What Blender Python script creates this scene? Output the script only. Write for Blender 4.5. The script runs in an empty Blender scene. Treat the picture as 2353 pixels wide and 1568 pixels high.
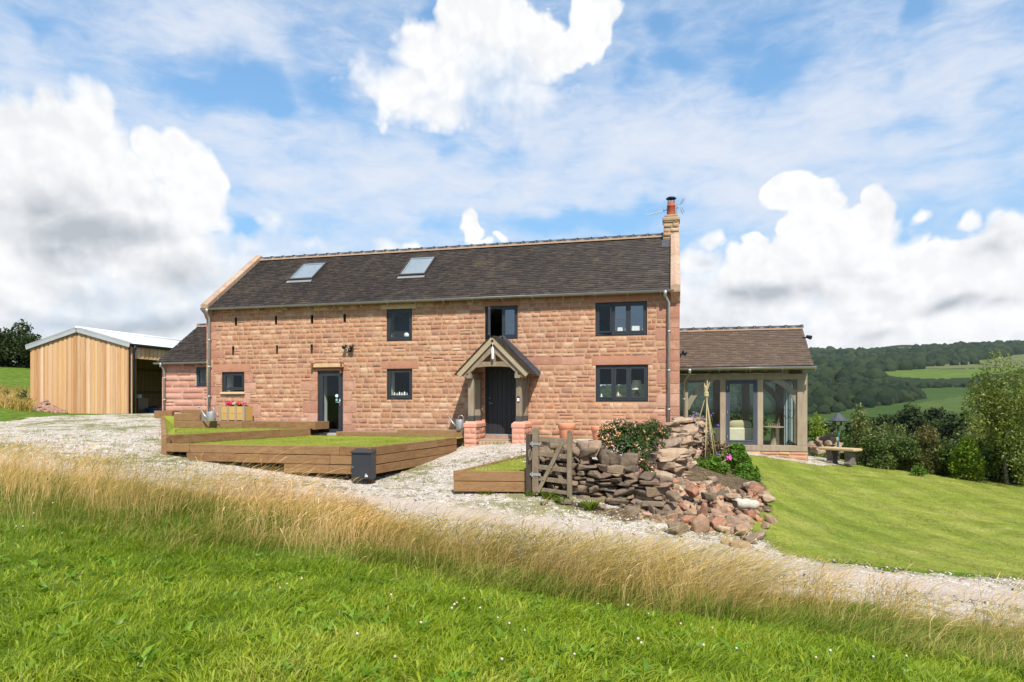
import bpy, math, random
import numpy as np
from mathutils import Vector, Matrix, noise as mnoise

# ---------------------------------------------------------------- scene frame
# The house front is the plane y = 19 in a frame whose x axis runs along the front;
# the eye level of the photographer is z = 0.  A pixel (px, py) is measured on a
# 2353 x 1568 copy of the photograph.
C = bpy.context.scene.collection
scn = bpy.context.scene
A = math.radians(13.8); FL = 1500.0; CX = 1176.5; HY = 925.0
ca, sa = math.cos(A), math.sin(A)
rnd = random.Random(11)
def onY(px, y): return y * math.tan(math.atan((px - CX) / FL) - A)      # x on a plane parallel to the front
def zi(x, y): return -x * sa + y * ca                                  # distance along the view
def zof(py, x, y): return (HY - py) * zi(x, y) / FL
def W(px, py, y): x = onY(px, y); return x, zof(py, x, y)              # point on a plane parallel to the front
def P(px, py, d):                                                      # point at distance d along the view
    xi = (px - CX) / FL * d
    return Vector((xi * ca - d * sa, xi * sa + d * ca, (HY - py) * d / FL))
def toimg(p):
    x, y, z = p; d = zi(x, y); xi = x * ca + y * sa
    return CX + xi / d * FL, HY - z / d * FL, d

# ---------------------------------------------------------------- object helpers
def tag(o, label=None, cat=None, group=None, kind=None):
    if label: o['label'] = label
    if cat: o['category'] = cat
    if group: o['group'] = group
    if kind: o['kind'] = kind
    return o
def thing(name, loc, label, cat, group=None, rz=0.0):
    o = bpy.data.objects.new(name, None); C.objects.link(o)
    o.location = loc; o.rotation_euler = (0, 0, rz); o.empty_display_size = .2
    return tag(o, label, cat, group)
def rootloc(o):
    p = Vector((0, 0, 0))
    while o is not None:
        p += o.location; o = o.parent
    return p
def copy_tree(o, parent=None):
    c = o.copy(); C.objects.link(c)
    if parent is not None: c.parent = parent
    for ch in list(o.children): copy_tree(ch, c)
    return c

class MB:
    """collects shapes in world space, then links them as ONE mesh object"""
    def __init__(s): s.v = []; s.f = []; s.mi = []; s.cm = 0
    def add(s, vs, fs):
        n = len(s.v); s.v.extend([tuple(v) for v in vs])
        for f in fs: s.f.append(tuple(i + n for i in f)); s.mi.append(s.cm)
        return s
    def box(s, x0, x1, y0, y1, z0, z1):
        vs = [(x, y, z) for z in (z0, z1) for y in (y0, y1) for x in (x0, x1)]
        return s.add(vs, [(0,2,3,1),(4,5,7,6),(0,1,5,4),(2,6,7,3),(0,4,6,2),(1,3,7,5)])
    def bar(s, a, b, w, h, up=(0,0,1), bevel=0.0):
        """rectangular bar from a to b, w across, h along up"""
        a = Vector(a); b = Vector(b); d = (b - a).normalized(); u = Vector(up)
        r = d.cross(u)
        if r.length < 1e-5: r = d.cross(Vector((0,1,0)))
        r.normalize(); u = r.cross(d).normalized()
        if bevel > 0:
            q = [(-w/2+bevel,-h/2),(w/2-bevel,-h/2),(w/2,-h/2+bevel),(w/2,h/2-bevel),(w/2-bevel,h/2),(-w/2+bevel,h/2),(-w/2,h/2-bevel),(-w/2,-h/2+bevel)]
        else: q = [(-w/2,-h/2),(w/2,-h/2),(w/2,h/2),(-w/2,h/2)]
        n = len(q); vs = [p + r*i + u*j for p in (a, b) for i, j in q]
        fs = [tuple(range(n-1,-1,-1)), tuple(range(n, 2*n))] + [(i, (i+1)%n, n+(i+1)%n, n+i) for i in range(n)]
        return s.add(vs, fs)
    def tube(s, pts, r, n=8, caps=True):
        pts = [Vector(p) for p in pts]; k = len(pts)
        rs = r if isinstance(r, (list, tuple)) else [r]*k
        d0 = (pts[1]-pts[0]).normalized()
        ref = Vector((0,0,1)) if abs(d0.z) < .9 else Vector((1,0,0))
        vs = []
        for i in range(k):
            d = (pts[min(i+1,k-1)] - pts[max(i-1,0)]).normalized()
            x = d.cross(ref).normalized(); y = x.cross(d)
            ref = y if abs(y.dot(d)) < .5 else ref
            for j in range(n):
                t = 2*math.pi*j/n; vs.append(pts[i] + (x*math.cos(t) + y*math.sin(t))*rs[i])
        fs = [(i*n+j, i*n+(j+1)%n, (i+1)*n+(j+1)%n, (i+1)*n+j) for i in range(k-1) for j in range(n)]
        if caps: fs += [tuple(range(n-1,-1,-1)), tuple(range((k-1)*n, k*n))]
        return s.add(vs, fs)
    def lathe(s, c, prof, n=20, closed=True):
        c = Vector(c); vs = []
        for r, z in prof:
            for j in range(n):
                t = 2*math.pi*j/n; vs.append((c.x + r*math.cos(t), c.y + r*math.sin(t), c.z + z))
        k = len(prof)
        fs = [(i*n+j, i*n+(j+1)%n, (i+1)*n+(j+1)%n, (i+1)*n+j) for i in range(k-1) for j in range(n)]
        if closed: fs += [tuple(range(n-1,-1,-1)), tuple(range((k-1)*n, k*n))]
        return s.add(vs, fs)
    def prism(s, poly, off):
        """polygon (3-D points) extruded by the vector off"""
        off = Vector(off); n = len(poly); a = [Vector(p) for p in poly]
        vs = a + [p + off for p in a]
        fs = [tuple(range(n-1,-1,-1)), tuple(range(n, 2*n))] + [(i, (i+1)%n, n+(i+1)%n, n+i) for i in range(n)]
        return s.add(vs, fs)
    def quad(s, a, b, c, d): return s.add([a,b,c,d], [(0,1,2,3)])
    def build(s, name, mat, parent=None, smooth=False, bevel=0.0, fixn=False):
        mats = mat if isinstance(mat, (list, tuple)) else [mat]
        me = bpy.data.meshes.new(name)
        o0 = rootloc(parent) if parent is not None else Vector((0,0,0))
        me.from_pydata([(v[0]-o0.x, v[1]-o0.y, v[2]-o0.z) for v in s.v], [], s.f)
        for m in mats: me.materials.append(m)
        if len(mats) > 1: me.polygons.foreach_set('material_index', s.mi)
        if fixn:
            import bmesh
            bm = bmesh.new(); bm.from_mesh(me); bmesh.ops.recalc_face_normals(bm, faces=bm.faces); bm.to_mesh(me); bm.free()
        if smooth: me.polygons.foreach_set('use_smooth', [True]*len(me.polygons))
        me.update()
        o = bpy.data.objects.new(name, me); C.objects.link(o)
        if parent is not None: o.parent = parent
        if bevel > 0:
            b = o.modifiers.new('bevel', 'BEVEL'); b.width = bevel; b.segments = 2; b.limit_method = 'ANGLE'; b.angle_limit = math.radians(40)
        return o

def npmesh(name, v, faces, mat, parent=None, smooth=False, attrs=None):
    """big mesh from numpy arrays: faces is a list of (k x n) index arrays"""
    me = bpy.data.meshes.new(name)
    v = np.asarray(v, dtype=np.float32)
    if parent is not None:
        o0 = rootloc(parent); v = v - np.array([o0.x, o0.y, o0.z], dtype=np.float32)
    me.vertices.add(len(v)); me.vertices.foreach_set('co', v.ravel())
    fl = [np.asarray(f, dtype=np.int32) for f in faces if len(f)]
    nl = sum(f.size for f in fl); nf = sum(len(f) for f in fl)
    me.loops.add(nl); me.polygons.add(nf)
    me.loops.foreach_set('vertex_index', np.concatenate([f.ravel() for f in fl]))
    tot = np.concatenate([np.full(len(f), f.shape[1], dtype=np.int32) for f in fl])
    st = np.zeros(nf, dtype=np.int32); st[1:] = np.cumsum(tot)[:-1]
    me.polygons.foreach_set('loop_start', st); me.polygons.foreach_set('loop_total', tot)
    if smooth: me.polygons.foreach_set('use_smooth', np.ones(nf, dtype=bool))
    for m in (mat if isinstance(mat, (list, tuple)) else [mat]): me.materials.append(m)
    if attrs:
        for k, a in attrs.items():
            at = me.attributes.new(k, 'FLOAT', 'POINT'); at.data.foreach_set('value', np.asarray(a, dtype=np.float32))
    me.update(calc_edges=True); me.validate()
    o = bpy.data.objects.new(name, me); C.objects.link(o)
    if parent is not None: o.parent = parent
    return o

# ---------------------------------------------------------------- node helpers
class N:
    def __init__(s, tree): s.t = tree; s.n = tree.nodes; s.l = tree.links
    def new(s, typ, **kw):
        n = s.n.new(typ)
        for k, v in kw.items(): setattr(n, k, v)
        return n
    def put(s, sock, val):
        if hasattr(val, 'is_output'): s.l.new(val, sock)
        elif isinstance(val, bpy.types.Node): s.l.new(val.outputs[0], sock)
        elif val is not None:
            try: sock.default_value = val
            except Exception:
                sock.default_value = (*val, 1.0) if len(val) == 3 else val
    def math(s, op, a, b=None, c=None, clamp=False):
        n = s.new('ShaderNodeMath', operation=op); n.use_clamp = clamp
        s.put(n.inputs[0], a)
        if b is not None: s.put(n.inputs[1], b)
        if c is not None: s.put(n.inputs[2], c)
        return n.outputs[0]
    def vmath(s, op, a, b=None, scale=None):
        n = s.new('ShaderNodeVectorMath', operation=op)
        s.put(n.inputs[0], a)
        if b is not None: s.put(n.inputs[1], b)
        if scale is not None: s.put(n.inputs['Scale'], scale)
        return n.outputs['Value'] if op in ('LENGTH', 'DOT_PRODUCT', 'DISTANCE') else n.outputs[0]
    def smooth(s, x, lo, hi, a=0.0, b=1.0, typ='SMOOTHSTEP'):
        n = s.new('ShaderNodeMapRange', interpolation_type=typ)
        s.put(n.inputs[0], x)
        for i, v in enumerate((lo, hi, a, b)): s.put(n.inputs[i+1], v)
        return n.outputs[0]
    def noise(s, vec, scale, detail=4.0, rough=.55, dist=0.0, dim='3D', out=0):
        n = s.new('ShaderNodeTexNoise', noise_dimensions=dim)
        if vec is not None: s.put(n.inputs['Vector'], vec)
        n.inputs['Scale'].default_value = scale; n.inputs['Detail'].default_value = detail
        n.inputs['Roughness'].default_value = rough; n.inputs['Distortion'].default_value = dist
        return n.outputs[out]
    def voro(s, vec, scale, feat='F1', out='Distance', rand=1.0, detail=0.0):
        n = s.new('ShaderNodeTexVoronoi', feature=feat)
        if vec is not None: s.put(n.inputs['Vector'], vec)
        n.inputs['Scale'].default_value = scale; n.inputs['Randomness'].default_value = rand
        if 'Detail' in n.inputs: n.inputs['Detail'].default_value = detail
        return n.outputs[out]
    def mix(s, f, a, b, blend='MIX'):
        n = s.new('ShaderNodeMix', data_type='RGBA', blend_type=blend)
        s.put(n.inputs[0], f); s.put(n.inputs[6], a); s.put(n.inputs[7], b)
        return n.outputs[2]
    def ramp(s, f, stops, interp='LINEAR'):
        n = s.new('ShaderNodeValToRGB'); s.put(n.inputs[0], f); r = n.color_ramp; r.interpolation = interp
        while len(r.elements) < len(stops): r.elements.new(.5)
        for e, (p, c) in zip(r.elements, stops): e.position = p; e.color = (*c, 1.0) if len(c) == 3 else c
        return n.outputs[0]
    def comb(s, x, y, z):
        n = s.new('ShaderNodeCombineXYZ'); s.put(n.inputs[0], x); s.put(n.inputs[1], y); s.put(n.inputs[2], z); return n.outputs[0]
    def sep(s, v):
        n = s.new('ShaderNodeSeparateXYZ'); s.put(n.inputs[0], v); return n.outputs
def matnew(name):
    m = bpy.data.materials.new(name); m.use_nodes = True; m.node_tree.nodes.clear()
    n = N(m.node_tree); out = n.new('ShaderNodeOutputMaterial')
    return m, n, out
def principled(n, out, col, rough=.7, spec=.3, metal=0.0, bump=None, bstr=.4, bdist=.01):
    p = n.new('ShaderNodeBsdfPrincipled')
    n.put(p.inputs['Base Color'], col); n.put(p.inputs['Roughness'], rough)
    p.inputs['Specular IOR Level'].default_value = spec; p.inputs['Metallic'].default_value = metal
    if bump is not None:
        b = n.new('ShaderNodeBump'); n.put(b.inputs['Height'], bump)
        b.inputs['Strength'].default_value = bstr; b.inputs['Distance'].default_value = bdist
        n.l.new(b.outputs[0], p.inputs['Normal'])
    n.l.new(p.outputs[0], out.inputs[0])
    return p
def simple(name, cols, rough=.7, nscale=6.0, island=.6, spec=.3, metal=0.0, bscale=40.0, bstr=.25, bdist=.006, vary=.12, stretch=None, stain=None, patch=0.0):
    """general surface: colour ramp driven by island randomness and noise, finer tonal noise, bump"""
    m, n, out = matnew(name)
    tc = n.new('ShaderNodeTexCoord').outputs['Object']
    v = tc if stretch is None else n.vmath('MULTIPLY', tc, stretch)
    isl = n.math('FRACT', n.math('ADD', n.new('ShaderNodeNewGeometry').outputs['Random Per Island'], n.new('ShaderNodeObjectInfo').outputs['Random']))
    nz = n.noise(v, nscale, 5, .6)
    nzc = n.smooth(nz, .3, .7, typ='LINEAR')
    f = n.math('ADD', n.math('MULTIPLY', isl, island), n.math('MULTIPLY', nzc, 1-island))
    k = len(cols)
    col = n.ramp(f, [(i/max(1,k-1), c) for i, c in enumerate(cols)])
    fine = n.noise(v, bscale, 6, .65)
    g = n.smooth(fine, .25, .75, 1-vary, 1+vary, typ='LINEAR')
    col = n.mix(1.0, col, n.comb(g, g, g), 'MULTIPLY')
    if patch:
        pg = n.smooth(n.noise(tc, .55, 5, .65), .32, .68, 1-patch, 1+patch*.6, 'LINEAR'); col = n.mix(1.0, col, n.comb(pg, n.math('POWER', pg, 1.12), n.math('POWER', pg, 1.05)), 'MULTIPLY')
    if stain:
        sc, thr, sc_col, amt = stain
        sm = n.smooth(n.noise(tc, sc, 6, .65), thr, thr+.12, 0, amt)
        col = n.mix(sm, col, sc_col)
    principled(n, out, col, rough, spec, metal, fine, bstr, bdist)
    return m
# ================================================================ sky, sun, camera
SUN_EL, SUN_AZ = math.radians(52), math.radians(27)      # azimuth measured from -y (towards the viewer) to +x
sun_dir = Vector((math.sin(SUN_AZ)*math.cos(SUN_EL), -math.cos(SUN_AZ)*math.cos(SUN_EL), math.sin(SUN_EL)))
def make_world():
    w = bpy.data.worlds.new('World'); scn.world = w; w.use_nodes = True
    t = w.node_tree; t.nodes.clear(); n = N(t)
    out = n.new('ShaderNodeOutputWorld'); bg = n.new('ShaderNodeBackground')
    n.l.new(bg.outputs[0], out.inputs[0]); bg.inputs[1].default_value = .1
    sky = n.new('ShaderNodeTexSky', sky_type='NISHITA'); sky.sun_disc = False
    sky.sun_elevation = SUN_EL; sky.sun_rotation = math.pi - SUN_AZ
    sky.air_density = 1.0; sky.dust_density = 1.0; sky.ozone_density = 1.6
    def blobs(g, p, lst, spread=1.9):
        acc = None
        for (px, py, rx, ry, wt) in lst:
            a0 = math.atan((px-CX)/FL); e0 = math.atan((HY-py)/FL*math.cos(a0)); k = math.cos(a0)
            r = (FL/(rx*k*k)/spread, FL/(ry*k)/spread, 0)
            q = g.new('ShaderNodeVectorMath', operation='MULTIPLY_ADD'); g.put(q.inputs[0], p)
            q.inputs[1].default_value = r; q.inputs[2].default_value = (-a0*r[0], -e0*r[1], 0)
            b = g.math('MULTIPLY_ADD', g.vmath('LENGTH', q.outputs[0]), -wt, wt)
            acc = b if acc is None else g.math('MAXIMUM', acc, b)
        return g.smooth(acc, 0.0, 1.0)
    CUM = [ # heaped clouds: centre, radii, weight
      (20,300,90,120,1),(95,240,40,52,1.2),(205,245,58,66,1.5),(150,330,120,100,1.4),(265,340,60,90,1),(110,450,220,150,1.6),(270,450,140,120,1.4),
      (350,325,44,38,1.7),(415,362,60,52,1.7),(455,415,52,66,1.7),(440,470,62,66,1.6),(300,570,210,100,1.5),(500,512,46,30,.95),(80,620,230,120,1.6),
      (200,700,390,95,1.6),(420,640,160,90,1.3),(520,600,90,70,.8),(620,500,64,52,.74),(720,555,74,46,.76),(570,560,80,50,.82),(330,770,280,70,1.5),(640,600,170,50,.85),
      (960,80,88,60,.85),(870,105,66,40,.62),(1095,50,90,60,1.5),(1070,140,130,76,1.4),(1200,120,100,76,1.5),(1358,48,48,52,1.6),(1290,112,62,44,1.4),(960,120,90,60,1.0),
      (1060,5,40,25,.75),(920,190,130,60,1.0),(1180,225,130,70,1.0),(1010,240,170,70,.9),(1200,300,120,60,.60),(1350,240,60,25,.5),(1260,8,30,16,.6),(1670,5,50,14,.6),(780,105,30,14,.5),(715,200,20,34,.55),
      (885,572,50,30,1),(955,566,38,24,1),(1082,530,24,62,1),(1097,574,40,20,.95),(1140,554,24,14,.85),(790,582,36,18,.75),
      (1815,446,52,40,1.7),(1865,472,52,44,1.7),(2005,474,44,42,1.7),(1950,500,60,34,1.6),(1900,530,90,56,1.6),(1970,545,80,66,1.6),(1890,600,140,70,1.4),(1625,564,46,30,.95),(1740,568,46,30,.95),(1680,600,70,30,.85),
      (1600,610,80,50,1),(1600,690,90,60,1.4),(1760,650,150,75,1.5),(1980,640,190,85,1.5),(2115,490,26,24,.9),(2125,545,30,34,.72),(2235,487,42,30,.95),(2330,525,80,66,1),(2200,560,70,40,.7),
      (2280,615,140,80,1.4),(1700,750,230,70,1.5),(2200,700,260,90,1.5),(2000,750,380,70,1.5),(2450,600,150,180,1),(-150,500,170,260,1),
      (2700,700,300,120,1),(-500,680,350,120,1),(3600,600,600,200,1),(4500,400,500,200,1),(-1600,550,500,220,1),(-2600,300,500,200,1)]
    VEIL = [(480,60,190,75,.95),(560,90,90,60,.8),(60,130,120,110,.6),(560,300,300,120,.62),(900,420,420,130,.75),(1500,330,400,130,.85),(1900,330,350,110,.9),(1250,440,300,90,.7),
      (2200,250,220,130,.65),(1750,420,300,80,.75),(2100,420,260,60,.8),(1500,250,180,70,.6),(720,420,200,120,.7),(700,620,300,60,.8),(1300,350,150,90,.65),(1950,150,120,60,.4),(2250,60,120,80,.5)]
    BLUE = [(520,190,120,45,1),(470,120,110,40,.7),(610,215,60,35,.9),(740,190,70,30,.8),(90,15,50,20,.6),(1085,225,45,40,.75),(1150,230,40,22,.6),(1530,40,40,30,.8),(1570,110,60,30,.7),
      (1760,140,80,40,.9),(1720,60,60,30,.6),(2110,60,40,40,1),(1020,20,40,30,.7),(1450,150,60,60,.5),(1270,505,120,25,.9),(1400,500,140,25,.85),(1000,510,60,25,.6),(570,530,30,15,.8),
      (1010,330,40,20,.6),(1190,355,40,18,.5),(2050,310,90,25,.6),(2300,230,70,20,.5),(690,90,50,40,.5),(580,455,60,14,.5)]
    GREY = [(110,470,170,70,.5),(200,540,190,50,.75),(60,400,90,50,.3),(130,560,120,40,.6),(330,480,50,40,.3),(400,630,110,45,.5),(180,650,160,40,.4),(300,715,190,26,.75),(120,710,120,24,.45),(420,720,60,24,.5),
      (1760,668,100,32,.8),(1690,680,70,26,.6),(1850,660,80,30,.5),(1610,620,40,16,.35),(2290,580,90,40,.45),(2180,690,130,18,.6),(2320,690,90,18,.45),(2010,740,80,16,.35),(2060,650,60,40,.2),(1800,640,160,30,.3),
      (1600,735,70,16,.2),(620,560,50,20,.18)]
    # direction -> azimuth / elevation about the viewing direction
    dr = n.new('ShaderNodeTexCoord').outputs['Generated']
    fx = n.vmath('DOT_PRODUCT', dr, (-sa, ca, 0)); rx = n.vmath('DOT_PRODUCT', dr, (ca, sa, 0)); dz = n.sep(dr)[2]
    az = n.math('ARCTAN2', rx, fx); el = n.math('ARCSINE', dz)
    p = n.comb(az, el, 0.0)
    def field(q, detail, oct_):
        f1 = n.noise(q, 11, detail, .60)
        bil = n.voro(q, 26, 'F1', detail=oct_)
        bil2 = n.voro(n.vmath('ADD', q, n.vmath('SCALE', wp, scale=.25)), 62, 'F1', detail=1.0)
        return n.math('MULTIPLY_ADD', f1, .85, n.math('MULTIPLY_ADD', bil, -.52, n.math('MULTIPLY', bil2, -.17)))
    wp = n.vmath('SCALE', n.vmath('SUBTRACT', n.noise(p, 9, 3, .6, out=1), (.5,.5,.5)), scale=.07)
    b0 = blobs(n, n.vmath('ADD', p, wp), CUM)
    pw = n.vmath('ADD', p, n.vmath('SCALE', wp, scale=.5))
    n0 = field(pw, 8, 2.0); n1 = field(n.vmath('ADD', pw, (.010, .014, 0)), 5, 1.0)
    d0 = n.math('ADD', b0, n.math('MULTIPLY', n.math('ADD', n0, -.02), n.smooth(b0, .35, .95, 1.0, .30)))
    soft = n.smooth(n.noise(p, 4.0, 3, .5), .38, .64, .20, .75)              # some edges crisp, some ragged
    soft = n.math('MULTIPLY_ADD', blobs(n, p, [(1060,190,260,110,1),(180,640,330,110,1),(640,560,120,70,.9),(2000,700,400,70,.9)]), .34, soft)
    cum = n.smooth(d0, .30, n.math('ADD', .34, soft))
    cum = n.math('MULTIPLY', cum, n.smooth(b0, .03, .22))
    lit = n.smooth(n.math('SUBTRACT', n0, n1), -.26, .26, 0, 1, 'LINEAR')
    grey = blobs(n, n.vmath('ADD', p, n.vmath('SCALE', n.vmath('SUBTRACT', n.noise(p, 5, 3, .5, out=1), (.5,.5,.5)), scale=.12)), GREY, 1.5)
    grey = n.math('ADD', grey, n.math('MULTIPLY', n.smooth(n.noise(n.vmath('MULTIPLY', p, (1,1.9,1)), 7, 3, .5), .46, .72), n.smooth(el, .10, .30, .30, .08)))
    # veil of thin cloud
    pv = n.vmath('ADD', p, n.vmath('SCALE', n.vmath('SUBTRACT', n.noise(p, 5, 4, .55, out=1), (.5,.5,.5)), scale=.16))
    vl = n.math('SUBTRACT', n.math('ADD', .36, n.math('MULTIPLY', blobs(n, pv, VEIL), .55)), n.math('MULTIPLY', blobs(n, pv, BLUE), .62))
    pst = n.vmath('MULTIPLY', p, (1.0, 2.6, 1.0))
    st = n.noise(pst, 16, 9, .66, .5); st2 = n.noise(pst, 4.5, 5, .6, .6)
    vl = n.math('ADD', vl, n.math('MULTIPLY', n.math('SUBTRACT', st, .5), .85))
    vl = n.math('ADD', vl, n.math('MULTIPLY', n.math('SUBTRACT', st2, .5), .7))
    vl = n.math('ADD', vl, n.smooth(el, .0, .22, .35, 0.0))
    veil = n.smooth(vl, .02, 1.0, 0, .93)
    bulk = n.smooth(n.noise(n.vmath('MULTIPLY', pw, (1,1.5,1)), 3.2, 3, .5), .42, .72, 0, .16)
    K = 10.0 / (2 ** EXPO)
    skc = n.mix(1.0, sky.outputs[0], (.85*SKYK, 1.25*SKYK, 1.5*SKYK), 'MULTIPLY')
    blue_low = n.mix(n.smooth(el, .02, .55, .85, .35), skc, (.33*K, .60*K, .89*K))
    col = n.mix(veil, blue_low, (.80*K, .85*K, .95*K))
    gsum = n.math('ADD', n.math('MULTIPLY_ADD', grey, 1.3, bulk), n.math('MULTIPLY', n.math('SUBTRACT', .62, lit), .27), clamp=True)
    cc = n.ramp(gsum, [(0,(1.04*K,1.04*K,1.04*K)),(.22,(.93*K,.94*K,.955*K)),(.55,(.74*K,.76*K,.795*K)),(1,(.50*K,.54*K,.585*K))])
    col = n.mix(cum, col, cc)
    low = n.smooth(el, -.02, .0)                                             # below the horizon: dull green land
    col = n.mix(low, (.10*K, .13*K, .06*K), col)
    n.l.new(col, bg.inputs[0])
    w.cycles.sampling_method = 'MANUAL'; w.cycles.sample_map_resolution = 1024
EXPO = .72; SKYK = .9
make_world()
ld = bpy.data.lights.new('sun', 'SUN'); ld.energy = 4.2; ld.angle = math.radians(.53); ld.color = (1.0, .945, .86)
lo = bpy.data.objects.new('sun', ld); C.objects.link(lo)
lo.rotation_euler = sun_dir.to_track_quat('Z', 'Y').to_euler(); lo.location = (10, -10, 30)
cd = bpy.data.cameras.new('camera'); co = bpy.data.objects.new('camera', cd); C.objects.link(co); scn.camera = co
co.location = (0, 0, 0); co.rotation_euler = (math.pi/2, 0, A)
cd.sensor_width = 36; cd.lens = 36*FL/2353; cd.shift_y = (HY-784)/2353; cd.shift_x = 0
cd.clip_start = .05; cd.clip_end = 6000
scn.view_settings.view_transform = 'Standard'; scn.view_settings.look = 'None'; scn.view_settings.exposure = EXPO
scn.view_settings.gamma = 1; scn.view_settings.use_curve_mapping = False
scn.cycles.max_bounces = 8; scn.cycles.transparent_max_bounces = 16; scn.cycles.diffuse_bounces = 3; scn.cycles.glossy_bounces = 4
scn.cycles.caustics_reflective = False; scn.cycles.caustics_refractive = False
scn.cycles.use_denoising = True
# ================================================================ ground surface
CTRL_PX = [ # pixel, pixel, distance
 (0,1568,3.6),(1176,1568,3.6),(2353,1568,4.6),(-600,1500,4.5),(2900,1620,4.6),
 (0,1220,7.6),(600,1290,7.2),(1000,1330,6.8),(1500,1430,5.8),(2000,1480,5.7),(2353,1540,5.2),
 (0,1078,12),(300,1120,11),(600,1160,10.3),(850,1200,10),(1200,1280,8.9),(1700,1370,7.8),(2353,1470,6.9),
 (850,1130,13.4),(1200,1190,11.7),(1230,1137,12.8),(1500,1192,11.8),(1690,1245,10.6),(2353,1325,10.5),(2000,1285,10.6),
 (2353,1110,21),(1855,1062,19.7),(1930,1068,20.5),(2000,1200,13.6),(1850,1180,13.6),(1750,1085,17.3),
 (1148,1026,18.2),(1330,1014,18.2),(1480,1020,17.8),(1400,1040,15.5),(857,1112,14.45),(1050,1042,18.0),(385,1047,15.7),(620,1086,15.0),
 (298,951,27.6),(70,950,28.4),(0,966,23),(0,1002,17.5),(370,962,23),(372,1003,17.5),(500,985,20.5),(200,975,21),
 (1600,1098,14.3),(1690,1105,14.9),(1560,1180,12.3),(1650,1212,11.4),(1740,1165,12.9),
 (0,925,27),(40,938,26.5),(0,850,46),(60,850,48)]
CTRL_W = [(-15,30,-.4),(-6,30,-.9),(4,30,-2.2),(12,28,-3.2),(20,34,-6.0),(20,52,-10),(0,52,-5),(-20,52,.6),(-58,46,3.6),(-60,20,2.6),(-36,8,-.1),
 (40,34,-9),(38,10,-6.5),(12,-6,-2.7),(-10,-6,-1.0),(0,-14,-1.5),(-34,-12,.6),(34,-12,-5),(60,60,-14),(0,80,-8),(40,80,-13),(-40,80,2),(-70,80,3.5),(70,10,-11),(70,-14,-8)]
_cp = np.array([tuple(P(*c)) for c in CTRL_PX] + CTRL_W)
def _tps(r2): return np.where(r2 > 1e-9, .5*r2*np.log(np.maximum(r2, 1e-9)), 0.0)
def _fit():
    xy = _cp[:, :2]; n = len(xy)
    r2 = ((xy[:, None]-xy[None])**2).sum(-1)
    M = np.zeros((n+3, n+3)); M[:n,:n] = _tps(r2) + np.eye(n)*.6
    M[:n,n] = 1; M[:n,n+1:] = xy; M[n:,:n] = M[:n,n:].T
    return np.linalg.solve(M, np.concatenate([_cp[:,2], np.zeros(3)]))
_cw = _fit()
def gz(x, y):
    x = np.atleast_1d(np.asarray(x, float)); y = np.atleast_1d(np.asarray(y, float)); out = np.zeros(len(x))
    for i in range(0, len(x), 20000):
        a, b = x[i:i+20000], y[i:i+20000]
        r2 = (a[:,None]-_cp[None,:,0])**2 + (b[:,None]-_cp[None,:,1])**2
        out[i:i+20000] = _tps(r2) @ _cw[:-3] + _cw[-3] + _cw[-2]*a + _cw[-1]*b
    return out
def g1(x, y): return float(gz(x, y)[0])
def G(px, py, lo=2.5, hi=60.0):
    """where the line of sight through a pixel meets the ground"""
    ds = np.linspace(lo, hi, 1200); xi = (px-CX)/FL*ds
    x = xi*ca - ds*sa; y = xi*sa + ds*ca; z = (HY-py)*ds/FL
    h = z - gz(x, y); k = np.argmax(h < 0)
    if h[k] >= 0: k = len(ds)-1
    return Vector((x[k], y[k], gz(x[k], y[k])[0]))
def vnoise(x, y, sc, seed=0, octv=4):
    """value noise on arrays"""
    out = np.zeros_like(x); amp = 1.0; tot = 0
    for o in range(octv):
        r = np.random.RandomState(seed*31+o); tab = r.rand(64, 64)
        u, v = x*sc, y*sc; iu, iv = np.floor(u).astype(int), np.floor(v).astype(int); fu, fv = u-iu, v-iv
        fu = fu*fu*(3-2*fu); fv = fv*fv*(3-2*fv)
        t = lambda a, b: tab[a % 64, b % 64]
        out += amp*((t(iu,iv)*(1-fu)+t(iu+1,iv)*fu)*(1-fv) + (t(iu,iv+1)*(1-fu)+t(iu+1,iv+1)*fu)*fv)
        tot += amp; amp *= .55; sc *= 2.1
    return out/tot
def sdist(x, y, poly):
    """signed distance to a polygon, positive inside"""
    poly = np.asarray(poly)[:, :2]; inside = np.zeros(len(x), bool); dm = np.full(len(x), 1e9)
    for a, b in zip(poly, np.roll(poly, -1, 0)):
        cond = ((a[1] > y) != (b[1] > y)); t = (y-a[1])/np.where(abs(b[1]-a[1]) < 1e-9, 1e-9, b[1]-a[1])
        inside ^= cond & (x < a[0] + t*(b[0]-a[0]))
        e = b-a; L = (e**2).sum() + 1e-12; k = np.clip(((x-a[0])*e[0]+(y-a[1])*e[1])/L, 0, 1)
        dm = np.minimum(dm, np.hypot(x-a[0]-k*e[0], y-a[1]-k*e[1]))
    return np.where(inside, dm, -dm)
def pline(x, y, pts):
    dm = np.full(len(x), 1e9); pts = np.asarray(pts)[:, :2]
    for a, b in zip(pts[:-1], pts[1:]):
        e = b-a; k = np.clip(((x-a[0])*e[0]+(y-a[1])*e[1])/((e**2).sum()+1e-12), 0, 1)
        dm = np.minimum(dm, np.hypot(x-a[0]-k*e[0], y-a[1]-k*e[1]))
    return dm
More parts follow.
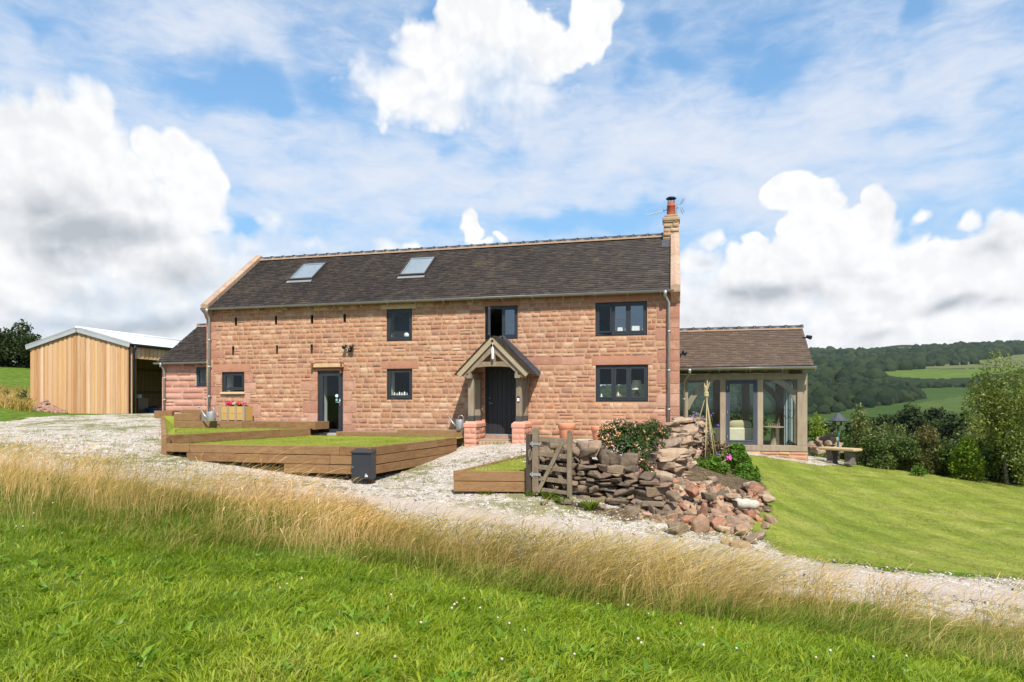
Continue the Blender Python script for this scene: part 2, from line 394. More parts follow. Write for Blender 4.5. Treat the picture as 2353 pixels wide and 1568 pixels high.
GRAVEL = [tuple(G(*q)) for q in [(-700,985),(-200,985),(40,966),(140,955),(298,951.5)]] + [(-19,24,0),(-18,20,0),(-15.6,18.8,0),(-10,18.9,0),(.4,18.9,0),(.3,18,0)] + \
  [tuple(G(*q)) for q in [(1560,1105),(1470,1150),(1470,1185),(1580,1200),(1720,1215),(1800,1262),(1830,1282),(1950,1296),(2150,1316),(2353,1330),(2650,1350),(2900,1380),
   (2900,1540),(2353,1462),(1950,1398),(1700,1356),(1400,1318),(1200,1284),(1000,1236),(850,1203),(600,1163),(300,1122),(0,1080),(-400,1056),(-800,1040)]]
LAWN = [(.35,18.4,0)] + [tuple(G(*q)) for q in [(1585,1108),(1640,1170),(1720,1215),(1790,1262),(1820,1276),(1950,1294),(2150,1314),(2353,1328),(2650,1348),(3000,1380)]] + [(22,20,0),(16,26,0),(9,27,0),(4.3,25,0),(4.3,21.3,0),(.35,21.3,0)]
PATIO = [(4.05,21.0,0),(.3,20.9,0),(.3,22,0),(4.05,24.9,0),(5.7,25.0,0)] + [tuple(G(*q)) for q in [(1968,1067),(1900,1071)]]
BED = [tuple(P(*q)) for q in [(1560,1030,16.8),(1500,1090,14.4),(1450,1140,13),(1490,1200,11.8),(1600,1230,11.2),(1700,1225,11.5),(1760,1170,13),(1750,1090,16.3),(1700,1045,18.6),(1590,1020,18.6)]]
BED2 = [tuple(G(*q)) for q in [(1240,1136),(1330,1150),(1440,1172),(1500,1196),(1450,1204),(1370,1186),(1280,1164)]]
RUT1 = [tuple(G(*q)) for q in [(700,1128),(1000,1168),(1250,1208),(1500,1250),(1750,1292),(2050,1335),(2353,1376),(2900,1450)]]
def zones(x, y):
    jit = (vnoise(x, y, 1.3, 3)-.5)*1.0 + (vnoise(x, y, 5.0, 5)-.5)*.35
    g = np.clip((sdist(x, y, GRAVEL)+jit)/.30+.5, 0, 1)
    l = np.clip((sdist(x, y, LAWN)+jit*.5)/.30+.5, 0, 1)
    pt = np.clip((sdist(x, y, PATIO)+jit*.25)/.15+.5, 0, 1)
    b = np.clip((sdist(x, y, BED)+jit*.5)/.4+.5, 0, 1)
    b = np.maximum(b, np.clip((sdist(x, y, BED2)+jit*.4)/.4+.5, 0, 1)*.9); l = l*(1-pt); g = np.maximum(g*(1-l)*(1-b*.8), pt)
    return g, l, b
def ground_material():
    m, n, out = matnew('ground_cover')
    at = lambda k: n.new('ShaderNodeAttribute', attribute_name=k).outputs['Fac']
    g, l, b = at('gravel'), at('lawn'), at('earth'); rut = at('rut')
    v = n.new('ShaderNodeTexCoord').outputs['Object']
    big = n.noise(v, .55, 5, .6); mid = n.noise(v, 2.6, 6, .65); fine = n.noise(v, 30, 4, .6)
    edge = n.math('MULTIPLY', n.math('SUBTRACT', n.noise(v, 9, 5, .7), .5), 1.1)
    sharpen = lambda a: n.smooth(n.math('ADD', a, edge), .4, .6)
    # gravel
    cell = n.voro(v, 24, 'F1', 'Color'); cellg = n.sep(cell)[0]; cd_ = n.voro(v, 24, 'F1', 'Distance')
    cell2 = n.sep(n.voro(v, 60, 'F1', 'Color'))[1]
    cellm = n.math('ADD', n.math('MULTIPLY', cellg, .6), n.math('MULTIPLY', cell2, .4))
    gc = n.ramp(cellm, [(.05,(.18,.145,.115)),(.26,(.38,.325,.27)),(.48,(.52,.46,.395)),(.9,(.70,.645,.58))])
    gc = n.mix(n.smooth(mid, .40, .66, 0, .55), gc, (.34,.265,.20))
    gc = n.mix(n.math('MULTIPLY', rut, n.smooth(mid, .25, .6, .45, .95)), gc, n.mix(fine, (.42,.32,.255), (.52,.43,.36)))
    moss = n.smooth(n.math('ADD', n.math('MULTIPLY', big, .5), n.math('MULTIPLY', n.noise(v, 3.5, 7, .72), .5)), .50, .57, 0, .85)
    gc = n.mix(n.math('MULTIPLY', moss, n.math('SUBTRACT', 1.0, rut)), gc, n.mix(fine, (.09,.115,.02), (.24,.21,.08)))
    # lawn: mottled turf with faint curved mowing stripes
    dist_ = n.vmath('LENGTH', n.vmath('SUBTRACT', n.vmath('ADD', v, n.vmath('SCALE', n.noise(v, .3, 2, .5, out=1), scale=1.2)), (16.0, 22.0, -2.0)))
    stripe = n.smooth(n.math('SINE', n.math('MULTIPLY', dist_, 5.6)), -.5, .5, 0, .16)
    vs = n.vmath('MULTIPLY', n.vmath('ADD', v, n.vmath('SCALE', n.noise(v, .35, 3, .5, out=1), scale=2.5)), (.7, 1.6, 1.0))
    lf = n.math('ADD', n.math('MULTIPLY', n.noise(vs, 1.3, 7, .7), .75), n.math('MULTIPLY', fine, .25))
    lc = n.ramp(lf, [(.22,(.062,.085,.010)),(.36,(.130,.165,.018)),(.48,(.20,.228,.032)),(.60,(.275,.275,.065)),(.78,(.38,.34,.14))])
    scuff = n.smooth(n.noise(n.vmath('MULTIPLY', v, (1,2.2,1)), 3.2, 6, .7), .56, .70, 0, .55)
    lc = n.mix(scuff, lc, (.15,.135,.045)); lc = n.mix(n.smooth(n.noise(v, .45, 4, .6), .45, .62, 0, .5), lc, (.125,.180,.016))
    mot = n.math('SUBTRACT', n.smooth(n.noise(v, 11, 6, .78), .3, .7, .68, 1.32, 'LINEAR'), stripe); lc = n.mix(1.0, lc, n.comb(mot, mot, mot), 'MULTIPLY')
    lc = n.mix(n.smooth(n.noise(v, 5.5, 5, .75), .63, .70, 0, .65), lc, (.055,.060,.018))
    # meadow soil under the grass, bare earth
    mc = n.ramp(mid, [(.3,(.045,.080,.008)),(.55,(.10,.155,.014)),(.75,(.18,.185,.045))])
    ec = n.ramp(n.noise(v, 7, 6, .7), [(.3,(.055,.038,.024)),(.5,(.11,.075,.048)),(.7,(.19,.135,.09))])
    col = n.mix(sharpen(l), mc, lc); col = n.mix(sharpen(b), col, ec); col = n.mix(sharpen(g), col, gc)
    h = n.math('ADD', n.math('MULTIPLY', cd_, n.math('MULTIPLY', sharpen(g), -.9)), n.math('MULTIPLY', n.noise(v, 55, 4, .7), .8))
    principled(n, out, col, .95, .12, 0, h, .9, .03)
    return m
GM = ground_material()
bA, bB, bC, bE = P(857,1028,14.5), P(372,1020,15.7), P(1050,1005,18.4), P(714,984,20.1)
LOWBED = [bB, bA, bC, Vector((-5.7,18.2,0)), Vector((-10.8,18.2,0)), bE]; UPBED = [bB, bE, Vector((-10.9,18.1,0)), Vector((-15.76,18.1,0)), Vector((-15.9,19.5,0)), Vector((-17.3,19.3,0))]
rF1, rF2, rF3 = P(1042,1081,13.0), P(1216,1085,12.9), P(1216,1035,17.5)
RBED = [rF1, rF2, Vector((-2.6,13.2,0)), Vector((-2.4,16.5,0)), rF3]
FLAT = [(LOWBED, -1.14), (UPBED, -.98), ([(-15.8,18.0),(-5.0,18.0),(-5.0,19.5),(-15.8,19.5)], -1.16), (RBED, -1.55), ([(-15.2,19),(.1,19),(.1,24.3),(-15.2,24.3)], -1.25)]
def build_ground():
    xs = np.concatenate([np.arange(-72,-34,1.5), np.arange(-34,-18,.4), np.arange(-18,13,.14), np.arange(13,24,.4), np.arange(24,73,1.5)])
    ys = np.concatenate([np.arange(-16,1,1.0), np.arange(1,20,.14), np.arange(20,31,.4), np.arange(31,82,1.5)])
    X, Y = np.meshgrid(xs, ys); x, y = X.ravel(), Y.ravel()
    z = gz(x, y); g, l, b = zones(x, y)
    rut = np.maximum(np.exp(-(pline(x, y, RUT1)/.50)**2), 0)
    rut *= np.clip(vnoise(x, y, .8, 9)*1.6+.15, 0, 1)
    z = z + (vnoise(x, y, 1.2, 12)-.5)*.07*(1-g) + (vnoise(x, y, 6, 13)-.5)*.03 - rut*.03
    for poly, zz in FLAT: z = np.where(sdist(x, y, [tuple(p)[:2] for p in poly]) > .03, np.minimum(z, zz), z)
    nx = len(xs); I = np.arange(len(x)).reshape(len(ys), nx)
    q = np.stack([I[:-1,:-1], I[:-1,1:], I[1:,1:], I[1:,:-1]], -1).reshape(-1, 4)
    kind = np.where(g > .5, 1, np.where(b > .5, 3, np.where(l > .5, 2, 0)))[q[:,0]]
    for k, nm in enumerate(['meadow', 'gravel_track', 'lawn', 'garden_soil']):
        f = q[kind == k]; used, inv = np.unique(f, return_inverse=True)
        o = npmesh(nm, np.stack([x, y, z], 1)[used], [inv.reshape(-1, 4)], GM, None, True,
                   dict(gravel=g[used], lawn=l[used], earth=b[used], rut=rut[used]))
        tag(o, kind='structure')
build_ground()

# ---------------------------------------------------------------- far hillside across the valley
def hill_py(px, d):
    ks = np.array([45,70,110,160,230,270,330,420,520,640,780,950,1120,1250,1400,1500,1650])
    pr = np.array([1075,1062,1040,1018,990,967,930,896,872,851,838,824,812,806,806,808,830.])
    v = np.interp(d, ks, pr)
    tilt = np.clip((px-2050)/300, -3.5, 4)*np.interp(d, [200,420,650,900,1150], [-2,-5,-9,-13,-11])
    v = v + tilt + np.clip((1570-px)/140, 0, 1)*np.interp(d, [280,420,650,1200], [0,20,45,72])
    v = v - 14*np.exp(-((px-2075)/75)**2)*np.exp(-((d-1480)/130)**2)
    return v
FIELDS = dict(crop=[(1500,975),(1840,962),(1925,946),(2000,937),(2125,917),(2105,893),(2250,888),(2600,872),(2800,872),(2800,1015),(1500,1015)],
  light=[(2075,936),(2180,915),(2330,904),(2800,895),(2800,935),(2330,945),(2150,950)],
  bright=[(2015,858),(2060,851),(2210,850),(2330,845),(2330,855),(2200,872),(2120,873),(2060,868)],
  pale=[(2060,849),(2140,841),(2220,832),(2353,813),(2560,790),(2800,790),(2800,850),(2353,847),(2200,848)],
  glade=[(1900,868),(1935,866),(1935,871),(1900,873)],
  strip=[(1862,897),(1940,893),(1930,898),(1862,903)], moor=[(1980,806),(2010,800),(2150,799),(2160,806),(2090,811)])
def build_hills():
    pxs = np.arange(560, 3700, 7.0); ds = np.concatenate([np.geomspace(44, 260, 34)[:-1], np.geomspace(260, 1700, 110)])
    PX, D = np.meshgrid(pxs, ds); px, d = PX.ravel(), D.ravel()
    py = hill_py(px, d); xi = (px-CX)/FL*d
    x = xi*ca-d*sa; y = xi*sa+d*ca; z = (HY-py)*d/FL
    z += (vnoise(x, y, .012, 21)-.5)*np.clip(d-100, 0, 500)*.003
    code = np.zeros(len(px))
    for i, k in enumerate(['crop','light','bright','pale','glade','strip','moor']):
        s = sdist(px+(vnoise(px,py,.03,4)-.5)*14, py+(vnoise(px,py,.05,6)-.5)*4, FIELDS[k]); code = np.where(s > 0, i+1, code)
    nx = len(pxs); I = np.arange(len(px)).reshape(len(ds), nx)
    q = np.stack([I[:-1,:-1], I[:-1,1:], I[1:,1:], I[1:,:-1]], -1).reshape(-1, 4)
    mats = []
    for nm, c in [('wood_floor',(.020,.032,.012)),('crop_field',(.040,.068,.016)),('light_field',(.060,.088,.022)),('bright_field',(.085,.125,.022)),('pale_field',(.105,.118,.045)),('glade',(.075,.105,.022)),('strip',(.07,.09,.025)),('moor',(.085,.080,.035))]:  # wood and field colours darkened to carry the cloud shadow
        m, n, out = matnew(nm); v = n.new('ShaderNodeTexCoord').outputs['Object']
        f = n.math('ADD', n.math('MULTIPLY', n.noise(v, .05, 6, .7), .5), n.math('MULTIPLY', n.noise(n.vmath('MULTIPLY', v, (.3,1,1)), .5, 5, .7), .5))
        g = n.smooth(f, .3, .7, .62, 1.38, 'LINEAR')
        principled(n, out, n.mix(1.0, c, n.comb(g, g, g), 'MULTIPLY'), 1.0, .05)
        mats.append(m)
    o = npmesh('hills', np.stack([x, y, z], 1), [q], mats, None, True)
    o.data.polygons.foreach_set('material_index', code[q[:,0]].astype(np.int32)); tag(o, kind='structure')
    return None
build_hills()
# ================================================================ plants
NR = np.random.RandomState(5)
def leafmat(name, cols, trans=.35, rough=.55, nscale=1.2, spec=.25, wi=.55):
    """foliage: colour by leaf and by clump, part of the light passes through"""
    m, n, out = matnew(name)
    v = n.new('ShaderNodeTexCoord').outputs['Object']; isl = n.new('ShaderNodeNewGeometry').outputs['Random Per Island']
    f = n.math('ADD', n.math('MULTIPLY', isl, wi), n.math('MULTIPLY', n.smooth(n.noise(v, nscale, 5, .62), .32, .68, typ='LINEAR'), 1-wi))
    k = len(cols); col = n.ramp(f, [(i/max(1,k-1), c) for i, c in enumerate(cols)])
    p = n.new('ShaderNodeBsdfPrincipled'); n.put(p.inputs['Base Color'], col); p.inputs['Roughness'].default_value = rough
    p.inputs['Specular IOR Level'].default_value = spec
    tr = n.new('ShaderNodeBsdfTranslucent'); n.put(tr.inputs[0], n.mix(1.0, col, (1.25,1.3,.6), 'MULTIPLY'))
    mx = n.new('ShaderNodeMixShader'); mx.inputs[0].default_value = trans
    n.l.new(p.outputs[0], mx.inputs[1]); n.l.new(tr.outputs[0], mx.inputs[2]); n.l.new(mx.outputs[0], out.inputs[0])
    return m
def unit(a): return a/np.maximum(np.linalg.norm(a, axis=-1, keepdims=True), 1e-9)
def leaves(c, size, nrm_bias=None, seed=0, aspect=.55, jit=.9, fold=.18):
    """one folded four-cornered leaf per centre"""
    r = np.random.RandomState(seed); k = len(c)
    nrm = r.randn(k, 3)
    if nrm_bias is not None: nrm = unit(nrm)*jit + nrm_bias
    nrm = unit(nrm); t = unit(np.cross(nrm, r.randn(k, 3))); b = np.cross(nrm, t)
    s = (size*(.6+.8*r.rand(k)))[:, None]
    v = np.stack([c-t*s*.5, c+b*s*aspect*.5+nrm*s*fold*.5, c+t*s*.5, c-b*s*aspect*.5+nrm*s*fold*.5], 1).reshape(-1, 3)
    f = np.arange(k*4).reshape(-1, 4)
    return v, f
def crown_points(n, clumps, seed=0, shell=.55, rough=.35):
    """points through a crown made of clump ellipsoids (cx,cy,cz,rx,ry,rz); denser towards the outside"""
    r = np.random.RandomState(seed); cl = np.array(clumps, float)
    vol = cl[:,3]*cl[:,4]*cl[:,5]; vol = vol**.7; k = r.choice(len(cl), n, p=vol/vol.sum())
    d = unit(r.randn(n, 3)); rad = np.maximum(r.rand(n)**(1/3.), shell*r.rand(n)**.3)
    rad = rad*(1 + rough*(vnoise(d[:,0]*3+k*7.3, d[:,1]*3+d[:,2]*4, 1.3, seed+2)-.5)*2)
    return cl[k,:3] + d*rad[:,None]*cl[k,3:], d
def crown_clumps(n, c, R, seed=0, r0=.32, flat=1.0):
    r = np.random.RandomState(seed); out = []
    for i in range(n):
        d = unit(r.randn(1, 3))[0]; q = r.rand()**.45*.78
        rr = r0*(.6+.9*r.rand())
        out.append((c[0]+d[0]*q*R[0], c[1]+d[1]*q*R[1], c[2]+d[2]*q*R[2], rr*R[0], rr*R[1], rr*R[2]*flat))
    return out
def limbs(mb, base, clumps, r0, seed=0, trunk_top=None, nn=8):
    """tapered trunk with limbs reaching into the clumps"""
    r = random.Random(seed); base = Vector(base)
    top = Vector(trunk_top) if trunk_top else base + Vector((0,0,1))
    pts = [base + (top-base)*t + Vector((r.uniform(-1,1),r.uniform(-1,1),0))*r0*.7*(0<t<1) for t in (0,.35,.7,1)]
    mb.tube(pts, [r0*1.35, r0, r0*.85, r0*.6], nn)
    for c in clumps:
        e = Vector(c[:3]); s = base + (top-base)*r.uniform(.45,1)
        mid = s.lerp(e, .5) + Vector((r.uniform(-.1,.1),r.uniform(-.1,.1),.12))*(e-s).length
        mb.tube([s, mid, e], [r0*.42, r0*.26, r0*.08], 5)
BARK = simple('bark', [(.05,.038,.028),(.10,.08,.06),(.16,.14,.11)], .95, 9, .2, bscale=30, bstr=.6)
def tree(name, base, c, R, nleaf, size, mat, label, cat, nclump=14, seed=0, r0=.12, group=None, trunk=True, up=.35, shell=.55, clump_r=.34):
    root = thing(name, base, label, cat, group)
    cl = crown_clumps(nclump, c, R, seed, clump_r)
    pts, d = crown_points(nleaf, cl, seed+1, shell)
    pts = pts[pts[:,2] > base[2]+.03]; d = d[:len(pts)]
    v, f = leaves(pts, size, d*.6+np.array([0,0,up]), seed+3)
    npmesh('crown' if trunk else 'foliage', v, [f], mat, root)
    mb = MB(); limbs(mb, (base[0],base[1],base[2]-.15), cl[:10], r0, seed, (c[0]*.6+base[0]*.4, c[1]*.6+base[1]*.4, base[2]+(c[2]-base[2])*.75))
    mb.build('trunk' if trunk else 'stem', BARK, root, True)
    return root
def blades(base, h, w, lean, curl, seed, nseg=3, head=None):
    """ribbon blades; base Nx3, lean Nx2 horizontal tip offset as a share of the height"""
    r = np.random.RandomState(seed); k = len(base); a = r.rand(k)*2*np.pi
    wd = np.stack([np.cos(a), np.sin(a), np.zeros(k)], 1)
    vs = []; ts = np.linspace(0, 1, nseg+1)
    for i, t in enumerate(ts):
        c = base.copy()
        c[:,0] += lean[:,0]*h*(t**1.7); c[:,1] += lean[:,1]*h*(t**1.7); c[:,2] += h*(t - curl*t**3)
        if i < nseg:
            ww = (w*(1-.55*t**1.5))[:,None]*.5
            vs += [c-wd*ww, c+wd*ww]
        else: vs += [c]
    m = len(vs); V = np.stack(vs, 1).reshape(-1, 3); B = np.arange(k)[:,None]*m
    q = np.concatenate([B+np.array([[2*i, 2*i+1, 2*i+3, 2*i+2]]) for i in range(nseg-1)], 0)
    t3 = B+np.array([[2*nseg-2, 2*nseg-1, 2*nseg]])
    return V, q, t3
GRASS = leafmat('grass_blade', [(.066,.112,.003),(.140,.215,.005),(.22,.30,.009),(.30,.345,.020),(.40,.37,.09)], .38, .5, 1.1, .35, .5)
MOWN = leafmat('mown_blade', [(.12,.14,.022),(.20,.23,.034),(.28,.305,.05),(.36,.35,.08),(.46,.40,.17)], .3, .6, .9, .2, .22)
LONGG = leafmat('long_blade', [(.055,.11,.008),(.115,.18,.014),(.20,.235,.03),(.36,.30,.09),(.50,.37,.15)], .35, .6, .8, .2, .4)
STRAW = leafmat('straw', [(.46,.265,.085),(.68,.42,.165),(.83,.56,.27),(.87,.67,.41)], .3, .7, .8, .15)
STRAWG = leafmat('straw_green', [(.17,.18,.03),(.32,.265,.06),(.50,.345,.12),(.63,.45,.21),(.29,.155,.10)], .3, .7, .6, .15)
def build_grass():
    r = np.random.RandomState(3)
    # edge between mown meadow and long grass, far edge of the long grass (along the view)
    lo = np.array([tuple(G(*q)) for q in [(-700,1180),(0,1218),(300,1245),(600,1288),(800,1312),(1000,1340),(1500,1428),(2000,1486),(2353,1545),(3000,1640)]])
    hi = np.array([tuple(G(*q)) for q in [(-700,1046),(0,1082),(300,1126),(600,1167),(800,1188),(900,1232),(1200,1322),(1700,1376),(2353,1464),(3000,1562)]])
    # --- green meadow
    n = 150000; d = 2.7+6.6*r.rand(n); ang = (r.rand(n)*2-1)*.86
    xi = d*np.tan(ang); x = xi*ca-d*sa; y = xi*sa+d*ca
    poly = np.concatenate([lo, [[12,-4,0],[-14,-4,0]]])
    sd = sdist(x, y, poly)+(vnoise(x, y, .55, 36)-.5)*1.5+(vnoise(x, y, 1.9, 37)-.5)*.7; k = (sd > -.45) & (r.rand(n) < np.clip((sd+.45)/.6, 0, 1)); x, y = x[k], y[k]; n = len(x)
    tuft = vnoise(x, y, 2.2, 31); tx = vnoise(x, y, 3.0, 32)-.5; ty = vnoise(x, y, 3.0, 33)-.5
    h = (.055+.13*tuft)*(.65+.7*r.rand(n)); w = .0038+.0035*r.rand(n); wide = r.rand(n) < .07; w[wide] = .012+.010*r.rand(wide.sum()); h[wide] *= 1.05
    lean = np.stack([tx*1.7+.22+r.randn(n)*.42, ty*1.7+r.randn(n)*.42], 1)
    V, q, t = blades(np.stack([x, y, gz(x, y)-.01], 1), h, w, lean, .30+.25*r.rand(n), 1)
    tag(npmesh('meadow_grass', V, [q, t], GRASS), 'bright green grass covering the near slope in front of the track', 'grass', kind='stuff')
    # --- long grass strip
    def strip(n, power=1.0, out_=.35):
        s = r.rand(n)*(len(lo)-1); i = np.minimum(s.astype(int), len(lo)-2); f = (s-i)[:,None]
        a = lo[i]*(1-f)+lo[i+1]*f; b = hi[i]*(1-f)+hi[i+1]*f
        t = r.rand(n)**power*(1+out_)-out_*.5
        p = a*(1-t[:,None])+b*t[:,None] + np.concatenate([r.randn(n,2)*.12, np.zeros((n,1))], 1)
        p[:,2] = gz(p[:,0], p[:,1])-.01
        return p, s, t
    p, s, t = strip(80000, 1.1); n = len(p)
    cl = vnoise(p[:,0], p[:,1], 1.1, 41)
    k = t+(vnoise(p[:,0], p[:,1], .6, 44)-.5)*.9+.10*r.randn(n) > .04; p, s, t, cl = p[k], s[k], t[k], cl[k]; n = len(p)
    h = (.10+.34*cl)*(.6+.6*r.rand(n))*(1-.45*np.clip((t-.8)/.3, 0, 1)); w = .004+.004*r.rand(n)
    lean = np.stack([.45+r.randn(n)*.4+(vnoise(p[:,0],p[:,1],1.5,42)-.5)*1.2, r.randn(n)*.35+(vnoise(p[:,0],p[:,1],1.5,43)-.5)*.8], 1)
    V, q, t3 = blades(p, h, w, lean, .3+.25*r.rand(n), 2)
    tag(npmesh('long_grass', V, [q, t3], LONGG), 'tangled green and yellow long grass between the mown slope and the track', 'grass', kind='stuff')
    # --- dry flowering stems with seed heads, thin ribbons drooping to the right
    def stems(n, mat, name, label, keep, hs, sd):
        p, s, t = strip(n, .50, .25); rr = np.random.RandomState(sd)
        cl = vnoise(p[:,0], p[:,1], .55, 51+sd)*.55+vnoise(p[:,0], p[:,1], 2.0, 52+sd)*.45; cl = np.clip((cl-.5)*4.2+.46, 0, 1)
        k = (rr.rand(n) < keep(s, t)*np.clip((t-.12+(cl-.5)*.5)/.45, .16, 1)) & (rr.rand(n) < .05+1.1*cl**1.3); p, s, t, cl = p[k], s[k], t[k], cl[k]; n = len(p)
        h = hs*(.42+.80*cl)*(.45+.60*rr.rand(n)); h[rr.rand(n) < .06] *= 1.45; h *= np.interp(s, [0,2,3.4,4.5,6,9], [1.45,1.3,1.0,.85,1.0,1.1]); a = rr.rand(n)*np.pi
        wd = np.stack([np.cos(a), np.sin(a), np.zeros(n)], 1)
        lx_ = (vnoise(p[:,0], p[:,1], 1.3, 57)-.35)*1.0; lean = np.stack([.16+lx_+rr.randn(n)*.30, rr.randn(n)*.24+(vnoise(p[:,0], p[:,1], 1.5, 58)-.5)*.7], 1); droop = .10+.12*rr.rand(n)
        hw = .005+.006*rr.rand(n)**2; sw = .0026
        ws = [sw, sw, sw*.8, hw*.8, hw, 0.0]; ts = [0, .4, .74, .82, .91, 1.0]; vs = []
        for tt, wv in zip(ts, ws):
            c = p.copy(); c[:,0] += lean[:,0]*h*tt**2.0; c[:,1] += lean[:,1]*h*tt**2.0
            c[:,2] += h*(tt-droop*np.clip((tt-.55)/.45, 0, 1)**2)
            c[:,0] += h*.10*np.clip((tt-.7)/.3, 0, 1)**1.5
            ww = (np.asarray(wv)*np.ones(n))[:,None]*.5
            vs += [c-wd*ww, c+wd*ww] if tt < 1 else [c]
        m = len(vs); V = np.stack(vs, 1).reshape(-1, 3); B = np.arange(n)[:,None]*m
        q = np.concatenate([B+np.array([[2*i,2*i+1,2*i+3,2*i+2]]) for i in range(4)], 0); t3 = B+np.array([[8,9,10]])
        tag(npmesh(name, V, [q, t3], mat), label, 'grass', kind='stuff')
    stems(33000, STRAW, 'dry_grass', 'straw coloured seeding grass along the near edge of the track', lambda s, t: np.interp(s, [0,3.5,4.6,5.4,6.4,9], [1,1,.85,.55,.3,.22]), .56, 61)
    stems(54000, STRAWG, 'seeding_grass', 'olive and brown seeding grass at the right of the track edge', lambda s, t: np.interp(s, [0,3.2,4.6,5.4,6.4,9], [.42,.42,.45,.7,1,1]), .60, 62)
    # --- broad-leaved plants among the meadow grass
    n = 420; d = 3.2+5.0*r.rand(n); ang = (r.rand(n)*2-1)*.8; xi = d*np.tan(ang); cx_ = xi*ca-d*sa; cy_ = xi*sa+d*ca; k = sdist(cx_, cy_, poly)+(vnoise(cx_, cy_, .55, 36)-.5)*1.5 > -.1; cx_, cy_ = cx_[k], cy_[k]; n = len(cx_); m = 7
    x = np.repeat(cx_, m)+r.randn(n*m)*.018; y = np.repeat(cy_, m)+r.randn(n*m)*.018; a = r.rand(n*m)*6.283; sz = np.repeat(.6+.8*r.rand(n), m)
    V, q, t3 = blades(np.stack([x, y, gz(x, y)], 1), .105*sz*(.6+.6*r.rand(n*m)), .030*sz*(.7+.6*r.rand(n*m)), np.stack([np.cos(a), np.sin(a)], 1)*(.5+.9*r.rand(n*m))[:,None], .35+.2*r.rand(n*m), 6)
    tag(npmesh('meadow_weeds', V, [q, t3], leafmat('dock_leaf', [(.075,.16,.008),(.14,.26,.014),(.22,.33,.03)], .38, .45, 3, .35)), 'broad leaved weeds scattered through the green meadow grass', 'weeds', kind='stuff')
    # --- ragged taller grass where the lawn meets the gravel and the stones
    n = 120000; x = -3+16*r.rand(n); y = 5.5+13*r.rand(n); g, l, b = zones(x, y); vn = vnoise(x, y, 1.7, 75); k = (l > .10) & (l < .97) & (g < .9) & (vn > .42) & (r.rand(n) < .8) & (y < 16.5); x, y = x[k], y[k]; vn = vn[k]; n = len(x)
    V, q, t3 = blades(np.stack([x, y, gz(x, y)-.005], 1), .03+.16*(vn-.40)*(.4+r.rand(n)), .006+.006*r.rand(n), r.randn(n,2)*.55, .3*np.ones(n), 7, nseg=2)
    tag(npmesh('verge_grass', V, [q, t3], LONGG), 'ragged taller grass along the lawn edge beside the gravel', 'grass', kind='stuff')
    # --- short grass on the right-hand lawn
    n = 60000; x = -1+20*r.rand(n); y = 6+19*r.rand(n); g, l, b = zones(x, y); k = (l > .55); x, y = x[k], y[k]; n = len(x)
    V, q, t3 = blades(np.stack([x, y, gz(x, y)], 1), .022+.03*r.rand(n)*(.4+vnoise(x, y, 1.2, 71)), .006+.006*r.rand(n), r.randn(n,2)*.6, .2*np.ones(n), 4, nseg=2)
    tag(npmesh('lawn_grass', V, [q, t3], MOWN), 'short mown grass on the sloping lawn at the right', 'grass', kind='stuff')
    # --- loose stones on the gravel
    tv = np.array([(1,1,1),(-1,-1,1),(-1,1,-1),(1,-1,-1),(.9,-.9,.6),(-.8,.9,.8)])*.5; tf = np.array([(0,5,1),(0,1,4),(0,4,3),(0,3,2),(0,2,5),(1,5,2),(1,2,3),(1,3,4)])
    n = 22000; d = 8.5+9*r.rand(n)**1.2; ang = (r.rand(n)*2-1)*.75; xi = d*np.tan(ang); x = xi*ca-d*sa; y = xi*sa+d*ca; g, l, b = zones(x, y); k = (g > .12) & (pline(x, y, RUT1) > .35+.5*r.rand(n)); x, y = x[k], y[k]; n = len(x)
    s_ = .018+.035*r.rand(n)**2; M = r.randn(n,3,3); M /= np.linalg.norm(M, axis=2, keepdims=True); V = np.einsum('kij,vj->kvi', M, tv)*s_[:,None,None]*np.array([1,1,.7])+np.stack([x, y, gz(x, y)+.003], 1)[:,None,:]
    F = (np.arange(n)[:,None,None]*6+tf[None]).reshape(-1,3)
    tag(npmesh('loose_gravel', V.reshape(-1,3), [F], simple('loose_stone', [(.17,.135,.105),(.36,.305,.25),(.48,.42,.36),(.58,.53,.47),(.42,.33,.25)], .95, 6, .95, .1, vary=.1)), 'loose pale stones scattered over the gravel track', 'gravel', kind='stuff')
    # --- weeds and tufts growing through the gravel
    n = 260000; x = -26+36*r.rand(n); y = 5+20*r.rand(n); g, l, b = zones(x, y)
    pat = vnoise(x, y, .55, 81)*.45+vnoise(x, y, 2.6, 82, 5)*.55
    edge = (g > .2) & (g < .85)
    k = (g > .2) & ((pat > .54) | (edge & (r.rand(n) < .35))) & (pline(x, y, RUT1) > .5) & (r.rand(n) < .5); x, y = x[k], y[k]; n = len(x)
    V, q, t3 = blades(np.stack([x, y, gz(x, y)], 1), .025+.07*r.rand(n)**2, .006+.006*r.rand(n), r.randn(n,2)*.7, .3*np.ones(n), 5, nseg=2)
    tag(npmesh('gravel_weeds', V, [q, t3], LONGG), 'small grass tufts and weeds growing through the gravel track', 'weeds', kind='stuff')
build_grass()
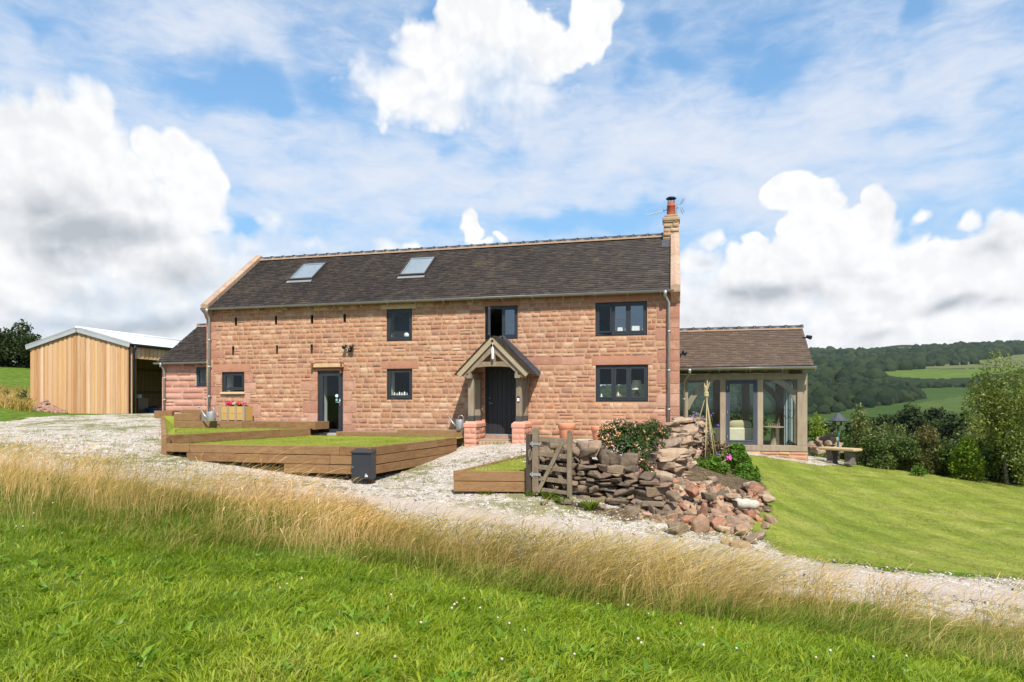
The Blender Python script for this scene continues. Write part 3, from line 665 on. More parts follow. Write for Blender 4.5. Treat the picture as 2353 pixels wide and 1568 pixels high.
# ================================================================ building materials
STONE = simple('sandstone', [(0.247,0.124,0.088),(0.410,0.207,0.119),(0.347,0.174,0.112),(0.441,0.246,0.144),(0.299,0.159,0.113),(0.430,0.227,0.130),(0.525,0.347,0.233),(0.373,0.169,0.098),(0.462,0.265,0.163),(0.331,0.145,0.093),(0.399,0.232,0.153),(0.284,0.174,0.130)], .92, 5, .88, .15, bscale=26, bstr=.55, bdist=.012, vary=.22, stain=(2.2,.58,(.47,.30,.20),.5), patch=.13)
QUOIN = simple('quoin_stone', [(.30,.135,.092),(.42,.215,.145),(.35,.165,.11),(.48,.28,.20),(.38,.18,.115)], .9, 4, .8, .15, bscale=22, bstr=.6, bdist=.015, vary=.22, stain=(3,.58,(.50,.34,.24),.6))
LINTEL = simple('lintel_stone', [(.32,.135,.085),(.39,.18,.115),(.41,.21,.14)], .9, 3, .3, .15, bscale=30, bstr=.4, bdist=.01, vary=.15, stain=(2.4,.62,(.50,.36,.27),.5))
PALEST = simple('pale_stone', [(.45,.30,.16),(.55,.40,.24),(.5,.36,.22)], .9, 4, .3, .15, bscale=30, bstr=.4)
COPING = simple('coping_stone', [(.29,.185,.13),(.38,.255,.18),(.43,.315,.235)], .9, 3, .5, .15, bscale=24, bstr=.6, vary=.26, stain=(4.5,.56,(.42,.26,.07),.6))
MORTAR = simple('mortar', [(.40,.23,.135),(.465,.285,.175)], .95, 3, 0, .1, bscale=60, bstr=.5, vary=.15)
TILE = simple('roof_tile', [(.016,.012,.010),(.032,.023,.018),(.024,.019,.017),(.050,.035,.026),(.020,.015,.013),(.038,.028,.022),(.060,.040,.028),(.029,.023,.020),(.045,.034,.027)], .6, 3, .85, .3, bscale=60, bstr=.3, vary=.24, stain=(1.1,.57,(.095,.070,.030),.5), patch=.22)
TILE2 = simple('garden_roof_tile', [(.075,.050,.036),(.098,.066,.046),(.085,.056,.042),(.12,.085,.06),(.10,.062,.040)], .7, 3, .8, .25, bscale=60, bstr=.3, vary=.16)
RIDGE = simple('ridge_tile', [(.035,.038,.042),(.055,.055,.058)], .5, 6, .6, .4, vary=.15)
BEDDING = simple('ridge_mortar', [(.38,.24,.16),(.48,.32,.22)], .95, 6, .2, .1, vary=.2)
ANTH = simple('anthracite', [(.024,.026,.031),(.030,.032,.038)], .42, 6, .2, .45, bstr=.02, vary=.04)
DOORM = simple('door_paint', [(.016,.017,.019),(.021,.022,.024)], .5, 6, .2, .4, bstr=.03, vary=.06)
ZINC = simple('galvanised', [(.34,.34,.335),(.44,.44,.435)], .38, 7, .3, .5, metal=.55, bstr=.05, vary=.08)
GUTTER = simple('gutter_grey', [(.27,.26,.24),(.34,.33,.30)], .4, 4, .3, .5, metal=.35, bstr=.03, vary=.06)
LEAD = simple('lead', [(.050,.052,.058),(.085,.088,.095)], .55, 5, .3, .4, metal=.2, bstr=.1)
BLACKM = simple('black_plastic', [(.008,.008,.009),(.014,.014,.015)], .4, 5, .2, .5, bstr=.02, vary=.05)
WHITEP = simple('white_paint', [(.72,.72,.70),(.80,.80,.78)], .5, 5, .2, .3, bstr=.02, vary=.03)
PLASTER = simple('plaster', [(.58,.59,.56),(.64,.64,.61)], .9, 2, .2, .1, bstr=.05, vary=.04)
ROOM = simple('room_wall', [(.16,.16,.15),(.20,.20,.185)], .9, 2, .2, .1, bstr=.05, vary=.04)  # room dimness put into the colour, darker than the plaster reveals
OAK = simple('weathered_oak', [(.165,.120,.080),(.24,.185,.130),(.30,.245,.185)], .85, 3, .35, .15, bscale=20, bstr=.4, vary=.2, stretch=(3,3,.7))
OAKP = simple('pale_oak', [(.24,.185,.125),(.31,.245,.175),(.37,.305,.235)], .85, 3, .35, .15, bscale=20, bstr=.3, vary=.15, stretch=(3,3,.7))
BARGE = simple('barge_board', [(.31,.24,.15),(.38,.30,.195)], .8, 4, .3, .2, bscale=25, bstr=.2, vary=.1)
SLEEPER = simple('sleeper', [(.140,.072,.030),(.205,.110,.048),(.255,.148,.070),(.175,.093,.041)], .88, 2.2, .45, .15, bscale=9, bstr=.5, bdist=.008, vary=.22, stretch=(1.3,1.3,7), stain=(3,.62,(.27,.185,.11),.5))
SLEEPEND = simple('sleeper_end', [(.06,.035,.02),(.09,.055,.03)], .9, 6, .4, .1, bscale=30, bstr=.5)
PLANK = simple('larch_plank', [(.44,.235,.10),(.57,.355,.18),(.50,.285,.13),(.62,.45,.30),(.40,.205,.085),(.56,.37,.22),(.49,.265,.115)], .85, 1.2, .9, .15, bscale=9, bstr=.3, bdist=.005, vary=.13, stretch=(7,7,.35), stain=(7,.66,(.66,.50,.30),.4))
GATEW = simple('gate_wood', [(.135,.10,.065),(.195,.15,.10),(.25,.20,.14)], .9, 3, .3, .12, bscale=16, bstr=.5, vary=.22, stretch=(3,3,1))
TERRA = simple('terracotta', [(.55,.215,.115),(.62,.27,.155)], .85, 5, .3, .15, bstr=.15, vary=.1)
POTRED = simple('chimney_pot_clay', [(.30,.065,.035),(.36,.09,.05)], .6, 6, .3, .3, bstr=.1, vary=.12)
CREAMF = simple('cream_fabric', [(.62,.56,.40),(.70,.65,.50)], .95, 5, .2, .1, bscale=80, bstr=.2, vary=.05)
CORRUG = simple('roof_sheet', [(.56,.56,.55),(.63,.63,.62)], .45, 2, .3, .35, bstr=.04, vary=.05)
FLASHW = simple('verge_flashing', [(.40,.40,.40),(.50,.50,.50)], .45, 2, .4, .4, metal=.3, bstr=.04, vary=.06)
PINKBR = simple('pier_stone', [(.52,.235,.165),(.57,.275,.195),(.48,.205,.145)], .9, 5, .6, .12, bscale=30, bstr=.3, vary=.1)
def glass_material(name, refl=.10, tint=(.93,.95,.94)):
    m, n, out = matnew(name)
    t = n.new('ShaderNodeBsdfTransparent'); t.inputs[0].default_value = (*tint, 1)
    g = n.new('ShaderNodeBsdfGlossy'); g.inputs['Roughness'].default_value = .0; g.inputs[0].default_value = (.95,.97,1,1)
    ge = n.new('ShaderNodeNewGeometry'); c = n.math('ABSOLUTE', n.vmath('DOT_PRODUCT', ge.outputs['Incoming'], ge.outputs['Normal']))
    f = n.math('MULTIPLY_ADD', n.math('POWER', n.math('SUBTRACT', 1.0, c), 5.0), .9, .018+refl, clamp=True)
    mx = n.new('ShaderNodeMixShader'); n.put(mx.inputs[0], f)
    n.l.new(t.outputs[0], mx.inputs[1]); n.l.new(g.outputs[0], mx.inputs[2]); n.l.new(mx.outputs[0], out.inputs[0])
    return m
GLASS = glass_material('window_glass', .0); GLASSV = glass_material('bright_window_glass', .10); GLASSR = glass_material('roof_window_glass', .12); GLASSG = glass_material('garden_room_glass', .0)

# ---------------------------------------------------------------- coursed stone walls
def stone_face(pt, s0, s1, zb, zt, holes, seed, ch=(.105,.195), sl=(.14,.38), top=None, bot=None, joint=.013, bulge=.0065, quoin=None):
    """coursed, rock-faced stones over a mortar sheet.  pt(s, z, d) gives the world point at depth d in front of the wall"""
    r = random.Random(seed); V = []; Q = []; QM = []
    def quad(a, b, c, d, mi):
        n = len(V); V.extend([a, b, c, d]); Q.append((n, n+1, n+2, n+3)); QM.append(mi)
    def stone(a, b, z0, z1, mi):
        if b-a < .03 or z1-z0 < .03: return
        j = joint*.5*r.uniform(.7, 1.5); a += j; b -= j; z0 += j; z1 -= j
        us = (0,.06,.30,.68,.94,1) if b-a > .3 else (0,.08,.5,.92,1); ws = (0,.07,.48,.93,1); nx = len(us); nz = 5
        bu = bulge*r.uniform(.45, 1.3); n0 = len(V); ox, oz = r.uniform(0, 99), r.uniform(0, 99); tl = r.uniform(-.3,.3)
        for k in range(nz):
            for i in range(nx):
                u, w = us[i], ws[k]
                e = (i in (0, nx-1)) or (k in (0, nz-1))
                ju = 0 if e and i in (0,nx-1) else r.uniform(-.03,.03); jw = r.uniform(-.02,.02) if not e else 0
                cx = r.uniform(-.006,.006); cz = r.uniform(-.007,.007)
                dd = -.006 if e else bu*(.75+.55*mnoise.noise((u*3*(b-a)/.25+ox, w*2.4+oz, 0))+tl*(w-.5))
                V.append(pt(a+(b-a)*(u+ju)+cx, z0+(z1-z0)*(w+jw)+cz, dd))
        for k in range(nz-1):
            for i in range(nx-1):
                q = n0+k*nx+i; Q.append((q, q+1, q+1+nx, q+nx)); QM.append(mi)
    # mortar sheet
    ss = sorted(set([s0, s1] + [min(max(h[i], s0), s1) for h in holes for i in (0, 1)])); zs = sorted(set([zb, zt] + [min(max(h[i], zb), zt) for h in holes for i in (2, 3)]))
    if top is None:
        for a, b in zip(ss[:-1], ss[1:]):
            for c, d in zip(zs[:-1], zs[1:]):
                mx, mz = (a+b)/2, (c+d)/2
                if any(h[0] < mx < h[1] and h[2] < mz < h[3] for h in holes): continue
                quad(pt(a, c, 0), pt(b, c, 0), pt(b, d, 0), pt(a, d, 0), 1)
    else:
        k = 24
        for i in range(k):
            a, b = s0+(s1-s0)*i/k, s0+(s1-s0)*(i+1)/k
            quad(pt(a, zb, 0), pt(b, zb, 0), pt(b, top(b), 0), pt(a, top(a), 0), 1)
    z = zb; ci = 0
    while z < zt-.02:
        h = r.uniform(*ch); z1 = min(z+h, zt)
        if zt-z1 < .06: z1 = zt
        segs = sorted(set([s0, s1] + [x for q in holes if q[2] < z1 and q[3] > z for x in (q[0], q[1]) if s0 < x < s1]))
        for a, b in zip(segs[:-1], segs[1:]):
            lo, hi = z, z1; m = (a+b)/2; skip = False
            for q in holes:
                if q[0] < m < q[1] and q[2] < z1 and q[3] > z:
                    if q[2] <= z and q[3] >= z1: skip = True
                    elif q[2] > z: hi = min(hi, q[2])
                    else: lo = max(lo, q[3])
            if skip or hi-lo < .035: continue
            x = a
            if (a == s0) and quoin and ci % 2 == 0: x = a
            while x < b-.01:
                L = r.uniform(*sl)*(1.25 if h > .16 else 1.0)
                if r.random() < .12: L *= .55
                e = x+L
                if b-e < .13: e = b
                e = min(e, b)
                mt = min(hi, top((x+e)/2)-.02) if top else hi
                if top: mt = min(mt, top(x+.03), top(e-.03))
                if mt-lo > .04 and (bot is None or mt > bot((x+e)/2)-.12):
                    if mt-lo > .155 and r.random() < .18:      # two thin stones side by side with one tall one
                        k = lo+(mt-lo)*r.uniform(.4,.6); stone(x, e, lo, k, 0); stone(x, e, k, mt, 0)
                    else: stone(x, e, lo, mt, 0)
                x = e
        z = z1; ci += 1
    return V, Q, QM
def stone_obj(name, data, mats, parent):
    V, Q, QM = data
    o = npmesh(name, np.array([tuple(v) for v in V]), [np.array(Q)], mats, parent, True)
    o.data.polygons.foreach_set('material_index', np.array(QM, dtype=np.int32)); return o
def tiles(x0, x1, ye, ze, yr, zr, seed, gauge=.125, tw=.19, th=.022, skip=None):
    """plain tiles lapped up a roof slope from the eave (ye,ze) to the ridge (yr,zr)"""
    r = np.random.RandomState(seed); L = math.hypot(yr-ye, zr-ze); dy, dz = (yr-ye)/L, (zr-ze)/L; ny, nz = -dz, dy
    if ny*(yr-ye) > 0: ny, nz = dz, -dy
    V = []; F = []; rows = int(L/gauge)
    for k in range(rows+1):
        s = k*gauge; off = (k % 2)*tw*.5; x = x0-off
        while x < x1-.004:
            a, b = max(x, x0)+.002, min(x+tw, x1)-.002; x += tw
            if b-a < .02: continue
            t = th*r.uniform(.8,1.7); j = r.uniform(-.006,.006); t2 = t+r.uniform(-.004,.004); s1 = min(s+gauge*1.35, L+.01)
            s0_ = s+j-(.03 if k == 0 else 0); lift = .010
            def q(xx, ss, hh): return (xx, ye+dy*ss+ny*hh, ze+dz*ss+nz*hh)
            n = len(V)
            V += [q(a,s0_,t+lift), q(b,s0_,t2+lift), q(b,s1,.004), q(a,s1,.004), q(a,s0_,.0), q(b,s0_,.0)]
            F += [(n,n+1,n+2,n+3), (n+4,n+5,n+1,n)]
    return np.array(V), np.array(F)
def sheet_holes(mb, y, x0, x1, z0, z1, holes, flip=False):
    xs = sorted(set([x0, x1]+[v for h in holes for v in h[:2]])); zs = sorted(set([z0, z1]+[v for h in holes for v in h[2:4]]))
    for a, b in zip(xs[:-1], xs[1:]):
        for c, d in zip(zs[:-1], zs[1:]):
            if any(h[0]-1e-6 < (a+b)/2 < h[1]+1e-6 and h[2]-1e-6 < (c+d)/2 < h[3]+1e-6 for h in holes): continue
            mb.quad((a,y,c), (b,y,c), (b,y,d), (a,y,d))
def ridge_row(x0, x1, y, z, parent, r=.11, step=.45, mat=None):
    mb = MB(); k = max(1, int(round((x1-x0)/step))); st = (x1-x0)/k
    for i in range(k):
        a, b = x0+i*st+.004, x0+(i+1)*st-.004
        prof = [(math.cos(t)*r*1.15, math.sin(t)*r-.02) for t in np.linspace(math.pi, 0, 9)]
        vs = [(xx, y+p, z+q) for xx in (a, b) for p, q in prof]; n = len(prof)
        mb.add(vs, [(j, j+1, n+j+1, n+j) for j in range(n-1)] + [tuple(range(n)), tuple(range(2*n-1, n-1, -1))])
        c = b-.012                                                       # collar over the joint
        prof = [(math.cos(t)*(r+.018)*1.15, math.sin(t)*(r+.018)-.02) for t in np.linspace(math.pi, 0, 9)]
        vs = [(xx, y+p, z+q) for xx in (c-.03, c+.04) for p, q in prof]
        mb.add(vs, [(j, j+1, n+j+1, n+j) for j in range(n-1)] + [tuple(range(n)), tuple(range(2*n-1, n-1, -1))])
    o = mb.build('ridge_tiles', mat or RIDGE, parent, True)
    m2 = MB()
    for sgn in (-1, 1): m2.bar((x0, y+sgn*(r*1.15+.012), z-.045), (x1, y+sgn*(r*1.15+.012), z-.045), .035, .05)
    m2.build('ridge_mortar', BEDDING, parent)
    return o
def half_gutter(x0, x1, y, z, parent, r=.055, mat=None):
    mb = MB(); prof = [(math.cos(t)*r, math.sin(t)*r) for t in np.linspace(math.pi, 2*math.pi, 9)]
    inner = [(p*.9, q*.9) for p, q in prof[::-1]]; loop = prof + inner
    vs = [(xx, y+p, z+q) for xx in (x0, x1) for p, q in loop]; n = len(loop)
    mb.add(vs, [(j, (j+1) % n, n+(j+1) % n, n+j) for j in range(n)])
    mb.add([(x0, y+p, z+q) for p, q in prof], [tuple(range(len(prof)))]); mb.add([(x1, y+p, z+q) for p, q in prof], [tuple(range(len(prof)-1, -1, -1))])
    mb.tube([(x0, y-r, z), (x1, y-r, z)], .008, 6)
    k = int((x1-x0)/.92)
    for i in range(k+1):
        xx = x0+.3+i*.92
        if xx < x1: mb.box(xx-.012, xx+.012, y-r-.006, y+r, z-r-.006, z-r+.004); mb.box(xx-.012, xx+.012, y+r-.004, y+.02+r, z-.14, z+.02)
    return mb.build('gutter', mat or GUTTER, parent, True)
def downpipe(pts, parent, r=.036, mat=None, clips=()):
    mb = MB(); mb.tube(pts, r, 12)
    mb.lathe(pts[0], [(r*1.25,-.10),(r*1.3,-.02),(r*1.9,.05)], 12)
    for z in clips: mb.lathe((pts[-1][0], pts[-1][1], z), [(r*1.22,-.025),(r*1.22,.025)], 12); mb.box(pts[-1][0]-.05, pts[-1][0]+.05, pts[-1][1], pts[-1][1]+.07, z-.012, z+.012)
    return mb.build('downpipe', mat or ZINC, parent, True)
def window(parent, x0, x1, z0, z1, y, split=(), openx=None, sill=True, fr=.06, name='window', inner=.045, mat=None, panes=None):
    """framed window set in the plane y: outer frame, casements with panes, projecting sill"""
    mat = mat or ANTH; mb = MB(); d0, d1 = y-.01, y+.065
    mb.box(x0, x1, d0, d1, z1-fr, z1); mb.box(x0, x1, d0, d1, z0, z0+fr)
    mb.box(x0, x0+fr, d0, d1, z0+fr, z1-fr); mb.box(x1-fr, x1, d0, d1, z0+fr, z1-fr)
    xs = [x0] + [x0+(x1-x0)*s for s in split] + [x1]
    for s in xs[1:-1]: mb.box(s-.024, s+.024, d0+.003, d1-.003, z0+fr, z1-fr)
    w = mb.build(name, mat, parent, bevel=.004)
    for i, (a, b) in enumerate(zip(xs[:-1], xs[1:])):
        a += fr if i == 0 else .024; b -= fr if i == len(xs)-2 else .024
        ang = openx[i] if openx and openx[i] else 0.0
        def rot(p):
            if not ang: return p
            dx, dy = p[0]-a, p[1]-(y-.012); c_, s_ = math.cos(ang), math.sin(ang)
            return (a+dx*c_+dy*s_, y-.012-dx*s_+dy*c_, p[2])
        m2 = MB(); e = inner; o0, o1 = (y-.016, y+.045)
        for bx in ((a,b,z1-fr-e,z1-fr), (a,b,z0+fr,z0+fr+e), (a,a+e,z0+fr+e,z1-fr-e), (b-e,b,z0+fr+e,z1-fr-e)):
            m2.box(bx[0], bx[1], o0, o1, bx[2], bx[3])
        if ang: m2.v = [rot(v) for v in m2.v]
        c = m2.build('casement', mat, w, bevel=.003)
        m3 = MB(); m3.box(a+e-.004, b-e+.004, y+.008, y+.016, z0+fr+e-.004, z1-fr-e+.004)
        if ang: m3.v = [rot(v) for v in m3.v]
        m3.build('pane', GLASSV if panes and panes[i] else GLASS, w)
    if sill:
        m4 = MB(); m4.prism([(x0-.02,y-.06,z0-.045),(x0-.02,y+.04,z0-.045),(x0-.02,y+.04,z0-.002),(x0-.02,y-.06,z0-.02)], (x1-x0+.04,0,0)); m4.build('sill', mat, w, bevel=.003)
    return w
# ================================================================ the stone cottage
YF = 19.0; YB = 24.4; YR = 21.7; ZE = 3.17; ZR = 5.36; FLOOR = -1.0
XL = onY(474.6, YF); XR = onY(1561.5, YF)
SLOPE = (ZR-ZE)/(YR-18.82)
def rect(x0, x1, y0, y1, y=YF):                      # window rectangle on the front from its outline in the photograph
    a, b = onY(x0, y), onY(x1, y); return (a, b, zof(y1, (a+b)/2, y), zof(y0, (a+b)/2, y))
W1 = rect(510, 561.3, 855.5, 899.5); W2 = rect(888.7, 946.9, 710.6, 783.5); W3 = rect(888.9, 947.2, 848, 918.3)
W4 = rect(1114.8, 1189.5, 703.6, 779.3); W5 = rect(1368.2, 1486.7, 694.5, 771.2); W6 = rect(1369, 1489, 839, 923)
GD = rect(730, 788, 852.5, 997); FD = rect(1115, 1190, 843, 1003)
house = thing('stone_cottage', ((XL+XR)/2, YF, -1.0), 'long two storey sandstone cottage with dark tiled roof and grey windows', 'house')
VENTS = [rect(*q) for q in [(539.2,545,730,749),(631.5,637,726.6,746.5),(714,720,724.5,744.3),(789,795,722,741.4),(533,538.5,797,816.5),(634,639,794,814),(713.5,719,791.8,813)]]
OPEN = [W1, W2, W3, W4, W5, W6, GD, FD]
def lint(o, l, r, h, dz=0): return (o[0]-l, o[1]+r, o[3]+dz+.004, o[3]+dz+h)
LINT = [(lint(W1,.36,.25,.27), LINTEL), (lint(W2,.19,.15,.15), PALEST), (lint(W3,.19,.20,.25), LINTEL), (lint(W4,.07,.07,.16), LINTEL), (lint(W5,.17,.16,.19), LINTEL),
        (lint(W6,.10,.13,.27), LINTEL), (lint(GD,.17,.17,.14), LINTEL)]
EXTRA = []
rq = random.Random(77)
# corner and jamb stones: large dressed blocks
z = -1.75; k = 0
while z < 2.85:
    h = rq.uniform(.26, .38); w = (.62 if k % 2 else .34)*rq.uniform(.85, 1.15)
    EXTRA.append((XR-w, XR-.002, z, z+h))
    w2 = (.62 if (k+1) % 2 else .34)*rq.uniform(.85, 1.15)
    if z > -1.3: EXTRA.append((XL+.002, XL+w2, z, z+h))
    z += h; k += 1
for (o, za, zb) in ((GD, -.98, GD[3]), (W1, -.45, W1[3])):
    z = za; k = 0
    while z < zb-.1:
        h = min(rq.uniform(.25, .40), zb-z)
        for sgn in (-1, 1):
            w = (.52 if (k+sgn) % 2 else .28)*rq.uniform(.8, 1.2)
            EXTRA.append((o[0]-w, o[0]-.004, z, z+h) if sgn < 0 else (o[1]+.004, o[1]+w, z, z+h))
        z += h; k += 1
EXTRA.append((W1[0]+.02, W1[0]+.52, -.55, -.32)); EXTRA.append((W1[0]+.54, W1[1]-.02, -.55, -.30))
zz = zof(830, onY(1250,YF), YF)
EXTRA += [(onY(1205,YF), onY(1290,YF), zof(838,onY(1250,YF),YF), zof(821,onY(1250,YF),YF)), (onY(1290,YF)+.01, onY(1343,YF), zof(838,onY(1310,YF),YF), zof(820,onY(1310,YF),YF))]
def clean(lst):                                       # keep blocks that overlap neither an opening nor an earlier block
    res = []
    for e in lst:
        bad = any(e[0] < o[1]-.003 and e[1] > o[0]+.003 and e[2] < o[3]-.003 and e[3] > o[2]+.003 for o in OPEN+VENTS+[l for l, m in LINT]+res)
        if not bad: res.append(e)
    return res
EXTRA = clean(EXTRA)
gnd = lambda s: g1(s, YF-.1)-.05
_gx = np.linspace(XL-1, XR+1, 60); _gzv = gz(_gx, np.full(60, YF-.2))
bot = lambda s: float(np.interp(s, _gx, _gzv))
holes = OPEN + VENTS + EXTRA + [l for l, m in LINT] + [(W1[0]-.03, W1[1]+.05, W1[2]-.11, W1[2])]
data = stone_face(lambda s, zz, d: (s, YF-d, zz), XL, XR, -2.1, ZE+.02, holes, 5, bot=bot)
# mortar behind the large blocks and lintels is left open by the holes: the blocks fill it
stone_obj('front_wall', data, [STONE, MORTAR], house)
def blocks(name, lst, mat, parent, d0=.012, deep=.12, seed=3, rough=.012):
    """dressed blocks with a slightly uneven face"""
    r = random.Random(seed); V = []; Q = []
    for (a, b, c, d) in lst:
        a += .006; b -= .006; c += .006; d -= .006; nx, nz = max(3, int((b-a)/.09)+1), max(3, int((d-c)/.09)+1); n0 = len(V); o = r.uniform(0, 50)
        for k in range(nz):
            for i in range(nx):
                e = i in (0, nx-1) or k in (0, nz-1); x = a+(b-a)*i/(nx-1); zq = c+(d-c)*k/(nz-1)
                V.append((x, YF-(d0*.5 if e else d0+rough*(mnoise.noise((x*7+o, zq*7, o))*1.3)), zq))
        for k in range(nz-1):
            for i in range(nx-1): q = n0+k*nx+i; Q.append((q, q+1, q+1+nx, q+nx))
        m = len(V); V += [(a,YF-d0*.5,c),(b,YF-d0*.5,c),(b,YF-d0*.5,d),(a,YF-d0*.5,d),(a,YF+deep,c),(b,YF+deep,c),(b,YF+deep,d),(a,YF+deep,d)]
        Q += [(m,m+4,m+5,m+1),(m+1,m+5,m+6,m+2),(m+2,m+6,m+7,m+3),(m+3,m+7,m+4,m)]
        nb = len(Q); a -= .006; b += .006; c -= .006; d += .006; m = len(V); V += [(a,YF+.003,c),(b,YF+.003,c),(b,YF+.003,d),(a,YF+.003,d)]; Q.append((m,m+1,m+2,m+3))
    o = npmesh(name, np.array(V), [np.array(Q)], mat, parent); mi = np.zeros(len(Q), dtype=np.int32); mi[-1] = 1
    o.data.polygons.foreach_set('material_index', mi); return o
for i_, e_ in enumerate(EXTRA): blocks('quoin', [e_], [QUOIN, MORTAR], house, .016, .1, 8+i_, .016)
for l, m in LINT: blocks('lintel', [l], [m, MORTAR], house, .020, .2, 4)
mb = MB(); mb.prism([(W1[0]-.03,YF-.07,W1[2]-.10),(W1[0]-.03,YF+.1,W1[2]-.10),(W1[0]-.03,YF+.1,W1[2]-.005),(W1[0]-.03,YF-.07,W1[2]-.03)], (W1[1]-W1[0]+.07,0,0)); mb.build('window_ledge', PALEST, house, bevel=.01)
# gables, back wall
gt = lambda y: ZE+.0+(min(y, 2*YR-y)-18.82)*SLOPE-.02
for nm, xx, sg in (('right_gable', XR, 1), ('left_gable', XL, -1)):
    pt = (lambda s, zz, d: (xx+d, s, zz)) if sg > 0 else (lambda s, zz, d: (xx-d, YF+YB-s, zz))
    stone_obj(nm, stone_face(pt, YF, YB, -2.4, ZR+.05, [], 9+sg, top=lambda y: max(gt(y), 0)+.0 if sg > 0 else gt(YF+YB-y)), [STONE, MORTAR], house)
BW = (-2.9, -.75, -.62, .66)                          # window in the back wall, seen through the front one
BW2 = (-2.0, -.6, 1.9, 2.7)
mb = MB(); sheet_holes(mb, YB, XL, XR, -2.4, ZE, [BW]); mb.build('back_wall', STONE, house)
# inside: lining, floors, partitions, window reveals
YI = YF+.60
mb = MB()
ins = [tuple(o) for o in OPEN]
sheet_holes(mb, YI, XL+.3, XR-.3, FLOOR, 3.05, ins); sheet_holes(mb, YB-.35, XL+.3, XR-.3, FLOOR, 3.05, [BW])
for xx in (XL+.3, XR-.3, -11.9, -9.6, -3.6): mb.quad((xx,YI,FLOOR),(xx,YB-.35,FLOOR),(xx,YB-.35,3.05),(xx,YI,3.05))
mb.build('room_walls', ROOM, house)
mb = MB()
for zz in (1.32, 3.05): mb.quad((XL+.3,YI,zz),(XR-.3,YI,zz),(XR-.3,YB-.35,zz),(XL+.3,YB-.35,zz))
mb.build('ceilings', PLASTER, house)
mb = MB()
for zz in (FLOOR, 1.50): mb.quad((XL+.3,YI,zz),(XR-.3,YI,zz),(XR-.3,YB-.35,zz),(XL+.3,YB-.35,zz))
mb.build('floors', simple('floorboards', [(.12,.075,.045),(.17,.11,.07)], .6, 2, .2), house)
def reveal(name, o, y0, y1, mat, back=False):
    a, b, c, d = o; mb = MB()
    mb.add([(a,y0,c),(b,y0,c),(b,y0,d),(a,y0,d),(a,y1,c),(b,y1,c),(b,y1,d),(a,y1,d)], [(0,4,7,3),(1,2,6,5),(0,1,5,4),(3,7,6,2)] + ([(4,5,6,7)] if back else []))
    return mb.build(name, mat, house)
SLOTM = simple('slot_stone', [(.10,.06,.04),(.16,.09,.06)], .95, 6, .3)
for o in OPEN: reveal('plaster_reveal', o, YF+.09, YI, PLASTER); reveal('stone_reveal', (o[0]-.002,o[1]+.002,o[2]-.002,o[3]+.002), YF-.004, YF+.1, SLOTM)
reveal('plaster_reveal', BW, YB-.35, YB, PLASTER)
for o in VENTS: reveal('vent_slot', o, YF-.004, YF+.2, SLOTM, True)
# roof
V, F = tiles(XL+.27, XR-.24, 18.82, ZE, YR, ZR, 4); npmesh('roof', V, [F], TILE, house)
V, F = tiles(XL+.27, XR-.24, 2*YR-18.82, ZE, YR, ZR, 5, gauge=.2, tw=.33); npmesh('rear_roof', V, [F], TILE, house)
mb = MB()
mb.prism([(XL+.1,18.84,ZE-.03),(XL+.1,YR,ZR-.03),(XL+.1,2*YR-18.84,ZE-.03),(XL+.1,2*YR-18.84,ZE-.07),(XL+.1,YR,ZR-.09),(XL+.1,18.84,ZE-.07)], (XR-XL-.2,0,0)); mb.build('roof_boarding', OAK, house)
ridge_row(XL+.25, XR-.50, YR, ZR+.035, house, .105, .455)
for xx in (XL-.02, XR-.25):                           # coping stones along both verges, kneelers at their feet
    mb = MB(); k = 6
    for side in (1, -1):
        for i in range(k):
            t0, t1 = i/k+.003, (i+1)/k-.003
            f = lambda t: (18.72+(YR-18.72)*t, ZE-.08+(ZR-ZE+.10)*t)
            (ya, za), (yb, zb) = f(t0), f(t1)
            if side < 0: ya, yb = 2*YR-ya, 2*YR-yb
            h = .17
            for q in range(1):
                mb.add([(xx,ya,za),(xx+.27,ya,za),(xx+.27,yb,zb),(xx,yb,zb),(xx,ya,za+h),(xx+.135,ya,za+h+.05),(xx+.27,ya,za+h),(xx,yb,zb+h),(xx+.135,yb,zb+h+.05),(xx+.27,yb,zb+h)],
                       [(0,3,2,1),(4,5,8,7),(5,6,9,8),(0,4,7,3),(1,2,9,6),(0,1,6,5,4),(3,7,8,9,2)])
    mb.build('coping', COPING, house, bevel=.012)
    mb = MB(); mb.prism([(xx,YF+.02,2.78),(xx,YF-.06,2.86),(xx,YF-.12,2.98),(xx,18.76,3.06),(xx,18.72,3.09),(xx,YF+.05,3.30)], (.27,0,0)); mb.build('kneeler', QUOIN, house, bevel=.015)
# chimney
cx0, cx1 = onY(1524.7, 21.45), onY(1559.8, 21.45)
ch = MB(); vd = stone_face(lambda s, zz, d: (s, 21.45-d, zz), cx0, cx1, 5.0, 5.86, [], 21, ch=(.12,.17), sl=(.16,.30), bulge=.03)
CHST = simple('chimney_stone', [(.27,.17,.10),(.38,.255,.155),(.32,.21,.135),(.42,.31,.20),(.24,.16,.105)], .92, 5, .8, .15, bscale=22, bstr=.7, vary=.25, stain=(4,.6,(.42,.30,.08),.5))
chim = stone_obj('chimney', vd, [CHST, MORTAR], house)
sd = [stone_face(lambda s, zz, d: (cx0-d, 21.95-(s-21.45), zz), 21.45, 21.95, 5.0, 5.86, [], 22, sl=(.16,.3)), stone_face(lambda s, zz, d: (cx1+d, s, zz), 21.45, 21.95, 5.0, 5.86, [], 23, sl=(.16,.3)),
      stone_face(lambda s, zz, d: (cx1-(s-cx0), 21.95+d, zz), cx0, cx1, 5.0, 5.86, [], 24, sl=(.16,.3))]
for q in sd: stone_obj('chimney_side', q, [CHST, MORTAR], chim)
mb = MB(); mb.box(cx0-.035, cx1+.035, 21.415, 21.985, 5.80, 5.93); mb.build('chimney_cap', CHST, chim, bevel=.03)
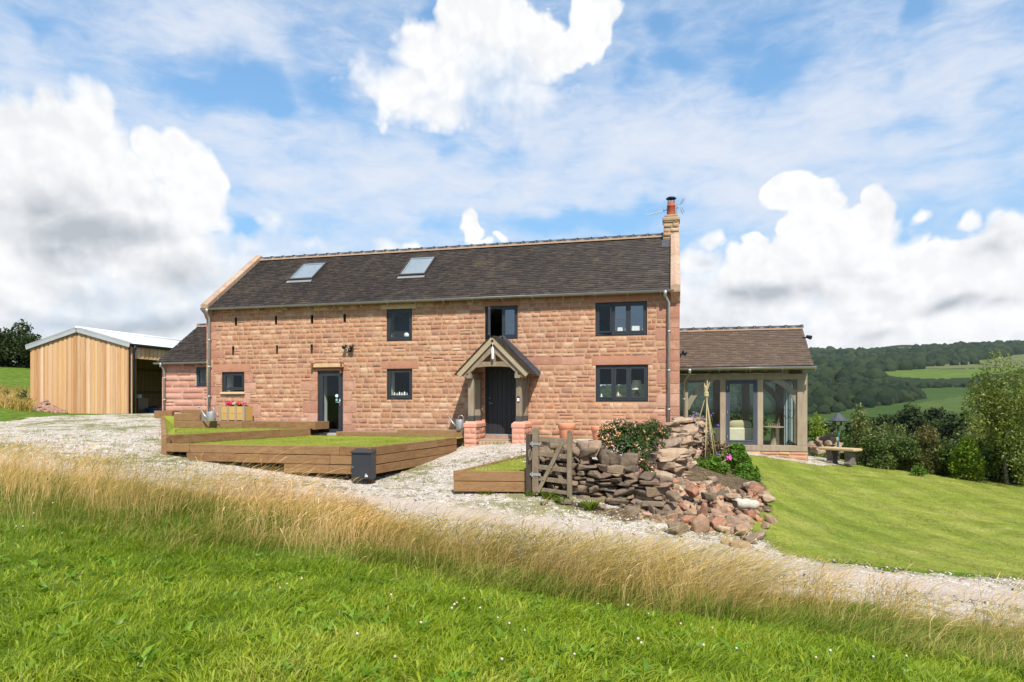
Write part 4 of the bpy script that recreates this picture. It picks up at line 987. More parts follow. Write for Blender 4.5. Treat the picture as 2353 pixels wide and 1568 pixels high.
mb = MB(); mb.box(cx0+.03, cx1-.03, 21.48, 21.92, 5.93, 6.02); mb.build('flaunching', CHST, chim, bevel=.04)
cc = ((cx0+cx1)/2, 21.70)
mb = MB(); mb.lathe((cc[0], cc[1], 6.0), [(.145,0),(.145,.03),(.125,.30),(.135,.31),(.135,.35),(.122,.36),(.118,.44),(.10,.44)], 20); mb.build('chimney_pot', POTRED, chim, True)
mb = MB(); mb.lathe((cc[0], cc[1], 6.40), [(.112,0),(.112,.05),(.10,.06)], 18)
for k in range(8):
    t = k*math.pi/4; mb.tube([(cc[0]+.105*math.cos(t),cc[1]+.105*math.sin(t),6.44), (cc[0]+.105*math.cos(t),cc[1]+.105*math.sin(t),6.58)], .008, 5)
mb.lathe((cc[0], cc[1], 6.57), [(.165,0),(.165,.015),(.11,.05),(.03,.075)], 18); mb.build('cowl', BLACKM, chim, True)
mb = MB(); mb.box(cx0-.01, cx1+.01, 21.40, 21.425, 4.98, 5.14); mb.box(cx0-.03, cx0-.012, 21.42, 21.9, 4.98, 5.45); mb.prism([(cx0-.05,21.02,4.86),(cx0-.05,21.42,5.16),(cx0-.05,21.42,5.19),(cx0-.05,21.02,4.89)], (.5,0,0)); mb.build('chimney_flashing', LEAD, chim)
# television aerial behind the pot
mb = MB(); ax, ay = cx1-.06, 22.02
mb.tube([(ax,ay,5.7),(ax,ay,6.47)], .016, 8); mb.tube([(ax+.08,ay,6.40),(ax-.95,ay-.25,6.12)], .010, 6)
for k in range(9):
    t = .22+k*.085; c = Vector((ax+.08,ay,6.40)).lerp(Vector((ax-.95,ay-.25,6.12)), t); mb.tube([c+Vector((-.02,.0,.06)), c+Vector((.02,0,-.06))], .006, 5); mb.tube([c+Vector((-.05,.0,-.0)), c+Vector((.05,0,.0))], .006, 5)
for s in (1, -1): mb.tube([(ax+.10,ay,6.40+s*.06),(ax+.20,ay,6.40+s*.25)], .014, 5); mb.tube([(ax+.16,ay,6.42+s*.06),(ax+.25,ay,6.42+s*.22)], .012, 5)
mb.box(ax-.03, ax+.05, ay-.03, ay+.03, 6.36, 6.44); mb.build('aerial', ZINC, house)
# gutters and downpipes
half_gutter(XL-.02, XR-.16, 18.76, ZE-.03, house)
xd = onY(1537, 18.9)
downpipe([(xd-.10,18.76,ZE-.10),(xd-.10,18.78,ZE-.16),(xd,18.90,ZE-.36),(xd,18.90,-1.6)], house, .036, None, (2.0,.9,-.2))
xd2 = onY(482, 18.9)
downpipe([(xd2,18.76,ZE-.10),(xd2,18.78,ZE-.18),(xd2-.02,18.90,ZE-.36),(xd2-.03,18.90,-.60)], house, .038, None, (2.1,1.2,.2))
# windows
def ctr(o): return (o[0]+o[1])/2
YW = YF+.06
def win(o, **k): return window(house, o[0]+.006, o[1]-.006, o[2]+.03, o[3]-.006, YW, **k)
win(W1, sill=False); win(W2); win(W3); win(W4, split=(.53,), openx=(1.25, 0), panes=(0,1)); win(W5, split=(.335,.64), openx=(.16, 0, 0), panes=(0,1,1)); win(W6, split=(.345,.635), openx=(.05, 0, 0))
mb = MB()                                             # louvred blind behind the upper left window
for k in range(26): zz = W2[2]+.08+k*.033; mb.prism([(W2[0]+.05,YF+.30,zz),(W2[0]+.05,YF+.325,zz+.018),(W2[0]+.05,YF+.325,zz+.02),(W2[0]+.05,YF+.30,zz+.002)], (W2[1]-W2[0]-.1,0,0))
mb.build('blind', simple('blind_slat', [(.05,.05,.05),(.07,.07,.065)], .6), house)
# glazed side door
y = YW; a, b, c, d = GD[0]+.006, GD[1]-.006, GD[2]+.03, GD[3]-.006
mb = MB(); mb.box(a, b, y-.02, y+.06, d-.06, d); mb.box(a, a+.07, y-.02, y+.06, c, d-.06); mb.box(b-.07, b, y-.02, y+.06, c, d-.06); gd = mb.build('side_door', ANTH, house, bevel=.004)
mb = MB(); e = .095; mb.box(a+.07, b-.07, y-.035, y+.03, d-.06-e, d-.062); mb.box(a+.07, b-.07, y-.035, y+.03, c+.004, c+.12); mb.box(a+.07, a+.07+e, y-.035, y+.03, c+.12, d-.06-e); mb.box(b-.07-e, b-.07, y-.035, y+.03, c+.12, d-.06-e); mb.build('door_leaf', ANTH, gd, bevel=.004)
mb = MB(); mb.box(a+.16, b-.16, y-.008, y+.0, c+.115, d-.15); mb.build('pane', GLASS, gd)
mb = MB(); hx = b-.07-e*.5; mb.tube([(hx,y-.035,c+.98),(hx,y-.085,c+.98)], .011, 8); mb.tube([(hx,y-.085,c+.98),(hx-.13,y-.085,c+.98)], .011, 8); mb.box(hx-.015, hx+.015, y-.044, y-.034, c+.86, c+1.09); mb.build('handle', ZINC, gd, True)
def emit_like(name, col): return simple(name, [col, col], .5, 5, .1, .3, bstr=0, vary=.02)
for zz, cl, rr in ((c+1.19, (.62,.70,.70), .052), (c+1.06, (.12,.46,.40), .042)):
    mb = MB(); sx = b-.07-e-.075; vs = [(sx+rr*math.cos(t), y-.010, zz+rr*math.sin(t)) for t in np.linspace(0, 2*math.pi, 24, endpoint=False)]; mb.prism(vs, (0,-.002,0)); mb.build('round_sticker', emit_like('sticker', cl), gd)
mb = MB(); mb.box(GD[0]-.02, GD[1]+.01, YF-.16, YF+.12, GD[2]-.06, GD[2]+.028); mb.build('threshold', simple('threshold_stone', [(.30,.29,.27),(.38,.37,.34)], .8, 4, .3), house, bevel=.008)
# old sliding-door rail above it
rz = zof(841, ctr(GD), YF); mb = MB(); mb.bar((onY(721,YF-.08),YF-.085,rz),(onY(789.5,YF-.08),YF-.085,rz), .05, .10); mb.build('door_rail', PALEST, house, bevel=.006)
mb = MB()
for px in (721, 788.5): mb.box(onY(px,YF)-.03, onY(px,YF)+.03, YF-.14, YF+.01, rz-.07, rz+.09)
mb.box(onY(784,YF)-.02, onY(784,YF)+.04, YF-.06, YF, rz-.24, rz-.06); mb.bar((GD[0]+.1,YF-.05,rz-.10),(GD[1]-.1,YF-.05,rz-.10), .03, .045); mb.build('rail_bracket', simple('rust', [(.16,.055,.03),(.24,.09,.045)], .9, 8, .2), house)
# front door
y = YF+.10; a, b, c, d = FD
mb = MB(); mb.box(a+.004, b-.004, y-.03, y+.06, d-.06, d-.004); mb.box(a+.004, a+.06, y-.03, y+.06, c, d-.06); mb.box(b-.06, b-.004, y-.03, y+.06, c, d-.06); fd = mb.build('front_door', DOORM, house, bevel=.004)
mb = MB(); k = 6; w_ = (b-a-.124)/k
for i in range(k): mb.box(a+.062+i*w_+.003, a+.062+(i+1)*w_-.003, y-.012, y+.04, c+.07, d-.064)
mb.box(a+.062, b-.062, y+.0, y+.042, c+.07, d-.064); mb.build('door_boards', DOORM, fd, bevel=.004)
mb = MB(); hx = a+.12; mb.tube([(hx,y-.012,c+1.0),(hx,y-.06,c+1.0)], .010, 8); mb.tube([(hx,y-.06,c+1.0),(hx+.11,y-.06,c+.99)], .009, 8); mb.box(hx-.014, hx+.014, y-.018, y-.010, c+.96, c+1.04); mb.lathe((hx,y-.02,c+1.15), [(.018,-.018),(.02,0),(.018,.018)], 10); mb.build('handle', GUTTER, fd, True)
mb = MB(); mb.box(a, b, y-.09, y+.06, c-.03, c+.065); mb.build('door_threshold', ZINC, fd, bevel=.006)
# roof windows lie flush in the tiles
def onroof(px, py):
    t = (px-CX)/FL; s = (HY-py)/FL; dx, dy, dz = t*ca-sa, t*sa+ca, s      # along the ray; roof: z = ZE + (y-18.82)*SLOPE
    k = (ZE-18.82*SLOPE)/(dz-dy*SLOPE); return Vector((dx*k, dy*k, dz*k))
nrm = Vector((0, -(ZR-ZE), YR-18.82)).normalized(); up = Vector((0, YR-18.82, ZR-ZE)).normalized()
for tl, br in (((702,609),(719.5,642.5)), ((948,595.6),(977.3,632.4))):
    p, q = onroof(*tl), onroof(*br); o = Vector((p.x, q.y, q.z)); wv = (q.x-p.x)*.95; hv = (p-Vector((p.x,q.y,q.z))).length
    pt = lambda u, v, h: o + Vector((u+.03,0,0)) + up*(v*.95-.03) + nrm*h
    def slab(mb, u0, u1, v0, v1, h0, h1): mb.add([pt(u,v,h) for h in (h0,h1) for v in (v0,v1) for u in (u0,u1)], [(0,2,3,1),(4,5,7,6),(0,1,5,4),(2,6,7,3),(0,4,6,2),(1,3,7,5)])
    mb = MB(); f = .042
    slab(mb, -f, wv+f, -f-.04, 0, .0, .105); slab(mb, -f, wv+f, hv, hv+f, .0, .105); slab(mb, -f, 0, 0, hv, .0, .105); slab(mb, wv, wv+f, 0, hv, .0, .105)
    rw = mb.build('roof_window', simple('roof_window_frame', [(.045,.035,.028),(.06,.05,.042)], .5, 5), house, bevel=.006)
    mb = MB(); slab(mb, .001, wv-.001, .001, hv-.001, .088, .094); mb.build('pane', GLASSR, rw)
    mb = MB(); slab(mb, 0, wv, 0, hv, .035, .050); slab(mb, 0, .05, 0, hv, .051, .082); slab(mb, wv-.05, wv, 0, hv, .051, .082); slab(mb, .05, wv-.05, hv-.06, hv, .051, .082); slab(mb, .05, wv-.05, 0, .05, .051, .082); mb.build('white_lining', simple('lining_paint', [(.40,.41,.42),(.46,.47,.48)], .6, 4), rw)
    mb = MB(); slab(mb, -.05, wv+.05, -.24, -.09, .042, .052); mb.build('flashing', ZINC, rw)
# floodlights
def floodlight(px, py, yy, s=1.0):
    x, zz = W(px, py, yy); mb = MB(); mb.lathe((x,yy-.06,zz-.06), [(.05*s,-.05*s),(.055*s,.0),(.04*s,.04*s)], 12); mb.box(x-.05*s, x+.05*s, yy-.05, yy+.01, zz-.12*s, zz-.02*s)
    fl = mb.build('floodlight', BLACKM, house, True)
    for sg in (-1, 1):
        m2 = MB(); c = Vector((x+sg*.12*s, yy-.13, zz+.05*s)); m2.tube([(x, yy-.07, zz-.02), c], .015, 6); m2.tube([c+Vector((0,.06,.03)), c+Vector((sg*.01,-.07,-.035))], [.045*s,.065*s], 12); m2.build('lamp_head', BLACKM, fl, True)
    return fl
floodlight(805, 801, YF); 
mb = MB(); x, zz = XR, zof(817, XR, YF+.3); mb.box(x, x+.05, YF+.25, YF+.35, zz-.06, zz+.05); fl = mb.build('floodlight', BLACKM, house)
for sg in (-1, 1):
    m2 = MB(); c = Vector((x+.13, YF+.3-.09*sg, zz+.07)); m2.tube([(x+.04, YF+.3, zz), c], .015, 6); m2.tube([c+Vector((-.05,0,.03)), c+Vector((.06,-.02*sg,-.04))], [.045,.062], 12); m2.build('lamp_head', BLACKM, fl, True)

# ---------------------------------------------------------------- oak porch
YP = YF-1.12
xa, xb = onY(1053.5, YP), onY(1211.7, YP); xm = (xa+xb)/2; zf = zof(862, xm, YP); zt = zof(781, xm, YP)
hw = (xb-xa)/2
mb = MB()                                             # principal rafters of the front truss
for s in (-1, 1): mb.bar((xm+s*(hw-.12), YP+.10, zf-.02), (xm, YP+.10, zt-.22), .14, .17, (0,0,1))
porch = mb.build('porch', OAK, house, bevel=.01)
tz = zof(838, xm, YP); tw = hw*.56
mb = MB(); n = 8; prof = [(-tw+2*tw*i/n, .035*math.sin(math.pi*i/n)) for i in range(n+1)]
mb.prism([(xm+u, YP+.04, tz-.085+v) for u, v in prof] + [(xm+u, YP+.04, tz+.085) for u, v in prof[::-1]], (0,.12,0)); mb.build('tie_beam', OAK, porch, bevel=.006)
mb = MB(); mb.bar((xm, YP+.10, tz+.087), (xm, YP+.10, zt-.30), .14, .13, (0,1,0)); mb.build('king_post', OAK, porch, bevel=.008)
for s in (-1, 1):
    mb = MB(); mb.bar((xm+s*(hw+.01), YP-.01, zf-.0), (xm+s*.005, YP-.01, zt+.02), .045, .17, (0,0,1)); mb.build('barge_board', BARGE, porch, bevel=.006)
    # side plate carrying the rafters, posts on stone piers
    px_ = xm+s*(hw-.30); mb = MB(); mb.bar((px_, YP+.03, zf-.02), (px_, YF-.01, zf-.02), .15, .15); mb.build('side_plate', OAK, porch, bevel=.008)
    for yy in (YP+.30, YF-.14):
        mb = MB(); mb.bar((px_, yy, -.40), (px_, yy, zf-.10), .165, .165, (0,1,0)); mb.build('post', OAK, porch, bevel=.01)
        mb = MB(); mb.box(px_-.092, px_+.092, yy-.092, yy+.092, -.55, -.40); mb.build('post_shoe', simple('post_foot', [(.05,.045,.04),(.075,.065,.055)], .85, 5), porch, bevel=.004)
        e = Vector((px_+s*-.0, yy, zf-.42)); mb = MB()
    c0, c1 = YP+.13, YF-.02; a0, a1 = px_-.20, px_+.20
    mb = MB(); zb_, zm, zt_ = -1.5, -.72, -.55
    b0 = [(a0,c0,zm),(a1,c0,zm),(a1,c1,zm),(a0,c1,zm)]; t0 = [(a0+.07,c0+.07,zt_),(a1-.07,c0+.07,zt_),(a1-.07,c1,zt_),(a0+.07,c1,zt_)]; zmm = zm+.10; b1 = [(p[0],p[1],zmm) for p in b0]
    mb.add(b0+b1+t0, [(0,1,5,4),(1,2,6,5),(2,3,7,6),(3,0,4,7),(4,5,9,8),(5,6,10,9),(6,7,11,10),(7,4,8,11),(8,9,10,11),(3,2,1,0)])
    mb.build('pier_cap', PINKBR, porch, bevel=.006)
    q = [stone_face(lambda u, zz, d: (u, c0+.02-d, zz), a0+.02, a1-.02, zb_, zm, [], 31+s, ch=(.14,.16), sl=(.2,.42), bulge=.008, joint=.012),
         stone_face(lambda u, zz, d: (a1-.02+d, u, zz), c0+.02, c1, zb_, zm, [], 33+s, ch=(.14,.16), sl=(.2,.42), bulge=.008, joint=.012),
         stone_face(lambda u, zz, d: (a0+.02-d, c0+.02+c1-u, zz), c0+.02, c1, zb_, zm, [], 35+s, ch=(.14,.16), sl=(.2,.42), bulge=.008, joint=.012)]
    V = []; Q = []; QM = []
    for v_, q_, m_ in q: n0 = len(V); V += v_; Q += [tuple(i+n0 for i in f) for f in q_]; QM += m_
    stone_obj('pier', (V, Q, QM), [PINKBR, MORTAR], porch)
    # tiled slope, boarded underneath
    L = math.hypot(hw+.06, zt-zf+.05); dx, dz = (hw+.06)/L, (zt+.08-zf+.0)/L
    r = np.random.RandomState(8+s); V = []; F = []; g = .10; rows = int(L/g); nx_, nz_ = dz*s, dx
    for k in range(rows+1):
        s0 = k*g; y = YP-.07-(k % 2)*.08
        while y < YF-.10:
            y0, y1 = max(y, YP-.07)+.002, min(y+.165, YF-.01)-.002; y += .165
            if y1-y0 < .02: continue
            t = .016*r.uniform(.8,1.5)+.03; s1 = min(s0+.14, L)
            def q(yy, ss, hh): return (xm+s*((hw+.08)-dx*ss)+nx_*hh, yy, zf-.0+dz*ss+nz_*hh)
            n0 = len(V); V += [q(y0,s0,t),q(y1,s0,t),q(y1,s1,.03),q(y0,s1,.03),q(y0,s0,.02),q(y1,s0,.02),q(y0,s1,.02)]; F += [(n0,n0+1,n0+2,n0+3),(n0+4,n0+5,n0+1,n0)]; F += [(n0,n0+3,n0+6,n0+4)]
    npmesh('porch_roof', np.array(V), [np.array(F)], TILE, porch)
    mb = MB(); mb.bar((xm+s*(hw+.06), (YP+YF)/2, zf+.03), (xm, (YP+YF)/2, zt+.05), YF-YP-.02, .025, (0,0,1)); mb.build('roof_boarding', OAKP, porch)
    mb = MB(); mb.bar((xm+s*(hw+.13), YF-.14, zf+.015), (xm, YF-.14, zt+.135), .25, .02, (0,0,1)); mb.bar((xm+s*(hw+.13), YF-.022, zf+.07), (xm, YF-.022, zt+.19), .012, .13, (0,0,1)); mb.build('lead_flashing', LEAD, porch)
    if s > 0:
        mb = MB(); mb.box(px_-.045, px_+.035, YP+.19, YP+.216, .12-.35+.25, .12-.35+.40); mb.build('doorbell', BLACKM, porch, bevel=.006)
        mb = MB(); mb.box(px_-.037, px_+.027, YP+.183, YP+.19, .12-.35+.26, .12-.35+.35); mb.build('doorbell_plate', WHITEP, porch, bevel=.004)
mb = MB(); lx = xm+.02; mb.tube([(lx,YP-.05,zt-.10),(lx,YP-.05,zt-.22)], .006, 6); mb.lathe((lx,YP-.05,zt-.56), [(.03,0),(.036,.02),(.036,.30),(.02,.33),(.008,.36)], 14)
tag(mb.build('lantern', WHITEP, None, True), 'slim white lantern hanging under the apex of the oak porch', 'lantern')
mb = MB(); mb.box(xm-hw+.50, xm+hw-.50, YP+.42, YF-.0, -1.28, -1.08); st = mb.build('door_step', simple('step_stone', [(.26,.19,.13),(.36,.27,.19)], .9, 4, .3), house, bevel=.015)
mb = MB()
for i in range(9): w_ = (2*hw-1.0)/9; mb.box(xm-hw+.50+i*w_+.006, xm-hw+.50+(i+1)*w_-.006, YP+.30, YP+.415, -1.45, -1.13)
mb.build('step_setts', CHST, st, bevel=.012)

# things on the window sills
def thing1(name, mb, mat, label, cat, group=None, smooth=True): return tag(mb.build(name, mat, None, smooth), label, cat, group)
birdm = [simple('figurine_cream', [(.60,.52,.38),(.68,.60,.46)], .4, 5), simple('figurine_white', [(.66,.66,.62),(.72,.72,.70)], .4, 5), simple('figurine_blue', [(.25,.33,.42),(.35,.42,.5)], .4, 5)]
for i in range(6):
    x = W3[0]+.17+i*.085; zz = W3[2]+.095; s = (1,.85,1.1,.95,1.15,.9)[i]; mb = MB()
    mb.lathe((x,YF+.20,zz), [(.02*s,0),(.034*s,.02*s),(.036*s,.05*s),(.022*s,.09*s),(.020*s,.115*s),(.006*s,.135*s)], 10); mb.tube([(x+.02,YF+.20,zz+.105*s),(x+.045*s,YF+.19,zz+.10*s)], [.008,.002], 6)
    thing1('bird_figurine', mb, birdm[(0,0,1,0,1,2)[i]], 'small pottery bird on the sill of the lower left square window', 'figurine', 'bird figurines on the window sill')
mb = MB(); mb.tube([(W2[0]+.57,YF+.22,W2[2]+.19),(W2[0]+.57,YF+.23,W2[2]+.19)], .085, 20); mb.box(W2[0]+.50, W2[0]+.64, YF+.20, YF+.25, W2[2]+.095, W2[2]+.115)
thing1('round_ornament', mb, WHITEP, 'white round ornament standing in the upper left window', 'ornament')
for k, (u, h, w_) in enumerate(((.42,.17,.15),(.56,.14,.11),(.70,.20,.22),(.90,.13,.09))):
    x = W5[0]+(W5[1]-W5[0])*u; mb = MB(); mb.prism([(x,YF+.22,W5[2]+.095),(x+w_,YF+.22,W5[2]+.095),(x+w_,YF+.28,W5[2]+.095+h),(x,YF+.28,W5[2]+.095+h)], (0,.006,0))
    thing1('card', mb, WHITEP, ['white card leaning in the middle pane of the upper right window','small white card beside the first card in the upper right window','larger white card in the right pane of the upper right window','small white card at the right edge of the upper right window'][k], 'card', 'cards in the upper right window', False)
x = W6[0]+1.14; zz = W6[2]+.05; t = thing('table_lamp', (x, YF+.62, zz-.1), 'table lamp with pleated pale shade inside the lower right window', 'lamp')
mb = MB(); mb.lathe((x,YF+.62,zz-.1), [(.09,0),(.09,.03),(.03,.06),(.07,.18),(.08,.26),(.025,.36),(.02,.45)], 14); mb.build('lamp_base', simple('lamp_base', [(.20,.13,.08),(.3,.2,.12)], .4), t, True)
mb = MB(); mb.lathe((x,YF+.62,zz+.30), [(.22,0),(.15,.17),(.12,.28)], 18, False); mb.build('lamp_shade', CREAMF, t, True)
x = W6[0]+.62; mb = MB(); mb.lathe((x,YF+.24,W6[2]+.095), [(.06,0),(.11,.03),(.13,.075),(.12,.08),(.10,.04)], 16); mb.lathe((x,YF+.24,W6[2]+.17), [(.10,0),(.07,.05),(.02,.075),(.025,.10),(.006,.12)], 16)
thing1('lidded_bowl', mb, simple('brass_bowl', [(.42,.34,.20),(.5,.42,.28)], .3, 5, metal=.5), 'lidded brassy bowl on the sill of the lower right window', 'bowl')
mb = MB(); x = W6[0]+.14; mb.lathe((x,YF+.22,W6[2]+.095), [(.028,0),(.035,.03),(.03,.07),(.018,.09),(.022,.115),(.004,.135)], 10); thing1('small_figure', mb, WHITEP, 'small white figure at the left of the lower right window sill', 'figurine')
# ================================================================ annexe at the left end
YA = 20.5; YAR = 22.5; ZAE = 1.50; ZAR = 3.06
xa0 = onY(372.5, YA); xa1 = XL
ann = thing('stone_annexe', ((xa0+xa1)/2, YA, -.6), 'low pink sandstone annexe with tiled roof at the left end of the cottage', 'annexe')
AW = (onY(450, YA), onY(474.7, YA)+.14, zof(888, onY(462,YA), YA), zof(843.5, onY(462,YA), YA))
ANST = simple('annexe_stone', [(.36,.165,.12),(.42,.20,.145),(.46,.235,.175),(.50,.28,.21),(.40,.185,.13)], .9, 5, .8, .12, bscale=24, bstr=.6, vary=.2, stain=(3,.62,(.54,.38,.29),.5))
AMOR = simple('annexe_mortar', [(.43,.255,.185),(.48,.30,.225)], .95, 4, .1)
stone_obj('front_wall', stone_face(lambda s, z, d: (s, YA-d, z), xa0, xa1, -1.0, ZAE+.02, [AW], 61, ch=(.17,.24), sl=(.35,.75), bulge=.018), [ANST, AMOR], ann)
sl_a = (ZAR-ZAE)/(YAR-20.32)
stone_obj('gable_wall', stone_face(lambda s, z, d: (xa0-d, YA+24.4-s, z), YA, 24.4, -1.0, ZAR, [], 62, ch=(.17,.24), sl=(.35,.75), top=lambda y: ZAE+(min(YA+24.4-y, 2*YAR-(YA+24.4-y))-20.32)*sl_a-.03), [ANST, AMOR], ann)
mb = MB(); mb.quad((xa0,24.4,-1),(xa1,24.4,-1),(xa1,24.4,ZAE),(xa0,24.4,ZAE)); mb.build('back_wall', ANST, ann)
V, F = tiles(xa0-.06, xa1-.005, 20.32, ZAE, YAR, ZAR, 64); npmesh('roof', V, [F], TILE, ann)
V, F = tiles(xa0-.06, xa1-.005, 2*YAR-20.32, ZAE, YAR, ZAR, 65, gauge=.2, tw=.33); npmesh('rear_roof', V, [F], TILE, ann)
mb = MB(); mb.prism([(xa0-.05,20.34,ZAE-.03),(xa0-.05,YAR,ZAR-.03),(xa0-.05,2*YAR-20.34,ZAE-.03),(xa0-.05,2*YAR-20.34,ZAE-.08),(xa0-.05,YAR,ZAR-.10),(xa0-.05,20.34,ZAE-.08)], (xa1-xa0+.03,0,0)); mb.build('roof_boarding', BEDDING, ann)
ridge_row(xa0-.06, xa1, YAR, ZAR+.03, ann, .10, .45)
half_gutter(xa0-.16, xa1-.01, 20.28, ZAE-.04, ann)
xq = onY(378, 20.44); downpipe([(xq-.02,20.28,ZAE-.10),(xq-.02,20.32,ZAE-.17),(xq,20.43,ZAE-.30),(xq,20.43,-.45)], ann, .036, None, (.9,.1))
window(ann, AW[0]+.005, AW[1]-.005, AW[2]+.03, AW[3]-.005, YA+.05)
mb = MB(); a, b, c, d = AW; y0, y1 = YA, YA+.34
mb.add([(a,y0,c),(b,y0,c),(b,y0,d),(a,y0,d),(a,y1,c),(b,y1,c),(b,y1,d),(a,y1,d)], [(0,4,7,3),(1,2,6,5),(0,1,5,4),(3,7,6,2)]); mb.build('plaster_reveal', PLASTER, ann)
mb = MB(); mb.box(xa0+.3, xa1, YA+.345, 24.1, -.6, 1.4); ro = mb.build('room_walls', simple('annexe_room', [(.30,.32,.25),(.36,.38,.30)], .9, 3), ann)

# ================================================================ timber barn
YB0, YB1 = 23.0, 32.0; bx0, bx1 = onY(70, YB0), onY(296, YB0); bxm = (bx0+bx1)/2
ZBE = 2.50; ZBR = 3.17; BFL = -.75
barn = thing('timber_barn', (bxm, YB0, BFL), 'new barn clad in upright golden larch boards with white corrugated roof', 'barn')
bz = lambda x: ZBE+(ZBR-ZBE)*(1-abs(x-bxm)/(bxm-bx0))
def planks(mb, p0, p1, zlo, zhi, seed, wd=.125, out=(0,-1,0)):
    """boards on boards: every other board stands proud"""
    r = random.Random(seed); p0, p1, out = Vector(p0), Vector(p1), Vector(out); L = (p1-p0).length; e = (p1-p0)/L; s = 0; i = 0
    while s < L-.01:
        w_ = wd*r.uniform(.85,1.15); t = min(s+w_, L); pr = .028 if i % 2 else .006; ov = .012 if i % 2 else 0
        a, b = p0+e*(max(0,s-ov)), p0+e*min(L, t+ov)
        zl = zlo(a, b) if callable(zlo) else zlo
        za, zb = (zhi(a), zhi(b)) if callable(zhi) else (zhi, zhi)
        q = lambda p, z, h: (p.x+out.x*h, p.y+out.y*h, z)
        mb.add([q(a,zl,-.02),q(b,zl,-.02),q(b,zb,-.02),q(a,za,-.02),q(a,zl,pr),q(b,zl,pr),q(b,zb,pr),q(a,za,pr)], [(0,3,2,1),(4,5,6,7),(0,1,5,4),(1,2,6,5),(2,3,7,6),(3,0,4,7)])
        s = t; i += 1
mb = MB(); planks(mb, (bx0,YB0,0), (bx1,YB0,0), BFL, lambda p: bz(p.x)-.03, 3); mb.build('front_cladding', PLANK, barn)
mb = MB(); planks(mb, (bx0,YB1,0), (bx0,YB0,0), BFL, ZBE-.03, 4, out=(-1,0,0)); mb.build('side_cladding', PLANK, barn)
mb = MB(); planks(mb, (bx1,YB1,0), (bx0,YB1,0), BFL, lambda p: bz(p.x)-.03, 5, out=(0,1,0)); mb.build('back_cladding', PLANK, barn)
mb = MB(); planks(mb, (bx1,YB0+.02,0), (bx1,YB0+.30,0), BFL, ZBE-.03, 6, out=(1,0,0)); mb.build('corner_cladding', PLANK, barn)
mb = MB(); planks(mb, (bx1,YB0+.31,0), (bx1,YB1,0), 1.88, ZBE-.03, 7, out=(1,0,0)); mb.build('lintel_cladding', PLANK, barn)
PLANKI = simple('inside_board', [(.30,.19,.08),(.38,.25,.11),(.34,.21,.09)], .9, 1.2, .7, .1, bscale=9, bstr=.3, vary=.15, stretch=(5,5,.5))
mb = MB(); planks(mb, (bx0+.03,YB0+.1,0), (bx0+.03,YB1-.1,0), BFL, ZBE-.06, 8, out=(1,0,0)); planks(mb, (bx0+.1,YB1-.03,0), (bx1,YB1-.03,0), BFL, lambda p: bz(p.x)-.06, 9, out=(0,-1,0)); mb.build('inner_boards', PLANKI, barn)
mb = MB()
for zz in (.55, 1.75): mb.box(bx0+.06, bx0+.11, YB0+.1, YB1-.1, zz-.07, zz+.07); mb.box(bx0+.1, bx1, YB1-.12, YB1-.06, zz-.07, zz+.07)
for yy in (YB0+.36, 27.5, YB1-.1): mb.box(bx1-.14, bx1-.02, yy-.06, yy+.06, BFL, ZBE-.1); mb.box(bx0+.06, bx0+.18, yy-.06, yy+.06, BFL, ZBE-.1)
for yy in (YB0+.36, 27.5, YB1-.2):
    for s in (-1,1): mb.bar((bxm+s*(bxm-bx0-.1), yy, ZBE-.14), (bxm, yy, ZBR-.14), .08, .16)
mb.build('frame', SLEEPER, barn)
def corr(xa, za, xb, zb, y0, y1, seed):
    n = int((y1-y0)/.022); V = []; F = []
    for i in range(n+1):
        y = y0+(y1-y0)*i/n; h = .020*math.sin(2*math.pi*y/.150)
        V += [(xa, y, za+h), (xb, y, zb+h), (xa, y, za+h-.012), (xb, y, zb+h-.012)]
    for i in range(n): a = i*4; F += [(a,a+4,a+5,a+1), (a+2,a+3,a+7,a+6), (a,a+2,a+6,a+4), (a+1,a+5,a+7,a+3)]
    return np.array(V), np.array(F)
ov = .12
for s in (-1, 1):
    xe = bxm+s*(bxm-bx0+ov); V, F = corr(xe, ZBE-ov*.24+.02, bxm, ZBR+.04, YB0-.12, YB1+.1, 1); npmesh('roof_sheet', V, [F], CORRUG, barn, True)
    mb = MB(); mb.bar((bxm+s*(bxm-bx0+ov+.02), YB0-.10, ZBE-.075), (bxm, YB0-.10, ZBR-.03), .03, .20); mb.bar((bxm+s*(bxm-bx0+ov+.02), YB0-.03, ZBE+.04), (bxm, YB0-.03, ZBR+.085), .18, .012); mb.build('verge_flashing', FLASHW, barn)
mb = MB(); mb.tube([(bxm, YB0-.13, ZBR+.055), (bxm, YB1+.1, ZBR+.055)], .07, 10); mb.build('ridge_cap', CORRUG, barn, True)
mb = MB(); mb.box(bx1+.03, bx1+.09, YB0, YB1, ZBE-.13, ZBE-.045); mb.tube([(bx1+.14,YB0-.02,ZBE-.05),(bx1+.14,YB1,ZBE-.05)], .05, 8); mb.build('gutter', BLACKM, barn)
mb = MB(); xq = bx1+.08; mb.tube([(bx1+.14,YB0+.18,ZBE-.08),(bx1+.14,YB0+.18,ZBE-.20),(xq,YB0+.18,ZBE-.34),(xq,YB0+.18,BFL+.1)], .055, 10); mb.build('downpipe', BLACKM, barn, True)
mb = MB(); mb.box(bx1+.028, bx1+.045, YB0-.03, YB0+.03, BFL, ZBE-.1); mb.build('corner_trim', BLACKM, barn)
